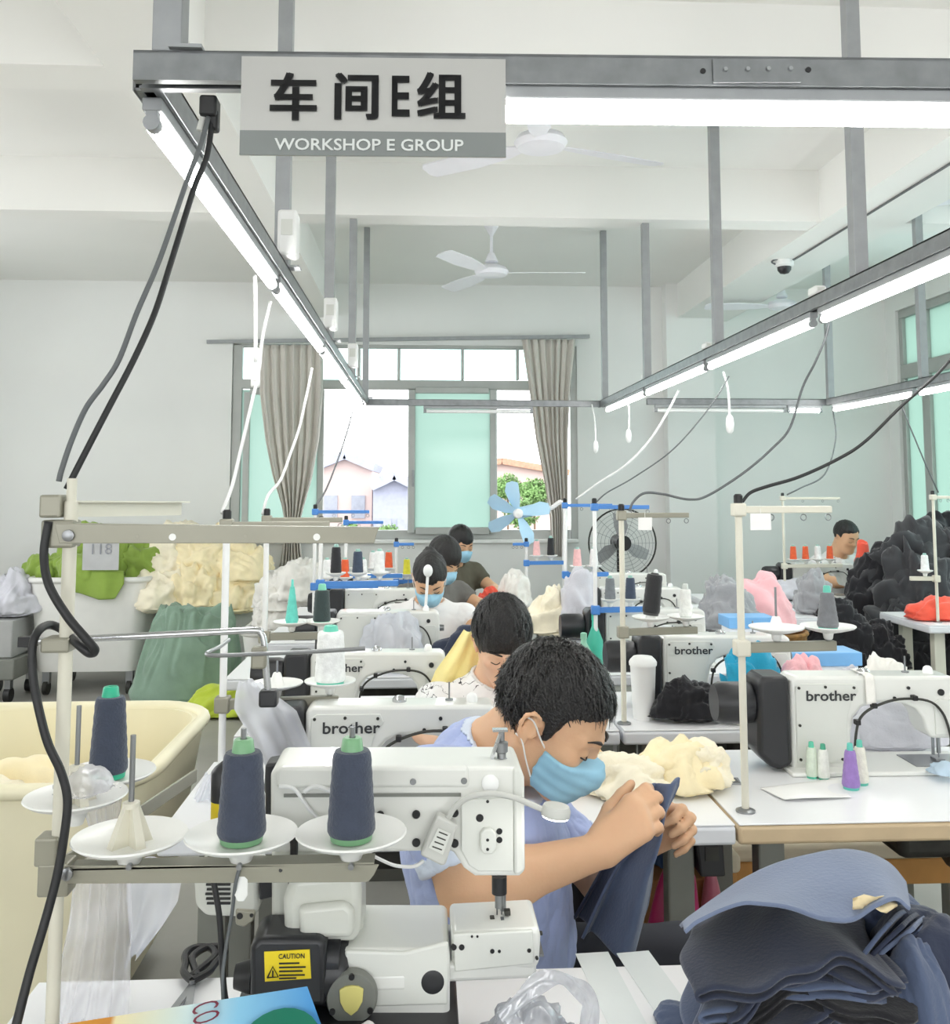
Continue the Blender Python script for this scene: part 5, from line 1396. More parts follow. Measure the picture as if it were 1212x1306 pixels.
bun = (((0, -.10, .07), (.035, .04, .04), .01),)
person('woman with tied hair in a white shirt and face mask', seated(548, 738, 4.38, -88, 44, .92), M_WSH, HL_TIED, h=.009, mask=True, hs=.92, seed=12, hair_extra=bun, trousers=M_TROU, skin=M_SKIN)
person('person in a grey shirt and face mask behind the tied hair woman', seated(565, 715, 5.22, -50, 36, .95, body_yaw=-60), M_GREYSH, HL_FRINGE, h=.010, mask=True, hs=.95, seed=14, trousers=M_TROU, hvol=(.003, .003, .008))
person('person in an olive shirt closest to the wide window', seated(587, 694, 6.1, -62, 24, .90), M_OLIVE, HL_FRINGE, h=.012, mask=True, hs=.90, seed=16, trousers=M_TROU)
person('short haired man sitting between orange cones and the black heap', seated(1079, 686, 6.72, -72, 22, .95), M_WSH, HL_SHORT, h=.012, hs=.92, seed=18, trousers=M_TROU)

# ================================================================== cloth
def fabric(name, rgb, rough=.9, var=.06, scale=10, bump=.15, bscale=180):
    return mat(name, rgb, rough, var=var, scale=scale, bump=bump, bscale=bscale, sheen=.25, spec=.2)
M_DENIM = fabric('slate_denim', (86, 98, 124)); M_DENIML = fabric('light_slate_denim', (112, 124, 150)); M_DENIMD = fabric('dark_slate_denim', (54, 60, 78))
M_BLACKC = fabric('black_fleece', (36, 36, 40)); M_CHARC = fabric('charcoal_fleece', (58, 59, 62)); M_CREAM = fabric('cream_fleece', (248, 234, 194)); M_CREAM2 = fabric('ivory_fleece', (248, 240, 216))
M_GREENC = fabric('olive_green_cloth', (142, 168, 78)); M_SAGE = fabric('sage_sack', (138, 164, 146)); M_WHITEC = fabric('white_cotton', (238, 236, 230)); M_LIME = fabric('lime_cloth', (196, 214, 76))
M_PINKC = fabric('pink_cloth', (246, 190, 196)); M_TEALC = fabric('turquoise_cloth', (48, 160, 196)); M_CORAL = fabric('coral_cloth', (240, 98, 78)); M_GREYC = fabric('grey_cloth', (160, 162, 166)); M_YELC = fabric('pale_yellow_cloth', (248, 232, 160))
M_PEACH = fabric('peach_cloth', (232, 190, 130)); M_LGREYC = fabric('light_grey_cloth', (206, 206, 214))

def ico(sub):
    bm = bmesh.new(); bmesh.ops.create_icosphere(bm, subdivisions=sub, radius=1.0)
    V = np.array([v.co[:] for v in bm.verts]); Fc = [tuple(v.index for v in f.verts) for f in bm.faces]; bm.free()
    return V, Fc
ICO = {k: ico(k) for k in (3, 4, 5, 6)}
def crumple(c, size, material, label, cat='cloth', seed=1, scale=1.5, amp=.30, sub=5, group=None, name='cloth', flat=True, parent=None, lump=.18, fine=.10):
    """a crumpled cloth lump resting at base centre c; size = half widths x, y and full height z"""
    D, Fc = ICO[sub]; sx, sy, sz = size
    asp = np.array([sx, sy, sz * .8]); asp = asp / asp.max()
    big = noise3(D * asp * 1.3 + seed, seed)
    rng = np.random.RandomState(seed); ax = rng.normal(size=3); ax /= np.linalg.norm(ax)
    q = D * asp; q = q - .45 * np.outer(q @ ax, ax)                      # folds run along one direction
    f = drapes(q * scale * 1.15 + seed * 3.7, seed)
    r = 1 + lump * big + amp * .42 * f + amp * fine * folds(q * scale * 3 + seed, seed, 2)
    V = D * r[:, None]
    V[:, 2] = np.where(V[:, 2] > 0, V[:, 2], V[:, 2] * .18) if flat else V[:, 2]
    V = V * np.array([sx, sy, sz])
    if flat: V[:, 2] -= V[:, 2].min()
    V = V + np.asarray(c, float)
    o = link_mesh(name, V, np.array(Fc), material, parent, world=True, smooth=180)
    if parent is None: tag(o, label, cat, group)
    return o

def sheet(name, G, material, thick=.004, label=None, cat='cloth', group=None, parent=None):
    o = MB().grid(G).build(name, material, parent, world=True, smooth=180, solid=thick)
    if parent is None: tag(o, label, cat, group)
    return o

# ---------------------------------------------------------------- denim held by the masked man
ys = np.array([998, 1008, 1022, 1040, 1062, 1085, 1110, 1140, 1170, 1206], float)
xl = np.array([834, 828, 824, 826, 828, 814, 792, 776, 762, 746], float); xr = np.array([869, 868, 862, 853, 846, 842, 839, 838, 835, 826], float)
nu, nv = 46, 44; G = np.zeros((nu, nv, 3))
for j in range(nv):
    y = ys[0] + (ys[-1] - ys[0]) * j / (nv - 1); l = np.interp(y, ys, xl); r = np.interp(y, ys, xr); t = j / (nv - 1)
    for i in range(nu):
        u = i / (nu - 1); w = .010 + .041 * t
        p = P(l + (r - l) * u, y + 4 * math.cos(u * 3.14) * (1 - t) ** 4, 1.655 - .02 * t)
        p[1] += w * math.sin(u * 2 * math.pi * 1.15 + .6) + .006 * math.sin(u * 17 + t * 4) * t
        G[i, j] = p
sheet('denim_cloth', G, M_DENIM, .005, 'slate denim panel held up in the masked man hands', 'cloth')
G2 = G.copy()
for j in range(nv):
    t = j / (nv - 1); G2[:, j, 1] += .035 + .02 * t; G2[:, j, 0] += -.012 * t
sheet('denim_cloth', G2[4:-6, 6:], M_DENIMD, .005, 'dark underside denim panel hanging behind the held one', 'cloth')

# ---------------------------------------------------------------- folded denim stack on the front table
def stack_sheet(k, n, material, label, xl_, xr_, z0, z1, y0, y1, seed, tilt=0.0, group='denim pieces in the front stack', fold=True):
    """one folded piece: flat strip from right to left, round the fold and back underneath"""
    rng = np.random.RandomState(seed); nu, nv = 70, 26; G = np.zeros((nu, nv, 3)); th = .010
    ph = rng.rand(6) * 6.28
    for j in range(nv):
        v = j / (nv - 1)
        for i in range(nu):
            u = i / (nu - 1)
            if u < .48: s = 1 - u / .48; lay = 1; bend = 0
            elif u < .54: s = 0; lay = math.cos((u - .48) / .06 * math.pi); bend = math.sin((u - .48) / .06 * math.pi)
            else: s = (u - .54) / .46 * .96; lay = -1; bend = 0
            wav = .009 * math.sin(3.2 * v + ph[0]) + .005 * math.sin(7.5 * v + ph[1])
            x = xl_ + .75 * (y0 + (y1 - y0) * v - 1.13) * .30 * 1.2 + wav + (xr_ - xl_) * s - bend * th * .8
            dome = math.sin(min(1, s * 1.05 + .04) * math.pi * .80) ** .8
            z = z0 + (z1 - z0) * dome * (.86 + .14 * math.sin(2.2 * v + .6)) + .006 * math.sin(s * 8 + v * 3 + ph[2]) + .003 * math.sin(s * 15 - v * 5 + ph[3]) + lay * th * .5
            y = y0 + (y1 - y0) * v + .014 * math.sin(s * 8 + ph[4]) * (1 - v) + .006 * math.sin(s * 19 + ph[5]) * (1 - v)
            z -= .05 * max(0, .22 - v) * (1 - s) * tilt
            G[i, j] = (x, y, z)
    return sheet('folded_denim', G, material, .0035, label, 'cloth', group)
zt0 = ZT + .005
XL = P(880, 1200, 1.13)[0] + .012; XM = P(1105, 1200, 1.22)[0]
n = 11
for k in range(n):
    t = k / (n - 1)
    zlo = zt0 + .012 + .105 * t; zhi = zt0 + .014 + .150 * t
    stack_sheet(k, n, (M_DENIMD, M_BLACKC, M_DENIM)[k % 3] if k < n - 1 else M_DENIMD, 'dark denim piece folded within the front stack', XL + .012 * math.sin(k * 2.3) + .01, XM + .01 * math.cos(k), zlo, zhi, 1.13 + .008 * math.sin(k * 1.7), 1.36, 40 + k)
# light piece draped over the top
nu, nv = 60, 40; G = np.zeros((nu, nv, 3))
prof = [(868, 1182), (885, 1172), (915, 1150), (950, 1122), (990, 1098), (1030, 1086), (1070, 1083), (1105, 1092), (1135, 1108), (1155, 1128)]
PS = spline(prof, 8); DS = spline([(0, 8), (1, -6), (2, 0), (3, 22), (4, 52), (5, 74), (6, 92), (7, 92), (8, 60), (9, 30), (10, 24)], 6)
for i in range(nu):
    u = i / (nu - 1); px, py = [np.interp(u, np.linspace(0, 1, len(PS)), PS[:, c]) for c in (0, 1)]
    drop = np.interp(u, np.linspace(0, 1, len(DS)), DS[:, 1])
    for j in range(nv):
        v = j / (nv - 1)
        b = P(px, py, 1.33); f = P(px + 6 * v, py + drop * v ** 1.15 + 4 * math.sin(u * 14) * v, 1.33 - .19 * v)
        f[2] += .006 * math.sin(u * 9 + v * 3); G[i, j] = f
sheet('folded_denim', G, M_DENIML, .004, 'light slate denim piece draped over the front stack', 'cloth')
nu, nv = 40, 20
# bundle of upright folds beside the tag
for k in range(6):
    G = np.zeros((30, 18, 3))
    for i in range(30):
        u = i / 29; py = 1178 + 8 * k * .4 + u * (95 - 4 * k); px = 1128 - 34 * math.sin(u * 1.5 + .1) + 13 * k + 20 * (u - .5) ** 2 * 2 - 22 * u * (k < 3)
        for j in range(18):
            v = j / 17; G[i, j] = P(px + 30 * v + 5 * math.sin(4 * u + k), py - 16 * math.sin(v * 2.2), 1.165 + .012 * k + .10 * v)
    sheet('folded_denim', G, (M_DENIM, M_DENIMD, M_DENIML)[k % 3], .005, 'denim piece folded upright beside the torn cream tag', 'cloth', 'upright denim folds')
for k, (dx, dy, m, lb) in enumerate(((0, 0, M_DENIM, 'slate denim roll lying behind the torn cream tag'), (12, 22, M_DENIML, 'lighter slate denim roll under the torn cream tag'))):
    crumple(P(1125 + dx, 1172 + dy, 1.30) - (0, 0, .03), (.055, .05, .055), m, lb, seed=61 + k, scale=1.2, amp=.22, sub=5, name='denim_roll')
crumple(P(1190, 1240, 1.24) - (0, 0, .035), (.08, .07, .10), M_DENIMD, 'dark denim bundle at the end of the front stack', seed=70, scale=1.1, amp=.2, sub=5, name='denim_bundle')
crumple(P(1165, 1270, 1.18) - (0, 0, .06), (.05, .05, .11), M_DENIM, 'slate denim bundle under the upright folds', seed=72, scale=1.2, amp=.2, sub=5, name='denim_bundle')
crumple(np.array([P(1100, 1290, 1.12)[0], 1.10, ZT]), (.10, .05, .075), M_BLACKC, 'black cloth scrap in front of the denim stack', seed=75, scale=1.4, amp=.3, sub=5, name='black_cloth')
tg = MB(); A = P(1088, 1150, 1.155)
gx = np.zeros((9, 7, 3)); outl = [(1088, 1146), (1100, 1141), (1112, 1144), (1124, 1142), (1145, 1152)]
for i in range(9):
    u = i / 8; yt = np.interp(u, np.linspace(0, 1, 5), [q[1] for q in outl]); yb_ = np.interp(u, [0, .5, .7, 1], [1160, 1158, 1166, 1156])
    for j in range(7): gx[i, j] = P(1088 + 57 * u, yt + (yb_ - yt) * j / 6, 1.145 + .006 * math.sin(u * 9 + j) + .012 * (1 - j / 6))
sheet('paper_tag', gx, mat('cream_paper', (232, 214, 172), .8, var=.08, scale=30), .001, 'torn cream paper tag on the denim stack', 'tag')
# slate scrap at the table edge left of the stack
crumple(Pz(862, 1302, ZT) * np.array([1, 1, 0]) + (0, 0, ZT), (.03, .03, .016), M_DENIM, 'small slate scrap poking from under the denim stack', seed=78, sub=4, name='denim_scrap')

# ---------------------------------------------------------------- cream bundle on the white table
cb_ = P(825, 985, 2.3)
for k, (px, py, Y, sz, m, lb) in enumerate(((800, 1012, 2.30, (.10, .09, .075), M_CREAM2, 'rolled cream fleece bundle with open end'), (860, 1003, 2.36, (.125, .10, .085), M_CREAM, 'long cream fleece bundle beside the rolled one'), (900, 998, 2.36, (.065, .085, .08), M_CREAM2, 'pale ivory fleece end at the table seam'), (752, 1000, 2.36, (.09, .07, .065), M_PEACH, 'peach edged cream cloth behind the face mask'))):
    p = Pz(px, py, ZT); crumple((P(px, py, Y)[0], Y, ZT), sz, m, lb, seed=80 + k, scale=1.8, amp=.42, sub=5, name='fleece_bundle')

# cloths on the second rank of tables
crumple((P(878, 890, 3.0)[0], 2.99, ZT), (.115, .06, .105), M_BLACKC, 'black cloth beside the tall white cup', seed=91, scale=1.8, amp=.42, name='black_cloth')
for k, (px, Y, sz, m, lb) in enumerate(((958, 2.99, (.10, .06, .165), M_TEALC, 'turquoise cloth behind the cream thread stand'), (1028, 2.97, (.085, .06, .17), M_PINKC, 'pink cloth behind the white lockstitch machine'), (1080, 2.99, (.075, .06, .14), M_LGREYC, 'pale grey cloth beside the pink cloth'), (1128, 3.0, (.10, .06, .135), M_WHITEC, 'white cloth lying behind the machine head'), (944, 2.93, (.04, .03, .10), M_WHITEC, 'small white cloth over the turquoise one'))):
    crumple((P(px, 900, Y)[0], Y, ZT), sz, m, lb, seed=95 + k, scale=1.8, amp=.4, name='folded_cloth')
crumple((P(488, 880, 2.98)[0], 2.87, ZT + .012), (.10, .035, .05), M_DENIM, 'slate denim lying under the machine arm', seed=101, name='denim_cloth')
crumple((P(600, 800, 3.8)[0], 3.78, ZT), (.17, .08, .13), M_DENIMD, 'dark denim on the table before the tied hair woman', seed=103, name='denim_cloth')
# pale yellow cloth behind the young man
nu, nv = 40, 26; G = np.zeros((nu, nv, 3)); yy_ = (803, 830, 855, 880, 935); xl2 = (592, 574, 556, 546, 540); xr2 = (612, 614, 612, 606, 600)
for j in range(nv):
    y = 803 + 132 * j / (nv - 1); l = np.interp(y, yy_, xl2); r = np.interp(y, yy_, xr2)
    for i in range(nu):
        u = i / (nu - 1); G[i, j] = P(l + (r - l) * u, y + 3 * math.sin(u * 5), 2.86 + .014 * math.sin(u * 13 + j * .12) * (.3 + j / nv) - .03 * math.sin(u * 3.14))
sheet('yellow_cloth', G, M_YELC, .004, 'pale yellow cloth hanging behind the young man shoulder')

# ================================================================== bins and heaps
M_BINW = mat('white_bin_plastic', (228, 228, 224), .45, var=.05, scale=3)
M_BINC = mat('cream_bin_plastic', (240, 234, 204), .42, var=.04, scale=2.5)
M_FILM = thin_mat('clear_film', (250, 250, 253), clear=.58, rough=.2, transl=.6, gloss=.08, wave=9)
M_FILMW = thin_mat('milky_film', (238, 240, 246), clear=.22, rough=.25, transl=.5, gloss=.08, wave=6)
M_CARD = mat('cardboard', (172, 124, 78), .85, var=.08, scale=8)
M_FANB = mat('pale_blue_plastic', (176, 212, 236), .4, var=.03)

def rrect(cx, cy, hx, hy, rad, n=8):
    pts = []
    for sx, sy, a0 in ((1, 1, 0), (-1, 1, 90), (-1, -1, 180), (1, -1, 270)):
        for k in range(n + 1):
            a = R(a0 + 90 * k / n); pts.append((cx + sx * (hx - rad) + rad * math.cos(a), cy + sy * (hy - rad) + rad * math.sin(a)))
    return pts
def bin_cart(cx, cy, hx, hy, z0, z1, material, label, taper=.86, rad=.15, lip=.03):
    t = thing('laundry_cart', (cx, cy, 0), label, 'bin')
    prof = [(taper, z0), (taper + .01, z0 + .02), (1.0, z1 - .03), (1.0, z1)]
    rings = []
    for f, z in prof: rings.append([(x, y, z) for x, y in rrect(cx, cy, hx * f, hy * f, rad * f)])
    inner = [(.955, z1), (.95, z1 - .03), (taper * .95, z0 + .03)]
    for f, z in inner: rings.append([(x, y, z) for x, y in rrect(cx, cy, hx * f, hy * f, rad * f)])
    V = [p for r in rings for p in r]; m = len(rings[0]); Fc = []
    for i in range(len(rings) - 1):
        for j in range(m): Fc.append((i * m + j, i * m + (j + 1) % m, (i + 1) * m + (j + 1) % m, (i + 1) * m + j))
    Fc.append(tuple(range(m - 1, -1, -1))); Fc.append(tuple(range((len(rings) - 1) * m, len(rings) * m)))
    MB().add(V, Fc).build('tub', material, t, world=True, smooth=40)
    rp = rrect(cx, cy, hx * 1.005, hy * 1.005, rad); rp.append(rp[0])
    MB().tube([(x, y, z1) for x, y in rp], lip, 10, caps=False).build('rim', material, t, world=True, smooth=180)
    for sx in (-1, 1):
        for sy in (-1, 1):
            w = MB().cyl((cx + sx * hx * .7 - .015, cy + sy * hy * .7, .05), (cx + sx * hx * .7 + .015, cy + sy * hy * .7, .05), .05, n=16)
            w = w.build('caster', M_OIL, t, world=True); MB().box((cx + sx * hx * .7, cy + sy * hy * .7, (.08 + z0) / 2), (.05, .04, z0 - .08)).build('fork', M_STEEL, w, world=True)
    return t
bin_cart(-1.36, 2.89, .66, .45, .14, .745, M_BINC, 'large cream laundry cart behind the four spool stand', rad=.2, lip=.02)
for k, (x, y, z, sz, m, lb) in enumerate(((-1.28, 2.8, .52, (.22, .2, .12), M_CREAM2, 'ivory offcuts inside the large cream cart'), (-1.02, 2.75, .5, (.13, .12, .12), M_PEACH, 'peach offcut strip inside the large cream cart'), (-1.2, 3.0, .5, (.24, .16, .13), M_CREAM, 'cream offcuts at the back of the large cart'))):
    crumple((x, y, z), sz, m, lb, seed=120 + k, scale=1.6, amp=.4, name='offcuts')
p = P(115, 735, 7.2); bin_cart(p[0] + .03, 7.4, .42, .36, .17, P(115, 740, 7.05)[2], M_BINW, 'white laundry cart heaped with green cloth', rad=.1, lip=.022)
zr = P(115, 740, 7.05)[2]
for k, (px, w, hgt, dy, m) in enumerate(((55, .20, .16, 0, M_GREENC), (100, .22, .30, .05, M_GREENC), (150, .24, .30, .05, M_GREENC), (178, .18, .22, -.02, M_GREENC), (120, .28, .16, -.12, M_GREENC))):
    crumple((P(px, 735, 7.3)[0], 7.36 + dy, zr - .06), (w, .2, hgt + .05), m, 'olive green cloth heaped in the white cart', seed=130 + k, scale=1.5, amp=.38, name='green_cloth', group='green cloths in the white cart')
G = np.zeros((30, 14, 3))
for i in range(30):
    u = i / 29; px = 80 + 78 * u; bot = np.interp(u, [0, .3, .6, .85, 1], [752, 757, 765, 764, 745])
    for j in range(14):
        v = j / 13; G[i, j] = P(px, 728 + (bot - 728) * v, 7.02 - .015 * math.sin(u * 12) - .03 * math.sin(v * 2)) 
sheet('green_cloth', G, M_GREENC, .008, 'olive green cloth hanging over the white cart rim', 'cloth')
pp = thing('paper_note', P(128, 728, 6.98), 'grey paper note with pencilled figures on the green cloth', 'paper')
A = P(106, 692, 6.98); B = P(151, 727, 6.98); MB().box2((A[0], 6.979, B[2]), (B[0], 6.983, A[2])).build('sheet', mat('grey_paper', (190, 191, 192), .8), pp, world=True, smooth=None)
text_part('lettering', '118', .11, mat('pencil_grey', (150, 152, 158), .8), pp, facing(P(113, 707, 6.975) - np.array(pp.location)), 0, .0005)
# second cart with cream heap
p2 = P(262, 780, 7.6); bin_cart(-1.57, 7.62, .44, .34, .17, .78, M_BINW, 'white laundry cart under the cream garment heap', rad=.1, lip=.022)
for k, (px, py, Y, w, hgt) in enumerate(((205, 772, 7.25, .20, .30), (250, 770, 7.25, .22, .30), (300, 772, 7.3, .24, .28), (215, 735, 7.4, .24, .30), (262, 730, 7.4, .24, .34), (310, 738, 7.4, .24, .28), (235, 715, 7.6, .26, .28), (285, 716, 7.6, .26, .26))):
    q = P(px, py, Y); crumple((q[0], Y, q[2] - .05), (w, .22, hgt), M_CREAM if k % 3 else M_CREAM2, 'cream garment in the heap above the sage sack', seed=140 + k, scale=1.7, amp=.36, name='cream_garment', fine=.2, group='cream garments in the heap')
# sage sack
q = P(243, 876, 7.05)
D, Fc = ICO[6]
hor = np.hypot(D[:, 0], D[:, 1]); z = (np.clip(D[:, 2] * 1.3, -1, 1) + 1) / 2; wid = np.interp(z, [0, .12, .5, .8, 1], [.98, 1.06, .94, .80, .62]) * np.minimum(1, hor * 1.7) / np.maximum(hor, 1e-6)
f = drapes(np.stack([D[:, 0] * 1.6, D[:, 1] * 1.6, D[:, 2] * .8], 1) + 4, 9); rr = 1 + .07 * f * (.3 + z)
V = np.stack([D[:, 0] * .36 * wid * rr, D[:, 1] * .26 * wid * rr, z * (.63 + .05 * f * z)], 1); V[:, 0] += .07 * z
o = link_mesh('fabric_sack', V + np.array([q[0], 6.85, 0]), np.array(Fc), M_SAGE, None, world=True, smooth=180); tag(o, 'bulging sage green fabric sack standing on the floor', 'sack')
crumple((P(285, 875, 6.5)[0], 6.45, 0), (.24, .16, .16), M_LIME, 'lime green cloth on the floor before the sack', seed=155, name='lime_cloth')
# white heap in a low bin
q = P(385, 800, 6.5); bin_cart(-.82, 6.55, .34, .3, .15, .55, M_BINW, 'low white laundry cart beside the curtain', rad=.1, lip=.02)
for k, (px, py, w, hgt) in enumerate(((360, 800, .20, .22), (395, 800, .2, .22), (378, 765, .2, .24), (400, 770, .16, .2), (355, 775, .16, .2), (385, 745, .16, .16))):
    q = P(px, py, 6.5); crumple((q[0], 6.5 + .03 * (k % 2), max(.4, q[2] - .03)), (w, .2, hgt), M_WHITEC, 'white garment in the heap beside the curtain', seed=160 + k, scale=1.7, amp=.36, name='white_garment', fine=.2, group='white garments beside the curtain')
# grey trolley at the edge
t = thing('trolley', (P(20, 800, 6.9)[0], 7.0, 0), 'grey steel trolley beside the white cart', 'trolley')
xa, xb = P(-40, 800, 6.9)[0], P(20, 800, 6.85)[0]
MB().box2((xa, 6.85, .16), (xb, 7.35, .30)).build('deck', M_LEGG, t, world=True, bevel=.01); MB().box2((xa, 6.9, .30), (xb - .04, 7.3, .56)).build('box', mat('grey_steel_box', (170, 171, 170), .5, var=.05), t, world=True, bevel=.01)
for x in (xa + .05, xb - .06):
    for y in (6.92, 7.28): MB().cyl((x - .02, y, .05), (x + .02, y, .05), .05, n=14).build('caster', M_BLK, t, world=True); MB().box((x, y, .13), (.04, .05, .08)).build('fork', M_STEEL, t, world=True)
crumple((P(18, 780, 7.1)[0], 7.1, .56), (.18, .16, .26), M_LGREYC, 'pale grey bag on the steel trolley', seed=171, name='cloth_bag')

# black garment heap by the side window
rng = np.random.RandomState(5); cx, cy = P(1182, 760, 5.75)[0], 5.78
k = 0
for lev, (z, nn, rad) in enumerate(((0, 8, .46), (.18, 7, .40), (.36, 7, .36), (.53, 6, .31), (.69, 5, .25), (.84, 3, .14))):
    for i in range(nn):
        a = 2 * math.pi * (i + .5 * (lev % 2)) / nn + .3; x = cx + rad * math.cos(a) * 1.15 + .05 * lev * .5; y = cy + rad * math.sin(a) * .62 + .05
        crumple((x, y, z), (.21 + .05 * rng.rand(), .17, .29 + .06 * rng.rand()), M_CHARC if (k % 3) else M_BLACKC, 'black garment in the tall heap near the side window', seed=200 + k, scale=1.5, amp=.5, sub=5, fine=.03, name='black_garment', group='black garments in the tall heap'); k += 1
crumple((cx - .02, cy + .05, .93), (.20, .14, .20), M_CHARC, 'topmost charcoal garment on the tall black heap', seed=260, scale=2, amp=.45, name='black_garment')
for k, (px, py, Y) in enumerate(((1072, 812, 5.35), (1095, 840, 5.3), (1130, 830, 5.3))):
    q = P(px, py, Y); crumple((q[0], Y, max(0, q[2] - .12)), (.15, .1, .24), M_BLACKC, 'black garment slumped at the foot of the heap', seed=265 + k, scale=2, amp=.5, name='black_garment', group='slumped black garments')
crumple((P(1200, 785, 5.12)[0], 5.16, ZT), (.17, .1, .10), M_CORAL, 'coral cloth on the cream legged table', seed=270, name='coral_cloth')
crumple((P(1118, 700, 6.1)[0], 6.3, ZT), (.06, .05, .30), M_CORAL, 'coral cloth beside the seated man', seed=271, name='coral_cloth')
crumple((P(1200, 660, 6.2)[0], 6.2, .9), (.2, .15, .36), M_BLACKC, 'black garment pile on the sill under the side window', seed=272, name='black_garment')
# pink pile in a brown basket
q = P(978, 780, 5.05)
bk = thing('basket', (q[0], 5.05, 0), 'brown basket under the pink cloth', 'basket'); MB().lathe([(.16, 0), (.19, .3), (.2, .72), (.185, .72), (.17, .3), (.15, .02)], n=28).build('basket_body', mat('brown_wicker', (136, 98, 48), .8, var=.2, scale=40), bk); MB().tube([(.2 * math.cos(a), .2 * math.sin(a), .72) for a in np.linspace(0, 6.283, 29)], .012, 8).build('basket_rim', mat('brown_wicker', (0, 0, 0)), bk)
crumple((q[0] - .01, 5.05, .70), (.16, .13, .30), M_PINKC, 'pink cloth heaped in the brown basket', seed=275, scale=1.3, name='pink_cloth')
crumple((P(925, 800, 4.75)[0], 4.75, ZT), (.15, .14, .22), M_GREYC, 'grey cloth heaped on the table by the pier', seed=277, scale=1.8, amp=.4, name='grey_cloth')
crumple((P(1010, 770, 6.2)[0], 6.12, ZT), (.2, .1, .1), M_LGREYC, 'pale grey cloth before the seated man machine', seed=278, name='grey_cloth')
crumple((P(1040, 740, 5.4)[0], 5.45, .75), (.11, .09, .24), M_GREYC, 'grey cloth at the edge of the tall black heap', seed=279, scale=1.8, amp=.4, name='grey_cloth')
tb2 = table(1.75, 2.3, 5.28, 5.7, 'small white table holding the grey cloth', under=False)
# cream and white heaps on the far row
for k, (px, py, Y, sz, m, lb) in enumerate(((712, 770, 4.7, (.15, .12, .22), M_CREAM2, 'ivory cloth heaped before the blue stand'), (740, 790, 4.62, (.1, .1, .26), M_LGREYC, 'pale folded cloth tower beside the ivory cloth'), (655, 745, 5.6, (.10, .1, .20), M_WHITEC, 'white striped cap shaped bundle under the blue fan'), (624, 745, 5.55, (.07, .06, .15), M_CORAL, 'coral cloth behind the young man head'), (700, 815, 3.85, (.12, .08, .07), M_DENIM, 'slate denim scrap behind the masked man head'), (505, 800, 3.85, (.13, .08, .17), thin_mat('milky_film', (0, 0, 0)), 'crumpled clear bag on the table before the tied hair woman'), (760, 815, 4.0, (.09, .06, .07), M_WHITEC, 'white cloth beside the teal bottle'))):
    q = P(px, py, Y); crumple((q[0], Y, ZT), sz, m, lb, seed=300 + k, scale=1.7, amp=.36, name='cloth_bundle', sub=5)

# ================================================================== ceiling fittings
M_FANW = mat('white_fan_enamel', (232, 232, 238), .4, var=.02)
def ceiling_fan(c, r, a0, label, zc=ZC):
    t = thing('ceiling_fan', (c[0], c[1], c[2]), label, 'fan', 'ceiling fans')
    MB().lathe([(.05, 0), (.10, .01), (.115, .035), (.10, .06), (.05, .08), (.02, .085)], n=28).build('motor_hub', M_FANW, t)
    MB().cyl((0, 0, .08), (0, 0, zc - c[2] - .06), .011, n=10).build('down_rod', M_FANW, t)
    MB().lathe([(.012, -.10), (.05, -.03), (.055, -.001)], (0, 0, zc - c[2]), 20).build('canopy', M_FANW, t); MB().lathe([(.02, .085), (.045, .10), (.02, .16)], n=18).build('rod_cup', M_FANW, t)
    for k in range(3):
        a = R(a0 + 120 * k); u = np.array([math.cos(a), math.sin(a), 0]); v = np.array([-u[1], u[0], 0])
        pts = [(.09, .02), (.18, .045), (r * .6, .062), (r - .02, .055), (r, .03), (r, -.03), (r - .02, -.055), (r * .6, -.062), (.18, -.045), (.09, -.02)]
        V = [u * x + v * y + np.array([0, 0, .03 + y * .22]) for x, y in pts]; V2 = [p - np.array([0, 0, .005]) for p in V]; m = len(pts)
        MB().add(V + V2, [tuple(range(m)), tuple(range(2 * m - 1, m - 1, -1))] + [(i, (i + 1) % m, m + (i + 1) % m, m + i) for i in range(m)]).build('blade', M_FANW, t, smooth=None)
ceiling_fan(P(627, 353, 6.2), .62, -3, 'white ceiling fan straight before the wide window')
ceiling_fan(P(690, 192, 3.95), .62, 22, 'white ceiling fan partly behind the hanging sign')
ceiling_fan(P(998, 395, 7.2), .6, 175, 'white ceiling fan beyond the dome camera', ZC)
ceiling_fan(P(1245, 262, 5.0), .6, 172, 'white ceiling fan beside the side window girder', ZC)
# dome camera
c = P(1000, 322, 5.95); c[2] = GB
t = thing('dome_camera', c, 'white dome security camera under the wide girder', 'camera')
MB().lathe([(.055, 0), (.06, -.01), (.06, -.035), (.045, -.045)], n=24).build('camera_base', M_WPL, t); MB().lathe([(.045, -.042), (.043, -.065), (.028, -.085), (.001, -.092)], n=24).build('dome', M_DARK, t)
MB().tube(spline([(-.05, 0, -.03), (-.085, -.01, -.015), (-.06, -.02, .0), (.0, -.02, -.003), (.04, -.02, -.005), (.05, -.15, -.006), (.05, -.8, -.006), (.05, -2.0, -.006)], 6), .006, 6).build('camera_cable', M_GCAB, t)

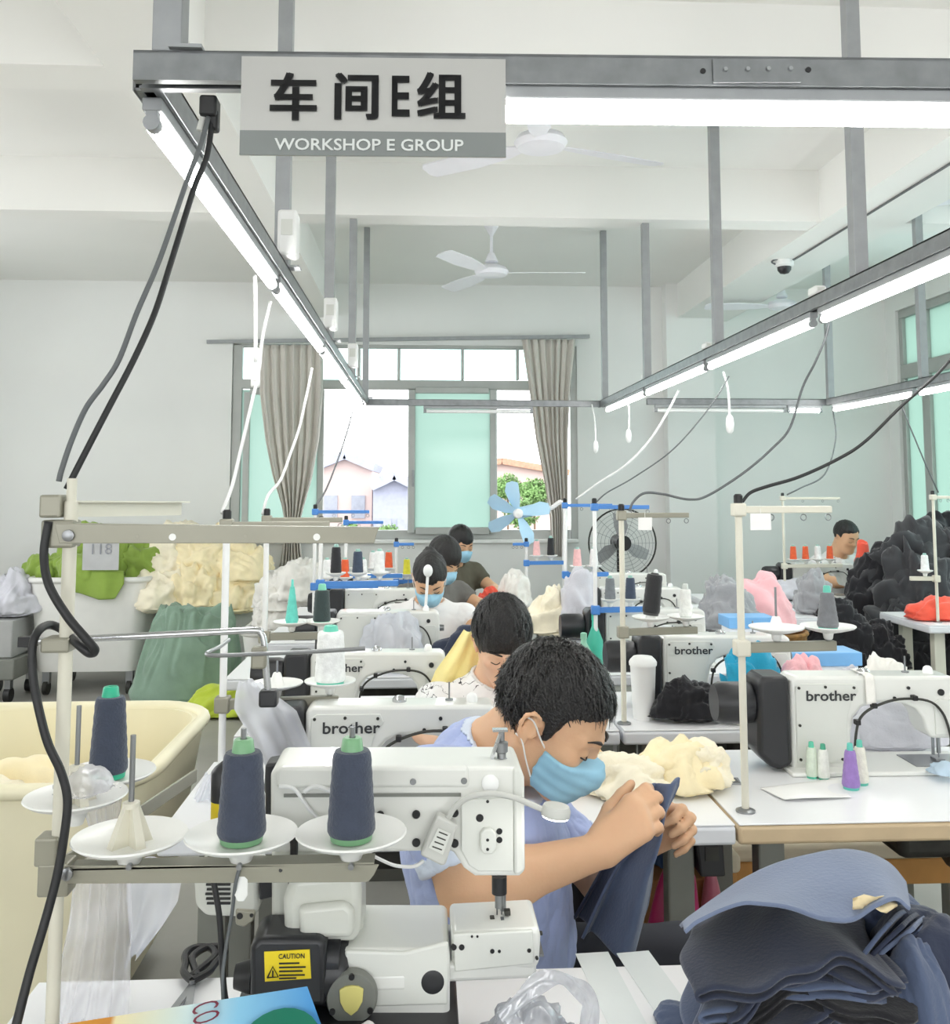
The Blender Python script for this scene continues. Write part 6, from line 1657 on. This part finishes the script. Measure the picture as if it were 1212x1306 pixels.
# sockets on the rack beam
M_SOCK = M_WPL
def socket(p, label, sz=(.05, .07, .12), rz=0):
    t = thing('power_socket', p, label, 'socket', 'sockets on the rack beam')
    MB().box((0, 0, sz[2] / 2), sz).build('case', M_WPL, t, bevel=.008); MB().box((0, -sz[1] / 2 - .001, sz[2] * .6), (sz[0] * .6, .002, sz[2] * .35)).build('socket_face', M_PANEL, t, bevel=.001)
for y, lb in ((2.47, 'white power socket at the first lamp joint on the sign beam'), (3.62, 'white power socket at the second lamp joint on the sign beam'), (4.77, 'white power socket at the third lamp joint on the sign beam')): socket((BLx + .045, y, ZB + .022), lb)
for y, lb in ((2.89, 'white power socket at the first joint of the camera side beam'), (4.05, 'white power socket at the second joint of the camera side beam'), (5.2, 'white power socket at the third joint of the camera side beam')): socket((BRx - .0, y, ZB + .022), lb, (.04, .06, .03))
# black plug at the sign corner
t = thing('black_plug', P(268, 128, 1.30), 'black power plug under the front beam beside the sign', 'plug')
MB().box((0, 0, -.012), (.024, .03, .03)).box((.006, 0, -.03), (.014, .02, .03)).build('plug_body', M_BLK, t, bevel=.004); MB().cyl((-.006, -.004, -.02), (-.012, -.004, -.045), .005, n=10).build('plug_neck', M_LGREY, t)

# ================================================================== cables
def cable(pts, r, m, label, nm='power_cable'):
    return tag(MB().tube(spline(pts, 8), r, 8).build(nm, m, None, world=True, smooth=180), label, 'cable')
cable([P(272, 140, 1.3), P(264, 198, 1.28), P(247, 242, 1.27), P(218, 335, 1.25), P(197, 400, 1.23), P(170, 460, 1.215), P(136, 525, 1.2), P(110, 575, 1.19), P(85, 624, 1.18)], .0042, M_BCAB, 'thick black cable from the black plug to the four spool stand')
cable([P(266, 150, 1.29), P(254, 190, 1.27), P(237, 235, 1.26), P(204, 330, 1.24), P(175, 398, 1.22), P(152, 458, 1.21), P(132, 490, 1.205), P(110, 520, 1.20), P(92, 560, 1.19), P(79, 598, 1.182), P(75, 614, 1.18)], .0036, M_GCAB, 'grey cable running beside the thick black cable')
cable([P(62, 665, 1.165), P(56, 705, 1.16), P(62, 745, 1.15), P(85, 785, 1.145), P(110, 815, 1.145), P(121, 829, 1.15), P(114, 833, 1.155), P(98, 820, 1.16), P(84, 806, 1.205), P(64, 797, 1.205), P(48, 806, 1.17), P(41, 830, 1.16), P(43, 870, 1.155), P(52, 915, 1.15), P(62, 950, 1.148), P(78, 985, 1.148), P(86, 1020, 1.148), P(82, 1065, 1.145), P(72, 1120, 1.14), P(56, 1180, 1.13), P(38, 1240, 1.11), P(20, 1310, 1.09), P(10, 1345, 1.08)], .0052, M_BCAB, 'thick black cable looping round the four spool stand post')
cable([P(268, 1085, 1.21), P(272, 1120, 1.2), P(280, 1170, 1.195), P(283, 1220, 1.195), P(287, 1270, 1.195), P(296, 1300, 1.19)], .0036, M_BCAB, 'black cable hanging past the white motor case')
cable([P(306, 1105, 1.163), P(300, 1130, 1.163), P(296, 1165, 1.18), P(288, 1210, 1.19), P(284, 1250, 1.19), P(286, 1300, 1.18)], .0022, M_GCAB, 'thin grey cable hanging past the white motor case')
W2 = .0042
cable([P(325, 352, 2.42), P(326, 400, 2.4), P(326, 462, 2.38)], .005, M_WCAB, 'white cable dropping straight from the first lamp joint')
cable([P(345, 385, 2.5), P(335, 430, 2.45), P(330, 475, 2.4), P(322, 510, 2.36), P(308, 570, 2.32), P(296, 620, 2.28), P(283, 655, 2.25)], .0045, M_WCAB, 'white cable swinging down to the white thread stand')
MBs = thing('inline_switch', P(326, 482, 2.39), 'white inline switch on the swinging cable', 'switch'); MB().box((0, 0, 0), (.022, .02, .05)).build('switch_case', M_WPL, MBs, bevel=.006); MB().box((0, -.011, 0), (.01, .003, .016)).build('rocker', M_PANEL, MBs, bevel=.001)
cable([P(398, 470, 3.6), P(392, 500, 3.5), P(382, 545, 3.35), P(370, 580, 3.2), P(358, 612, 3.1), P(342, 632, 3.02), P(335, 656, 2.98)], .005, M_WCAB, 'white cable swinging down to the teal cone stand')
cable([P(455, 505, 5.7), P(440, 560, 5.3), P(418, 620, 4.9), P(402, 646, 4.7)], .005, M_GCAB, 'thin cable before the pink house down to the blue stand')
def pendant(p0, p1, label):
    t = thing('pendant_switch', p0, label, 'switch', 'pendant switches'); a = np.zeros(3); b = np.asarray(p1) - np.asarray(p0)
    MB().tube(spline([a, a + b * .4 + np.array([.01, 0, 0]), b], 6), .005, 8).build('cord', M_WCAB, t); MB().lathe([(.006, .02), (.014, .01), (.018, -.02), (.015, -.05), (.006, -.06)], b, 14).build('switch_pear', M_WPL, t)
pendant(P(923, 474, 4.04), P(931, 535, 4.0), 'white pear switch hanging from the camera side beam joint')
pendant(P(755, 516, 6.47), P(760, 566, 6.3), 'white pear switch hanging at the far beam corner')
pendant(P(800, 507, 5.77), P(802, 552, 5.75), 'white pear switch hanging from the third beam joint')
cable([P(866, 498, 5.0), P(852, 525, 4.9), P(830, 560, 4.85), P(800, 592, 4.8), P(765, 615, 4.78), P(735, 637, 4.78)], .006, M_WCAB, 'white cable swinging to the blue stand beside the cream pile')
cable([P(930, 480, 4.0), P(905, 520, 3.95), P(860, 572, 3.9), P(810, 608, 3.88), P(775, 628, 3.86), P(760, 641, 3.85)], .003, M_GCAB, 'thin grey cable swinging to the stand before the industrial fan')
cable([P(1060, 391, 2.88), P(1055, 425, 2.88), P(1040, 462, 2.9), P(1024, 494, 2.95), P(1008, 545, 2.96), P(985, 572, 2.96), P(950, 602, 2.96), P(905, 631, 2.96), P(880, 637, 2.96), P(845, 630, 2.96), P(822, 629, 2.96), P(808, 640, 2.96), P(803, 652, 2.96)], .0040, M_GCAB, 'grey cable waving down to the stand beside the cup')
cable([(2.74, 2.4, ZB - .02), (2.1, 2.38, 1.93), P(1300, 385, 2.33), P(1240, 430, 2.29), P(1195, 478, 2.25), P(1150, 518, 2.22), P(1105, 562, 2.2), P(1070, 585, 2.19), P(1020, 608, 2.18), P(980, 620, 2.17), P(958, 628, 2.16), P(947, 640, 2.16)], .0040, M_BCAB, 'dark cable sweeping down to the cream thread stand')
cable([P(1062, 518, 6.3), P(1066, 560, 6.25), P(1052, 605, 6.15), P(1022, 622, 6.1), P(1004, 631, 6.1)], .005, M_GCAB, 'thin cable hanging above the seated man')
cable([P(1150, 518, 5.0), P(1180, 590, 5.0), P(1197, 628, 5.05)], .004, M_GCAB, 'thin cable hanging to the coral cloth stand')

# ================================================================== fans in the room
# industrial fan
c = P(792, 692, 7.55); rf = 43 * 7.55 / F_PX
t = thing('industrial_fan', (c[0], 7.55, 0), 'black caged industrial floor fan by the end wall', 'fan')
lc = np.array([0, 0, c[2]])
for k in range(9):
    rr = rf * (k + 1) / 9; yy = -.06 - .05 * math.sqrt(max(0, 1 - (rr / rf) ** 2)); wdt = .007 if k == 8 else .0015
    MB().tube([lc + np.array([rr * math.cos(a), -.06 if k == 8 else yy, rr * math.sin(a)]) for a in np.linspace(0, 2 * math.pi, 41)], wdt, 5, caps=False).build('guard_ring', M_STEEL if k < 8 else M_OIL, t)
for k in range(16):
    a = 2 * math.pi * k / 16; MB().tube([lc + np.array([.03 * math.cos(a), -.11, .03 * math.sin(a)]), lc + np.array([rf * .6 * math.cos(a), -.10, rf * .6 * math.sin(a)]), lc + np.array([rf * math.cos(a), -.06, rf * math.sin(a)])], .0015, 5).build('guard_spoke', M_STEEL, t)
for k in range(3):
    a = R(90 + 120 * k); u = np.array([math.cos(a), 0, math.sin(a)]); v = np.array([-u[2], 0, u[0]])
    pts = [(.04, .02), (.13, .055), (rf * .85, .06), (rf * .88, -.02), (.13, -.05), (.04, -.02)]
    V = [lc + u * x + v * y + np.array([0, -.03 + y * .4, 0]) for x, y in pts]; V2 = [p + np.array([0, .006, 0]) for p in V]; m = 6
    MB().add(V + V2, [tuple(range(m)), tuple(range(2 * m - 1, m - 1, -1))] + [(i, (i + 1) % m, m + (i + 1) % m, m + i) for i in range(m)]).build('blade', mat('grey_blade', (168, 170, 172), .5), t, smooth=None)
MB().cyl(lc + (0, -.115, 0), lc + (0, .14, 0), .06, n=20).build('motor', M_BLK, t)
MB().cyl((0, .06, .05), (0, .06, c[2] - .05), .022, n=12).build('pole', M_BLK, t); MB().lathe([(.26, 0), (.26, .03), (.05, .06)], (0, .06, 0), 24).build('base', M_BLK, t)
# pale blue open fan
c = P(661, 655, 5.66)
t = thing('blue_fan', (P(722, 700, 5.66)[0], 5.66, ZT), 'pale blue five bladed fan without guard beside the curtain', 'fan')
lc = c - np.array(t.location)
for a in (100, 150, 205, 290, 8):
    u = np.array([math.cos(R(a)), 0, math.sin(R(a))]); v = np.array([-u[2], 0, u[0]]); rr = .19
    pts = [(.02, .012), (.07, .035), (rr * .75, .052), (rr, .035), (rr * 1.03, 0), (rr * .95, -.03), (.1, -.028), (.02, -.012)]
    V = [lc + u * x + v * y + np.array([0, y * .7, 0]) for x, y in pts]; V2 = [p + np.array([0, .005, 0]) for p in V]; m = len(pts)
    MB().add(V + V2, [tuple(range(m)), tuple(range(2 * m - 1, m - 1, -1))] + [(i, (i + 1) % m, m + (i + 1) % m, m + i) for i in range(m)]).build('blade', M_FANB, t, smooth=None)
MB().lathe([(.004, -.05), (.025, -.04), (.03, 0), (.03, .03)], lc, 20, axis=(0, 1, 0)).build('hub', M_WPL, t)
MB().cyl(lc + (0, .03, 0), lc + (.10, .06, .02), .035, n=16).build('motor_case', M_FANB, t); e = lc + np.array([.10, .06, .02])
MB().tube(spline([e, e + (.10, 0, .01), (0, .06, lc[2] + .05), (.0, .06, .3), (0, .06, .01)], 6), .014, 8).build('fan_post', M_WPL, t); MB().lathe([(.09, 0), (.09, .012), (.02, .03)], (0, .06, 0), 20).build('fan_base', M_WPL, t)

# ================================================================== things on and under the tables
# bent table lamp at the tied hair woman
b = base_at(541, 818, 4.0); t = thing('table_lamp', b, 'small white bent neck lamp before the tied hair woman', 'lamp')
q = P(546, 728, 4.0) - b; MB().tube(spline([(0, 0, 0), (.0, 0, .12), (.012, 0, q[2] - .05), q], 8), .006, 8).build('neck', M_WPL, t); MB().ball(q, (.02, .02, .026), 14).build('lamp_head', M_WPL, t); MB().lathe([(.03, 0), (.03, .01), (.01, .02)], n=16).build('lamp_base', M_WPL, t)
# tall white cup
b = np.array([P(821, 905, 3.02)[0], 3.02, ZT]); t = thing('white_cup', b, 'tall white lidded cup on the table', 'cup')
MB().lathe([(.031, 0), (.033, .01), (.040, .165), (.042, .168)], n=28).build('cup_body', M_WPL, t); MB().lathe([(.043, .165), (.044, .175), (.040, .182), (.03, .192), (.012, .195)], n=28).build('cup_lid', M_WPL, t)
# teal bottles
for px, Y, lb, hgt, col in ((781, 3.5, 'teal spray bottle beside the blue stand', .22, M_TEAL), (766, 3.42, 'pale green bottle beside the teal spray bottle', .15, mat('pale_green_plastic', (150, 206, 180), .4))):
    b = np.array([P(px, 800, Y)[0], Y + .36, ZT]); t = thing('bottle', b, lb, 'bottle'); MB().lathe([(.03, 0), (.033, .01), (.033, hgt * .5), (.012, hgt * .75), (.011, hgt * .88)], n=20).build('bottle_body', col, t); MB().lathe([(.013, hgt * .86), (.013, hgt), (.008, hgt * 1.02)], n=14).build('cap', col, t)
# blue crates
for k, (px0, px1, py, Y, lb) in enumerate(((925, 985, 786, 4.12, 'white crate with blue lid beside the grey cloth'), (1003, 1092, 830, 3.36, 'white crate with blue lid behind the grey thread cone'))):
    A = P(px0, py, Y); B = P(px1, py, Y); t = thing('crate', ((A[0] + B[0]) / 2, Y, ZT), lb, 'crate')
    MB().box2((A[0] + .01, Y - .04, ZT), (B[0] - .01, Y + .09, A[2] - .046)).build('crate_body', M_TOP, t, world=True, bevel=.006); MB().box2((A[0], Y - .05, A[2] - .046), (B[0], Y + .10, A[2])).build('crate_lid', M_BLUEL, t, world=True, bevel=.003)
# white paper on the beige edged table
G = np.zeros((14, 8, 3)); c4 = [Pz(970, 1005, ZT + .003), Pz(1070, 992, ZT + .003), Pz(1086, 1018, ZT + .003), Pz(1000, 1022, ZT + .003)]
for i in range(14):
    for j in range(8):
        u, v = i / 13, j / 7; p = (c4[0] * (1 - u) + c4[1] * u) * (1 - v) + (c4[3] * (1 - u) + c4[2] * u) * v; p[2] += .008 * math.sin(u * 5) * math.sin(v * 3) + .004 * v; G[i, j] = p
sheet('paper_sheet', G, mat('white_paper', (240, 240, 238), .8, var=.01), .001, 'white paper lying before the small thread cones', 'paper')
G = np.zeros((6, 16, 3)); c5 = P(1094, 868, 2.47)
for j in range(16):
    v = j / 15; zz = np.interp(v, [0, .3, 1], [ZT + .242, ZT + .242, ZT + .17]); yy = np.interp(v, [0, .3, .36, 1], [2.52, 2.44, 2.432, 2.428])
    for i in range(6): G[i, j] = (P(1100 + 12 * i / 5, 880, 2.45)[0], yy, zz)
sheet('fabric_strip', G, M_WHITEC, .001, 'white fabric strip hung over the machine arm', 'cloth')
p = Pz(928, 997, ZT); t = thing('stitch_card', (p[0], p[1], ZT), 'small printed grey card at the table seam', 'card'); MB().box((0, 0, .002), (.06, .05, .003), rotmat(0, 0, -8)).build('card_plate', M_GALVP, t)
for k in range(4): MB().box((0, -.015 + .01 * k, .0038), (.05, .004, .0006), rotmat(0, 0, -8)).build('print_line', M_OIL, t)
p = Pz(1200, 994, ZT); crumple((p[0] + .01, p[1], ZT + .014), (.04, .03, .022), mat('pale_blue_cloth', (186, 206, 222), .85), 'small pale blue cloth under the needle', seed=330, sub=4, name='blue_cloth')
crumple((P(1150, 960, 2.6)[0], 2.62, ZT), (.13, .03, .11), M_LGREYC, 'pale grey cloth behind the machine arm', seed=331, name='grey_cloth')
# bench behind the beige edged table
def bench(x0, x1, y0, y1, zt, label, nm='bench'):
    t = thing(nm, ((x0 + x1) / 2, (y0 + y1) / 2, 0), label, 'bench', None)
    MB().box2((x0, y0, zt - .05), (x1, y1, zt)).build('seat', M_CUSH, t, world=True, bevel=.015, bseg=3)
    MB().box2((x0 + .01, y0 + .01, zt - .12), (x1 - .01, y1 - .01, zt - .051)).build('seat_frame', M_WOODO, t, world=True, bevel=.004)
    for x in (x0 + .04, x1 - .04):
        for y in (y0 + .04, y1 - .04): MB().box2((x - .022, y - .022, 0), (x + .022, y + .022, zt - .12)).build('leg', M_WOODO, t, world=True, bevel=.003)
    for y in (y0 + .04, y1 - .04): MB().box2((x0 + .06, y - .015, .14), (x1 - .06, y + .015, .19)).build('stretcher', M_WOODO, t, world=True, bevel=.003)
    return t
bench(.86, 1.75, 2.70, 2.86, .49, 'long wooden bench with cream seat behind the beige edged table')
bench(.70, .84, 2.55, 2.78, .52, 'small orange wood stool under the table seam', 'stool')
bench(-.08, .30, 1.62, 1.95, .455, 'wooden stool under the masked man', 'stool')
bench(.0, .36, 2.66, 2.86, .45, 'wooden stool under the young man in the printed shirt', 'stool')
# boxes under the white table
a = P(835, 1140, 2.35); b = P(902, 1200, 2.35)
t = thing('cardboard_box', ((a[0] + b[0]) / 2, 2.45, 0), 'brown cardboard box with white label under the white table', 'box'); zt_ = P(860, 1122, 2.35)[2]
MB().box2((a[0], 2.35, 0), (b[0], 2.6, zt_)).build('carton', M_CARD, t, world=True, smooth=None, bevel=.004); A = P(835, 1148, 2.345); B = P(862, 1162, 2.345); MB().box2((A[0], 2.3475, B[2]), (B[0], 2.3495, A[2])).build('box_label', M_TOP, t, world=True, smooth=None)
crumple(((a[0] + b[0]) / 2, 2.47, zt_), (.065, .1, .07), fabric('navy_cloth', (44, 76, 118)), 'navy bag on the cardboard box', seed=340, sub=4, name='navy_bag')
crumple((P(860, 1190, 2.25)[0], 2.24, 0), (.08, .07, P(860, 1165, 2.24)[2]), mat('magenta_plastic', (196, 36, 110), .35, var=.1), 'magenta plastic bag before the cardboard box', seed=341, name='magenta_bag', sub=4)
crumple((P(908, 1180, 2.3)[0], 2.32, 0), (.05, .06, P(908, 1145, 2.32)[2]), mat('rose_plastic', (206, 120, 140), .3, var=.2), 'clear bag of rose scraps beside the magenta bag', seed=342, name='scrap_bag', sub=4)
t = thing('control_box', (P(898, 1080, 2.2)[0], 2.2, P(898, 1105, 2.2)[2]), 'black control box hung under the white table', 'control box'); MB().prism([(-.025, 0), (.03, 0), (.026, .09), (-.034, .09)], (0, 0, 0), (1, 0, 0), (0, 0, 1), (0, 1, 0), .12).build('box_shell', M_DARK, t, bevel=.004); MB().box((0, -.061, .05), (.03, .003, .03)).build('control_panel', M_OIL, t)

# ================================================================== things on the front table
# propped booklet
M_BOOK = mat('printed_cover', (60, 150, 214), .35, var=.02)
nt = M_BOOK.node_tree; N = nt.nodes; L = nt.links; tc = N.new('ShaderNodeTexCoord'); sx = N.new('ShaderNodeSeparateXYZ'); L.new(tc.outputs['Object'], sx.inputs[0])
mr = N.new('ShaderNodeMapRange'); mr.inputs['From Min'].default_value = -.13; mr.inputs['From Max'].default_value = .15; L.new(sx.outputs['X'], mr.inputs['Value'])
cr = N.new('ShaderNodeValToRGB'); e = cr.color_ramp.elements
for pos, c3 in ((0.0, (214, 150, 60)), (.12, (206, 140, 60)), (.14, (238, 226, 180)), (.42, (206, 226, 226)), (.62, (140, 200, 232)), (1.0, (38, 132, 208))):
    q = e.new(pos) if pos not in (0.0, 1.0) else (e[0] if pos == 0 else e[-1]); q.color = (*lin(c3), 1)
L.new(mr.outputs['Result'], cr.inputs['Fac']); L.new(cr.outputs['Color'], N['Principled BSDF'].inputs['Base Color'])
tl, tr_ = P(70, 1308, 1.13), P(392, 1258, 1.14); bl, br = P(60, 1420, 1.04), P(440, 1390, 1.05)
bk = thing('booklet', ((tl + tr_ + bl + br) / 4 * np.array([1, 1, 0])) + np.array([0, 0, ZT]), 'blue and cream printed booklet leaning before the motor', 'book')
nrm = np.cross(tr_ - tl, bl - tl); nrm /= np.linalg.norm(nrm); nrm = nrm if nrm[1] < 0 else -nrm
V = [tl, tr_, br, bl] + [p - nrm * .006 for p in (tl, tr_, br, bl)]
MB().add(V, [(0, 1, 2, 3), (7, 6, 5, 4), (0, 4, 5, 1), (1, 5, 6, 2), (2, 6, 7, 3), (3, 7, 4, 0)]).build('cover', M_BOOK, bk, world=True, smooth=None)
ex = (bl - tl); ex = ex / np.linalg.norm(ex); ey = np.cross(nrm, ex); ey /= np.linalg.norm(ey)
text_part('lettering', 'CO', .042, mat('maroon_ink', (126, 44, 66), .5), bk, facing(tl * .463 + tr_ * .537 + ex * .004 + nrm * .002 - np.array(bk.location), ex, ey), -.0004, .0003, .42)
GG = MB(); cc = tl * .25 + tr_ * .75 + ex * .07 + nrm * .0008
MB().lathe([(.001, 0), (.045, 0), (.045, .0006)], cc + (tr_ - tl) * .1, 24, axis=nrm).build('green_print', mat('green_ink', (20, 120, 96), .5), bk, world=True)
crumple((P(455, 1330, 1.13)[0], 1.13, ZT), (.05, .035, (P(455, 1292, 1.12)[2] - ZT) * .72), mat('striped_white', (214, 210, 208), .8, var=.12, scale=50), 'white striped cloth before the clutch cover', seed=350, sub=5, name='striped_cloth')
# clear carrier bag with handle loop
bg = thing('plastic_bag', (P(675, 1320, 1.18)[0], 1.18, ZT), 'crumpled clear plastic carrier bag beside the free arm', 'bag')
D, Fc = ICO[5]; f = folds(D * 2.4 + 3, 4, 3); V = D * (1 + .28 * f)[:, None] * np.array([.078, .06, .085]); V[:, 2] = np.maximum(V[:, 2], -.02) + .02
link_mesh('bag_body', V, np.array(Fc), thin_mat('bag_film', (226, 228, 234), clear=.42, rough=.15, transl=.4, gloss=.16, wave=30), bg, smooth=180)
lpth = [P(640, 1300, 1.14), P(664, 1275, 1.14), P(690, 1252, 1.145), P(715, 1248, 1.15), P(735, 1258, 1.16), P(752, 1276, 1.165), P(752, 1302, 1.17), P(745, 1330, 1.175)]
sp_ = spline(lpth, 6); G = np.zeros((len(sp_), 6, 3))
for i in range(len(sp_)):
    d = sp_[min(i + 1, len(sp_) - 1)] - sp_[max(i - 1, 0)]; d = d / np.linalg.norm(d); sd = np.cross(d, (0, 1, 0)); 
    for j in range(6): G[i, j] = sp_[i] + sd * (.020 * (j / 5 - .5)) + np.array([0, .006 * math.sin(j * 1.9 + i * .4), 0])
MB().grid(G).build('handle_loop', MATS['bag_film'], bg, world=True, smooth=180)
crumple((P(690, 1310, 1.2)[0], 1.19, ZT + .003), (.035, .03, .05), M_BLACKC, 'dark scrap inside the clear carrier bag', seed=352, sub=4, name='dark_scrap')
# snips
p = Pz(245, 1262, ZT); t = thing('scissors', (p[0], p[1], ZT), 'black handled scissors on the front table', 'scissors')
for sx, nm in ((-1, 0), (1, 1)):
    a = R(118 if sx < 0 else 62); u = np.array([math.cos(a), math.sin(a), 0]); v = np.array([-u[1], u[0], 0]) * sx
    lp_ = [u * .0 , u * .03 - v * .004, u * .055 + v * .004, u * .085 + v * .012, u * .098 + v * .03, u * .085 + v * .05, u * .055 + v * .048, u * .03 + v * .022, u * .012]
    MB().tube(spline([q + np.array([0, 0, .012]) for q in lp_], 5), .0055, 8).build('handle', M_BLK, t)
    MB().bar((0, 0, .006 + .002 * nm), np.array([sx * .012, -.075, .006 + .002 * nm]), .010, .002).build('blade', M_STEEL, t)
MB().cyl((0, 0, .003), (0, 0, .014), .005, n=10).build('pivot', M_STEEL, t)
# pale tapes across the table
for k, (a_, b_) in enumerate((((755, 1216), (812, 1330)), ((807, 1215), (880, 1320)))):
    A = Pz(*a_, ZT); B = Pz(*b_, ZT); t = MB().bar(A + (0, 0, .0007), B + (0, 0, .0007), .052, .0012).build('tape_strip', mat('pale_tape', (224, 230, 230), .35, var=.02), None, world=True, smooth=None); tag(t, ('pale tape strip across the front table nearer the free arm', 'pale tape strip across the front table nearer the denim')[k], 'tape')
# hanging film by the stand
def film(stations, Y, m, label, amp=.02, waves=5, nm='plastic_film', dy=0.0):
    nu, nv = 60, 30; py = [s_[0] for s_ in stations]; G = np.zeros((nu, nv, 3))
    for j in range(nv):
        y = py[0] + (py[-1] - py[0]) * j / (nv - 1); l = np.interp(y, py, [s_[1] for s_ in stations]); r = np.interp(y, py, [s_[2] for s_ in stations])
        for i in range(nu):
            u = i / (nu - 1); p = P(l + (r - l) * u, y + 3 * math.sin(u * 9), Y + dy * j / nv); p[1] += amp * (math.sin(u * 6.28 * waves + j * .09) * .7 + .5 * math.sin(u * 6.28 * waves * 1.7 + 1)) * (.4 + .6 * j / nv); G[i, j] = p
    o = MB().grid(G).build(nm, m, None, world=True, smooth=180); return tag(o, label, 'plastic film')
film([(1000, 96, 158), (1016, 100, 156), (1060, 112, 150), (1110, 92, 166), (1180, 84, 166), (1260, 66, 164), (1330, 46, 160)], 1.375, M_FILM, 'clear film bag hanging from the empty spool dish', .016, 4)
film([(1095, 160, 222), (1120, 160, 232), (1150, 158, 226), (1185, 160, 204), (1225, 162, 172)], 1.44, M_FILMW, 'milky plastic bag bulging behind the hanging film', .02, 1)
crumple(dpos['d'] + np.array([.008, .0, .013]), (.038, .034, .03), M_FILM, 'milky film crumpled on the empty spool dish', seed=360, sub=4, name='plastic_scrap', cat='plastic film')
film([(868, 305, 332), (885, 300, 352), (905, 298, 378), (940, 318, 392), (978, 338, 408)], 2.17, M_FILMW, 'clear film draped over the white thread stand arm', .008, 2)
film([(985, 262, 284), (1010, 250, 282), (1040, 236, 270), (1066, 240, 262)], 2.3, M_FILMW, 'white liner film sagging at the cream cart corner', .02, 2)

# white cards hung on the thread arms
for (x0, y0, x1, y1, Y, lb) in ((957, 655, 984, 676, 2.155, 'white card hung on the cream thread stand arm'), (814, 660, 832, 676, 2.955, 'white card hung on the stand beside the cup')):
    A = P(x0, y0, Y); B = P(x1, y1, Y); t = thing('paper_card', ((A[0] + B[0]) / 2, Y, B[2]), lb, 'card')
    MB().box2((A[0], Y - .0005, B[2]), (B[0], Y + .0005, A[2])).build('card_sheet', MATS['white_paper'], t, world=True, smooth=None); MB().cyl(((A[0] + B[0]) / 2, Y, A[2] - .003), ((A[0] + B[0]) / 2, Y + .003, A[2] + .02), .0008, n=5).build('string', M_STRAP, t, world=True)
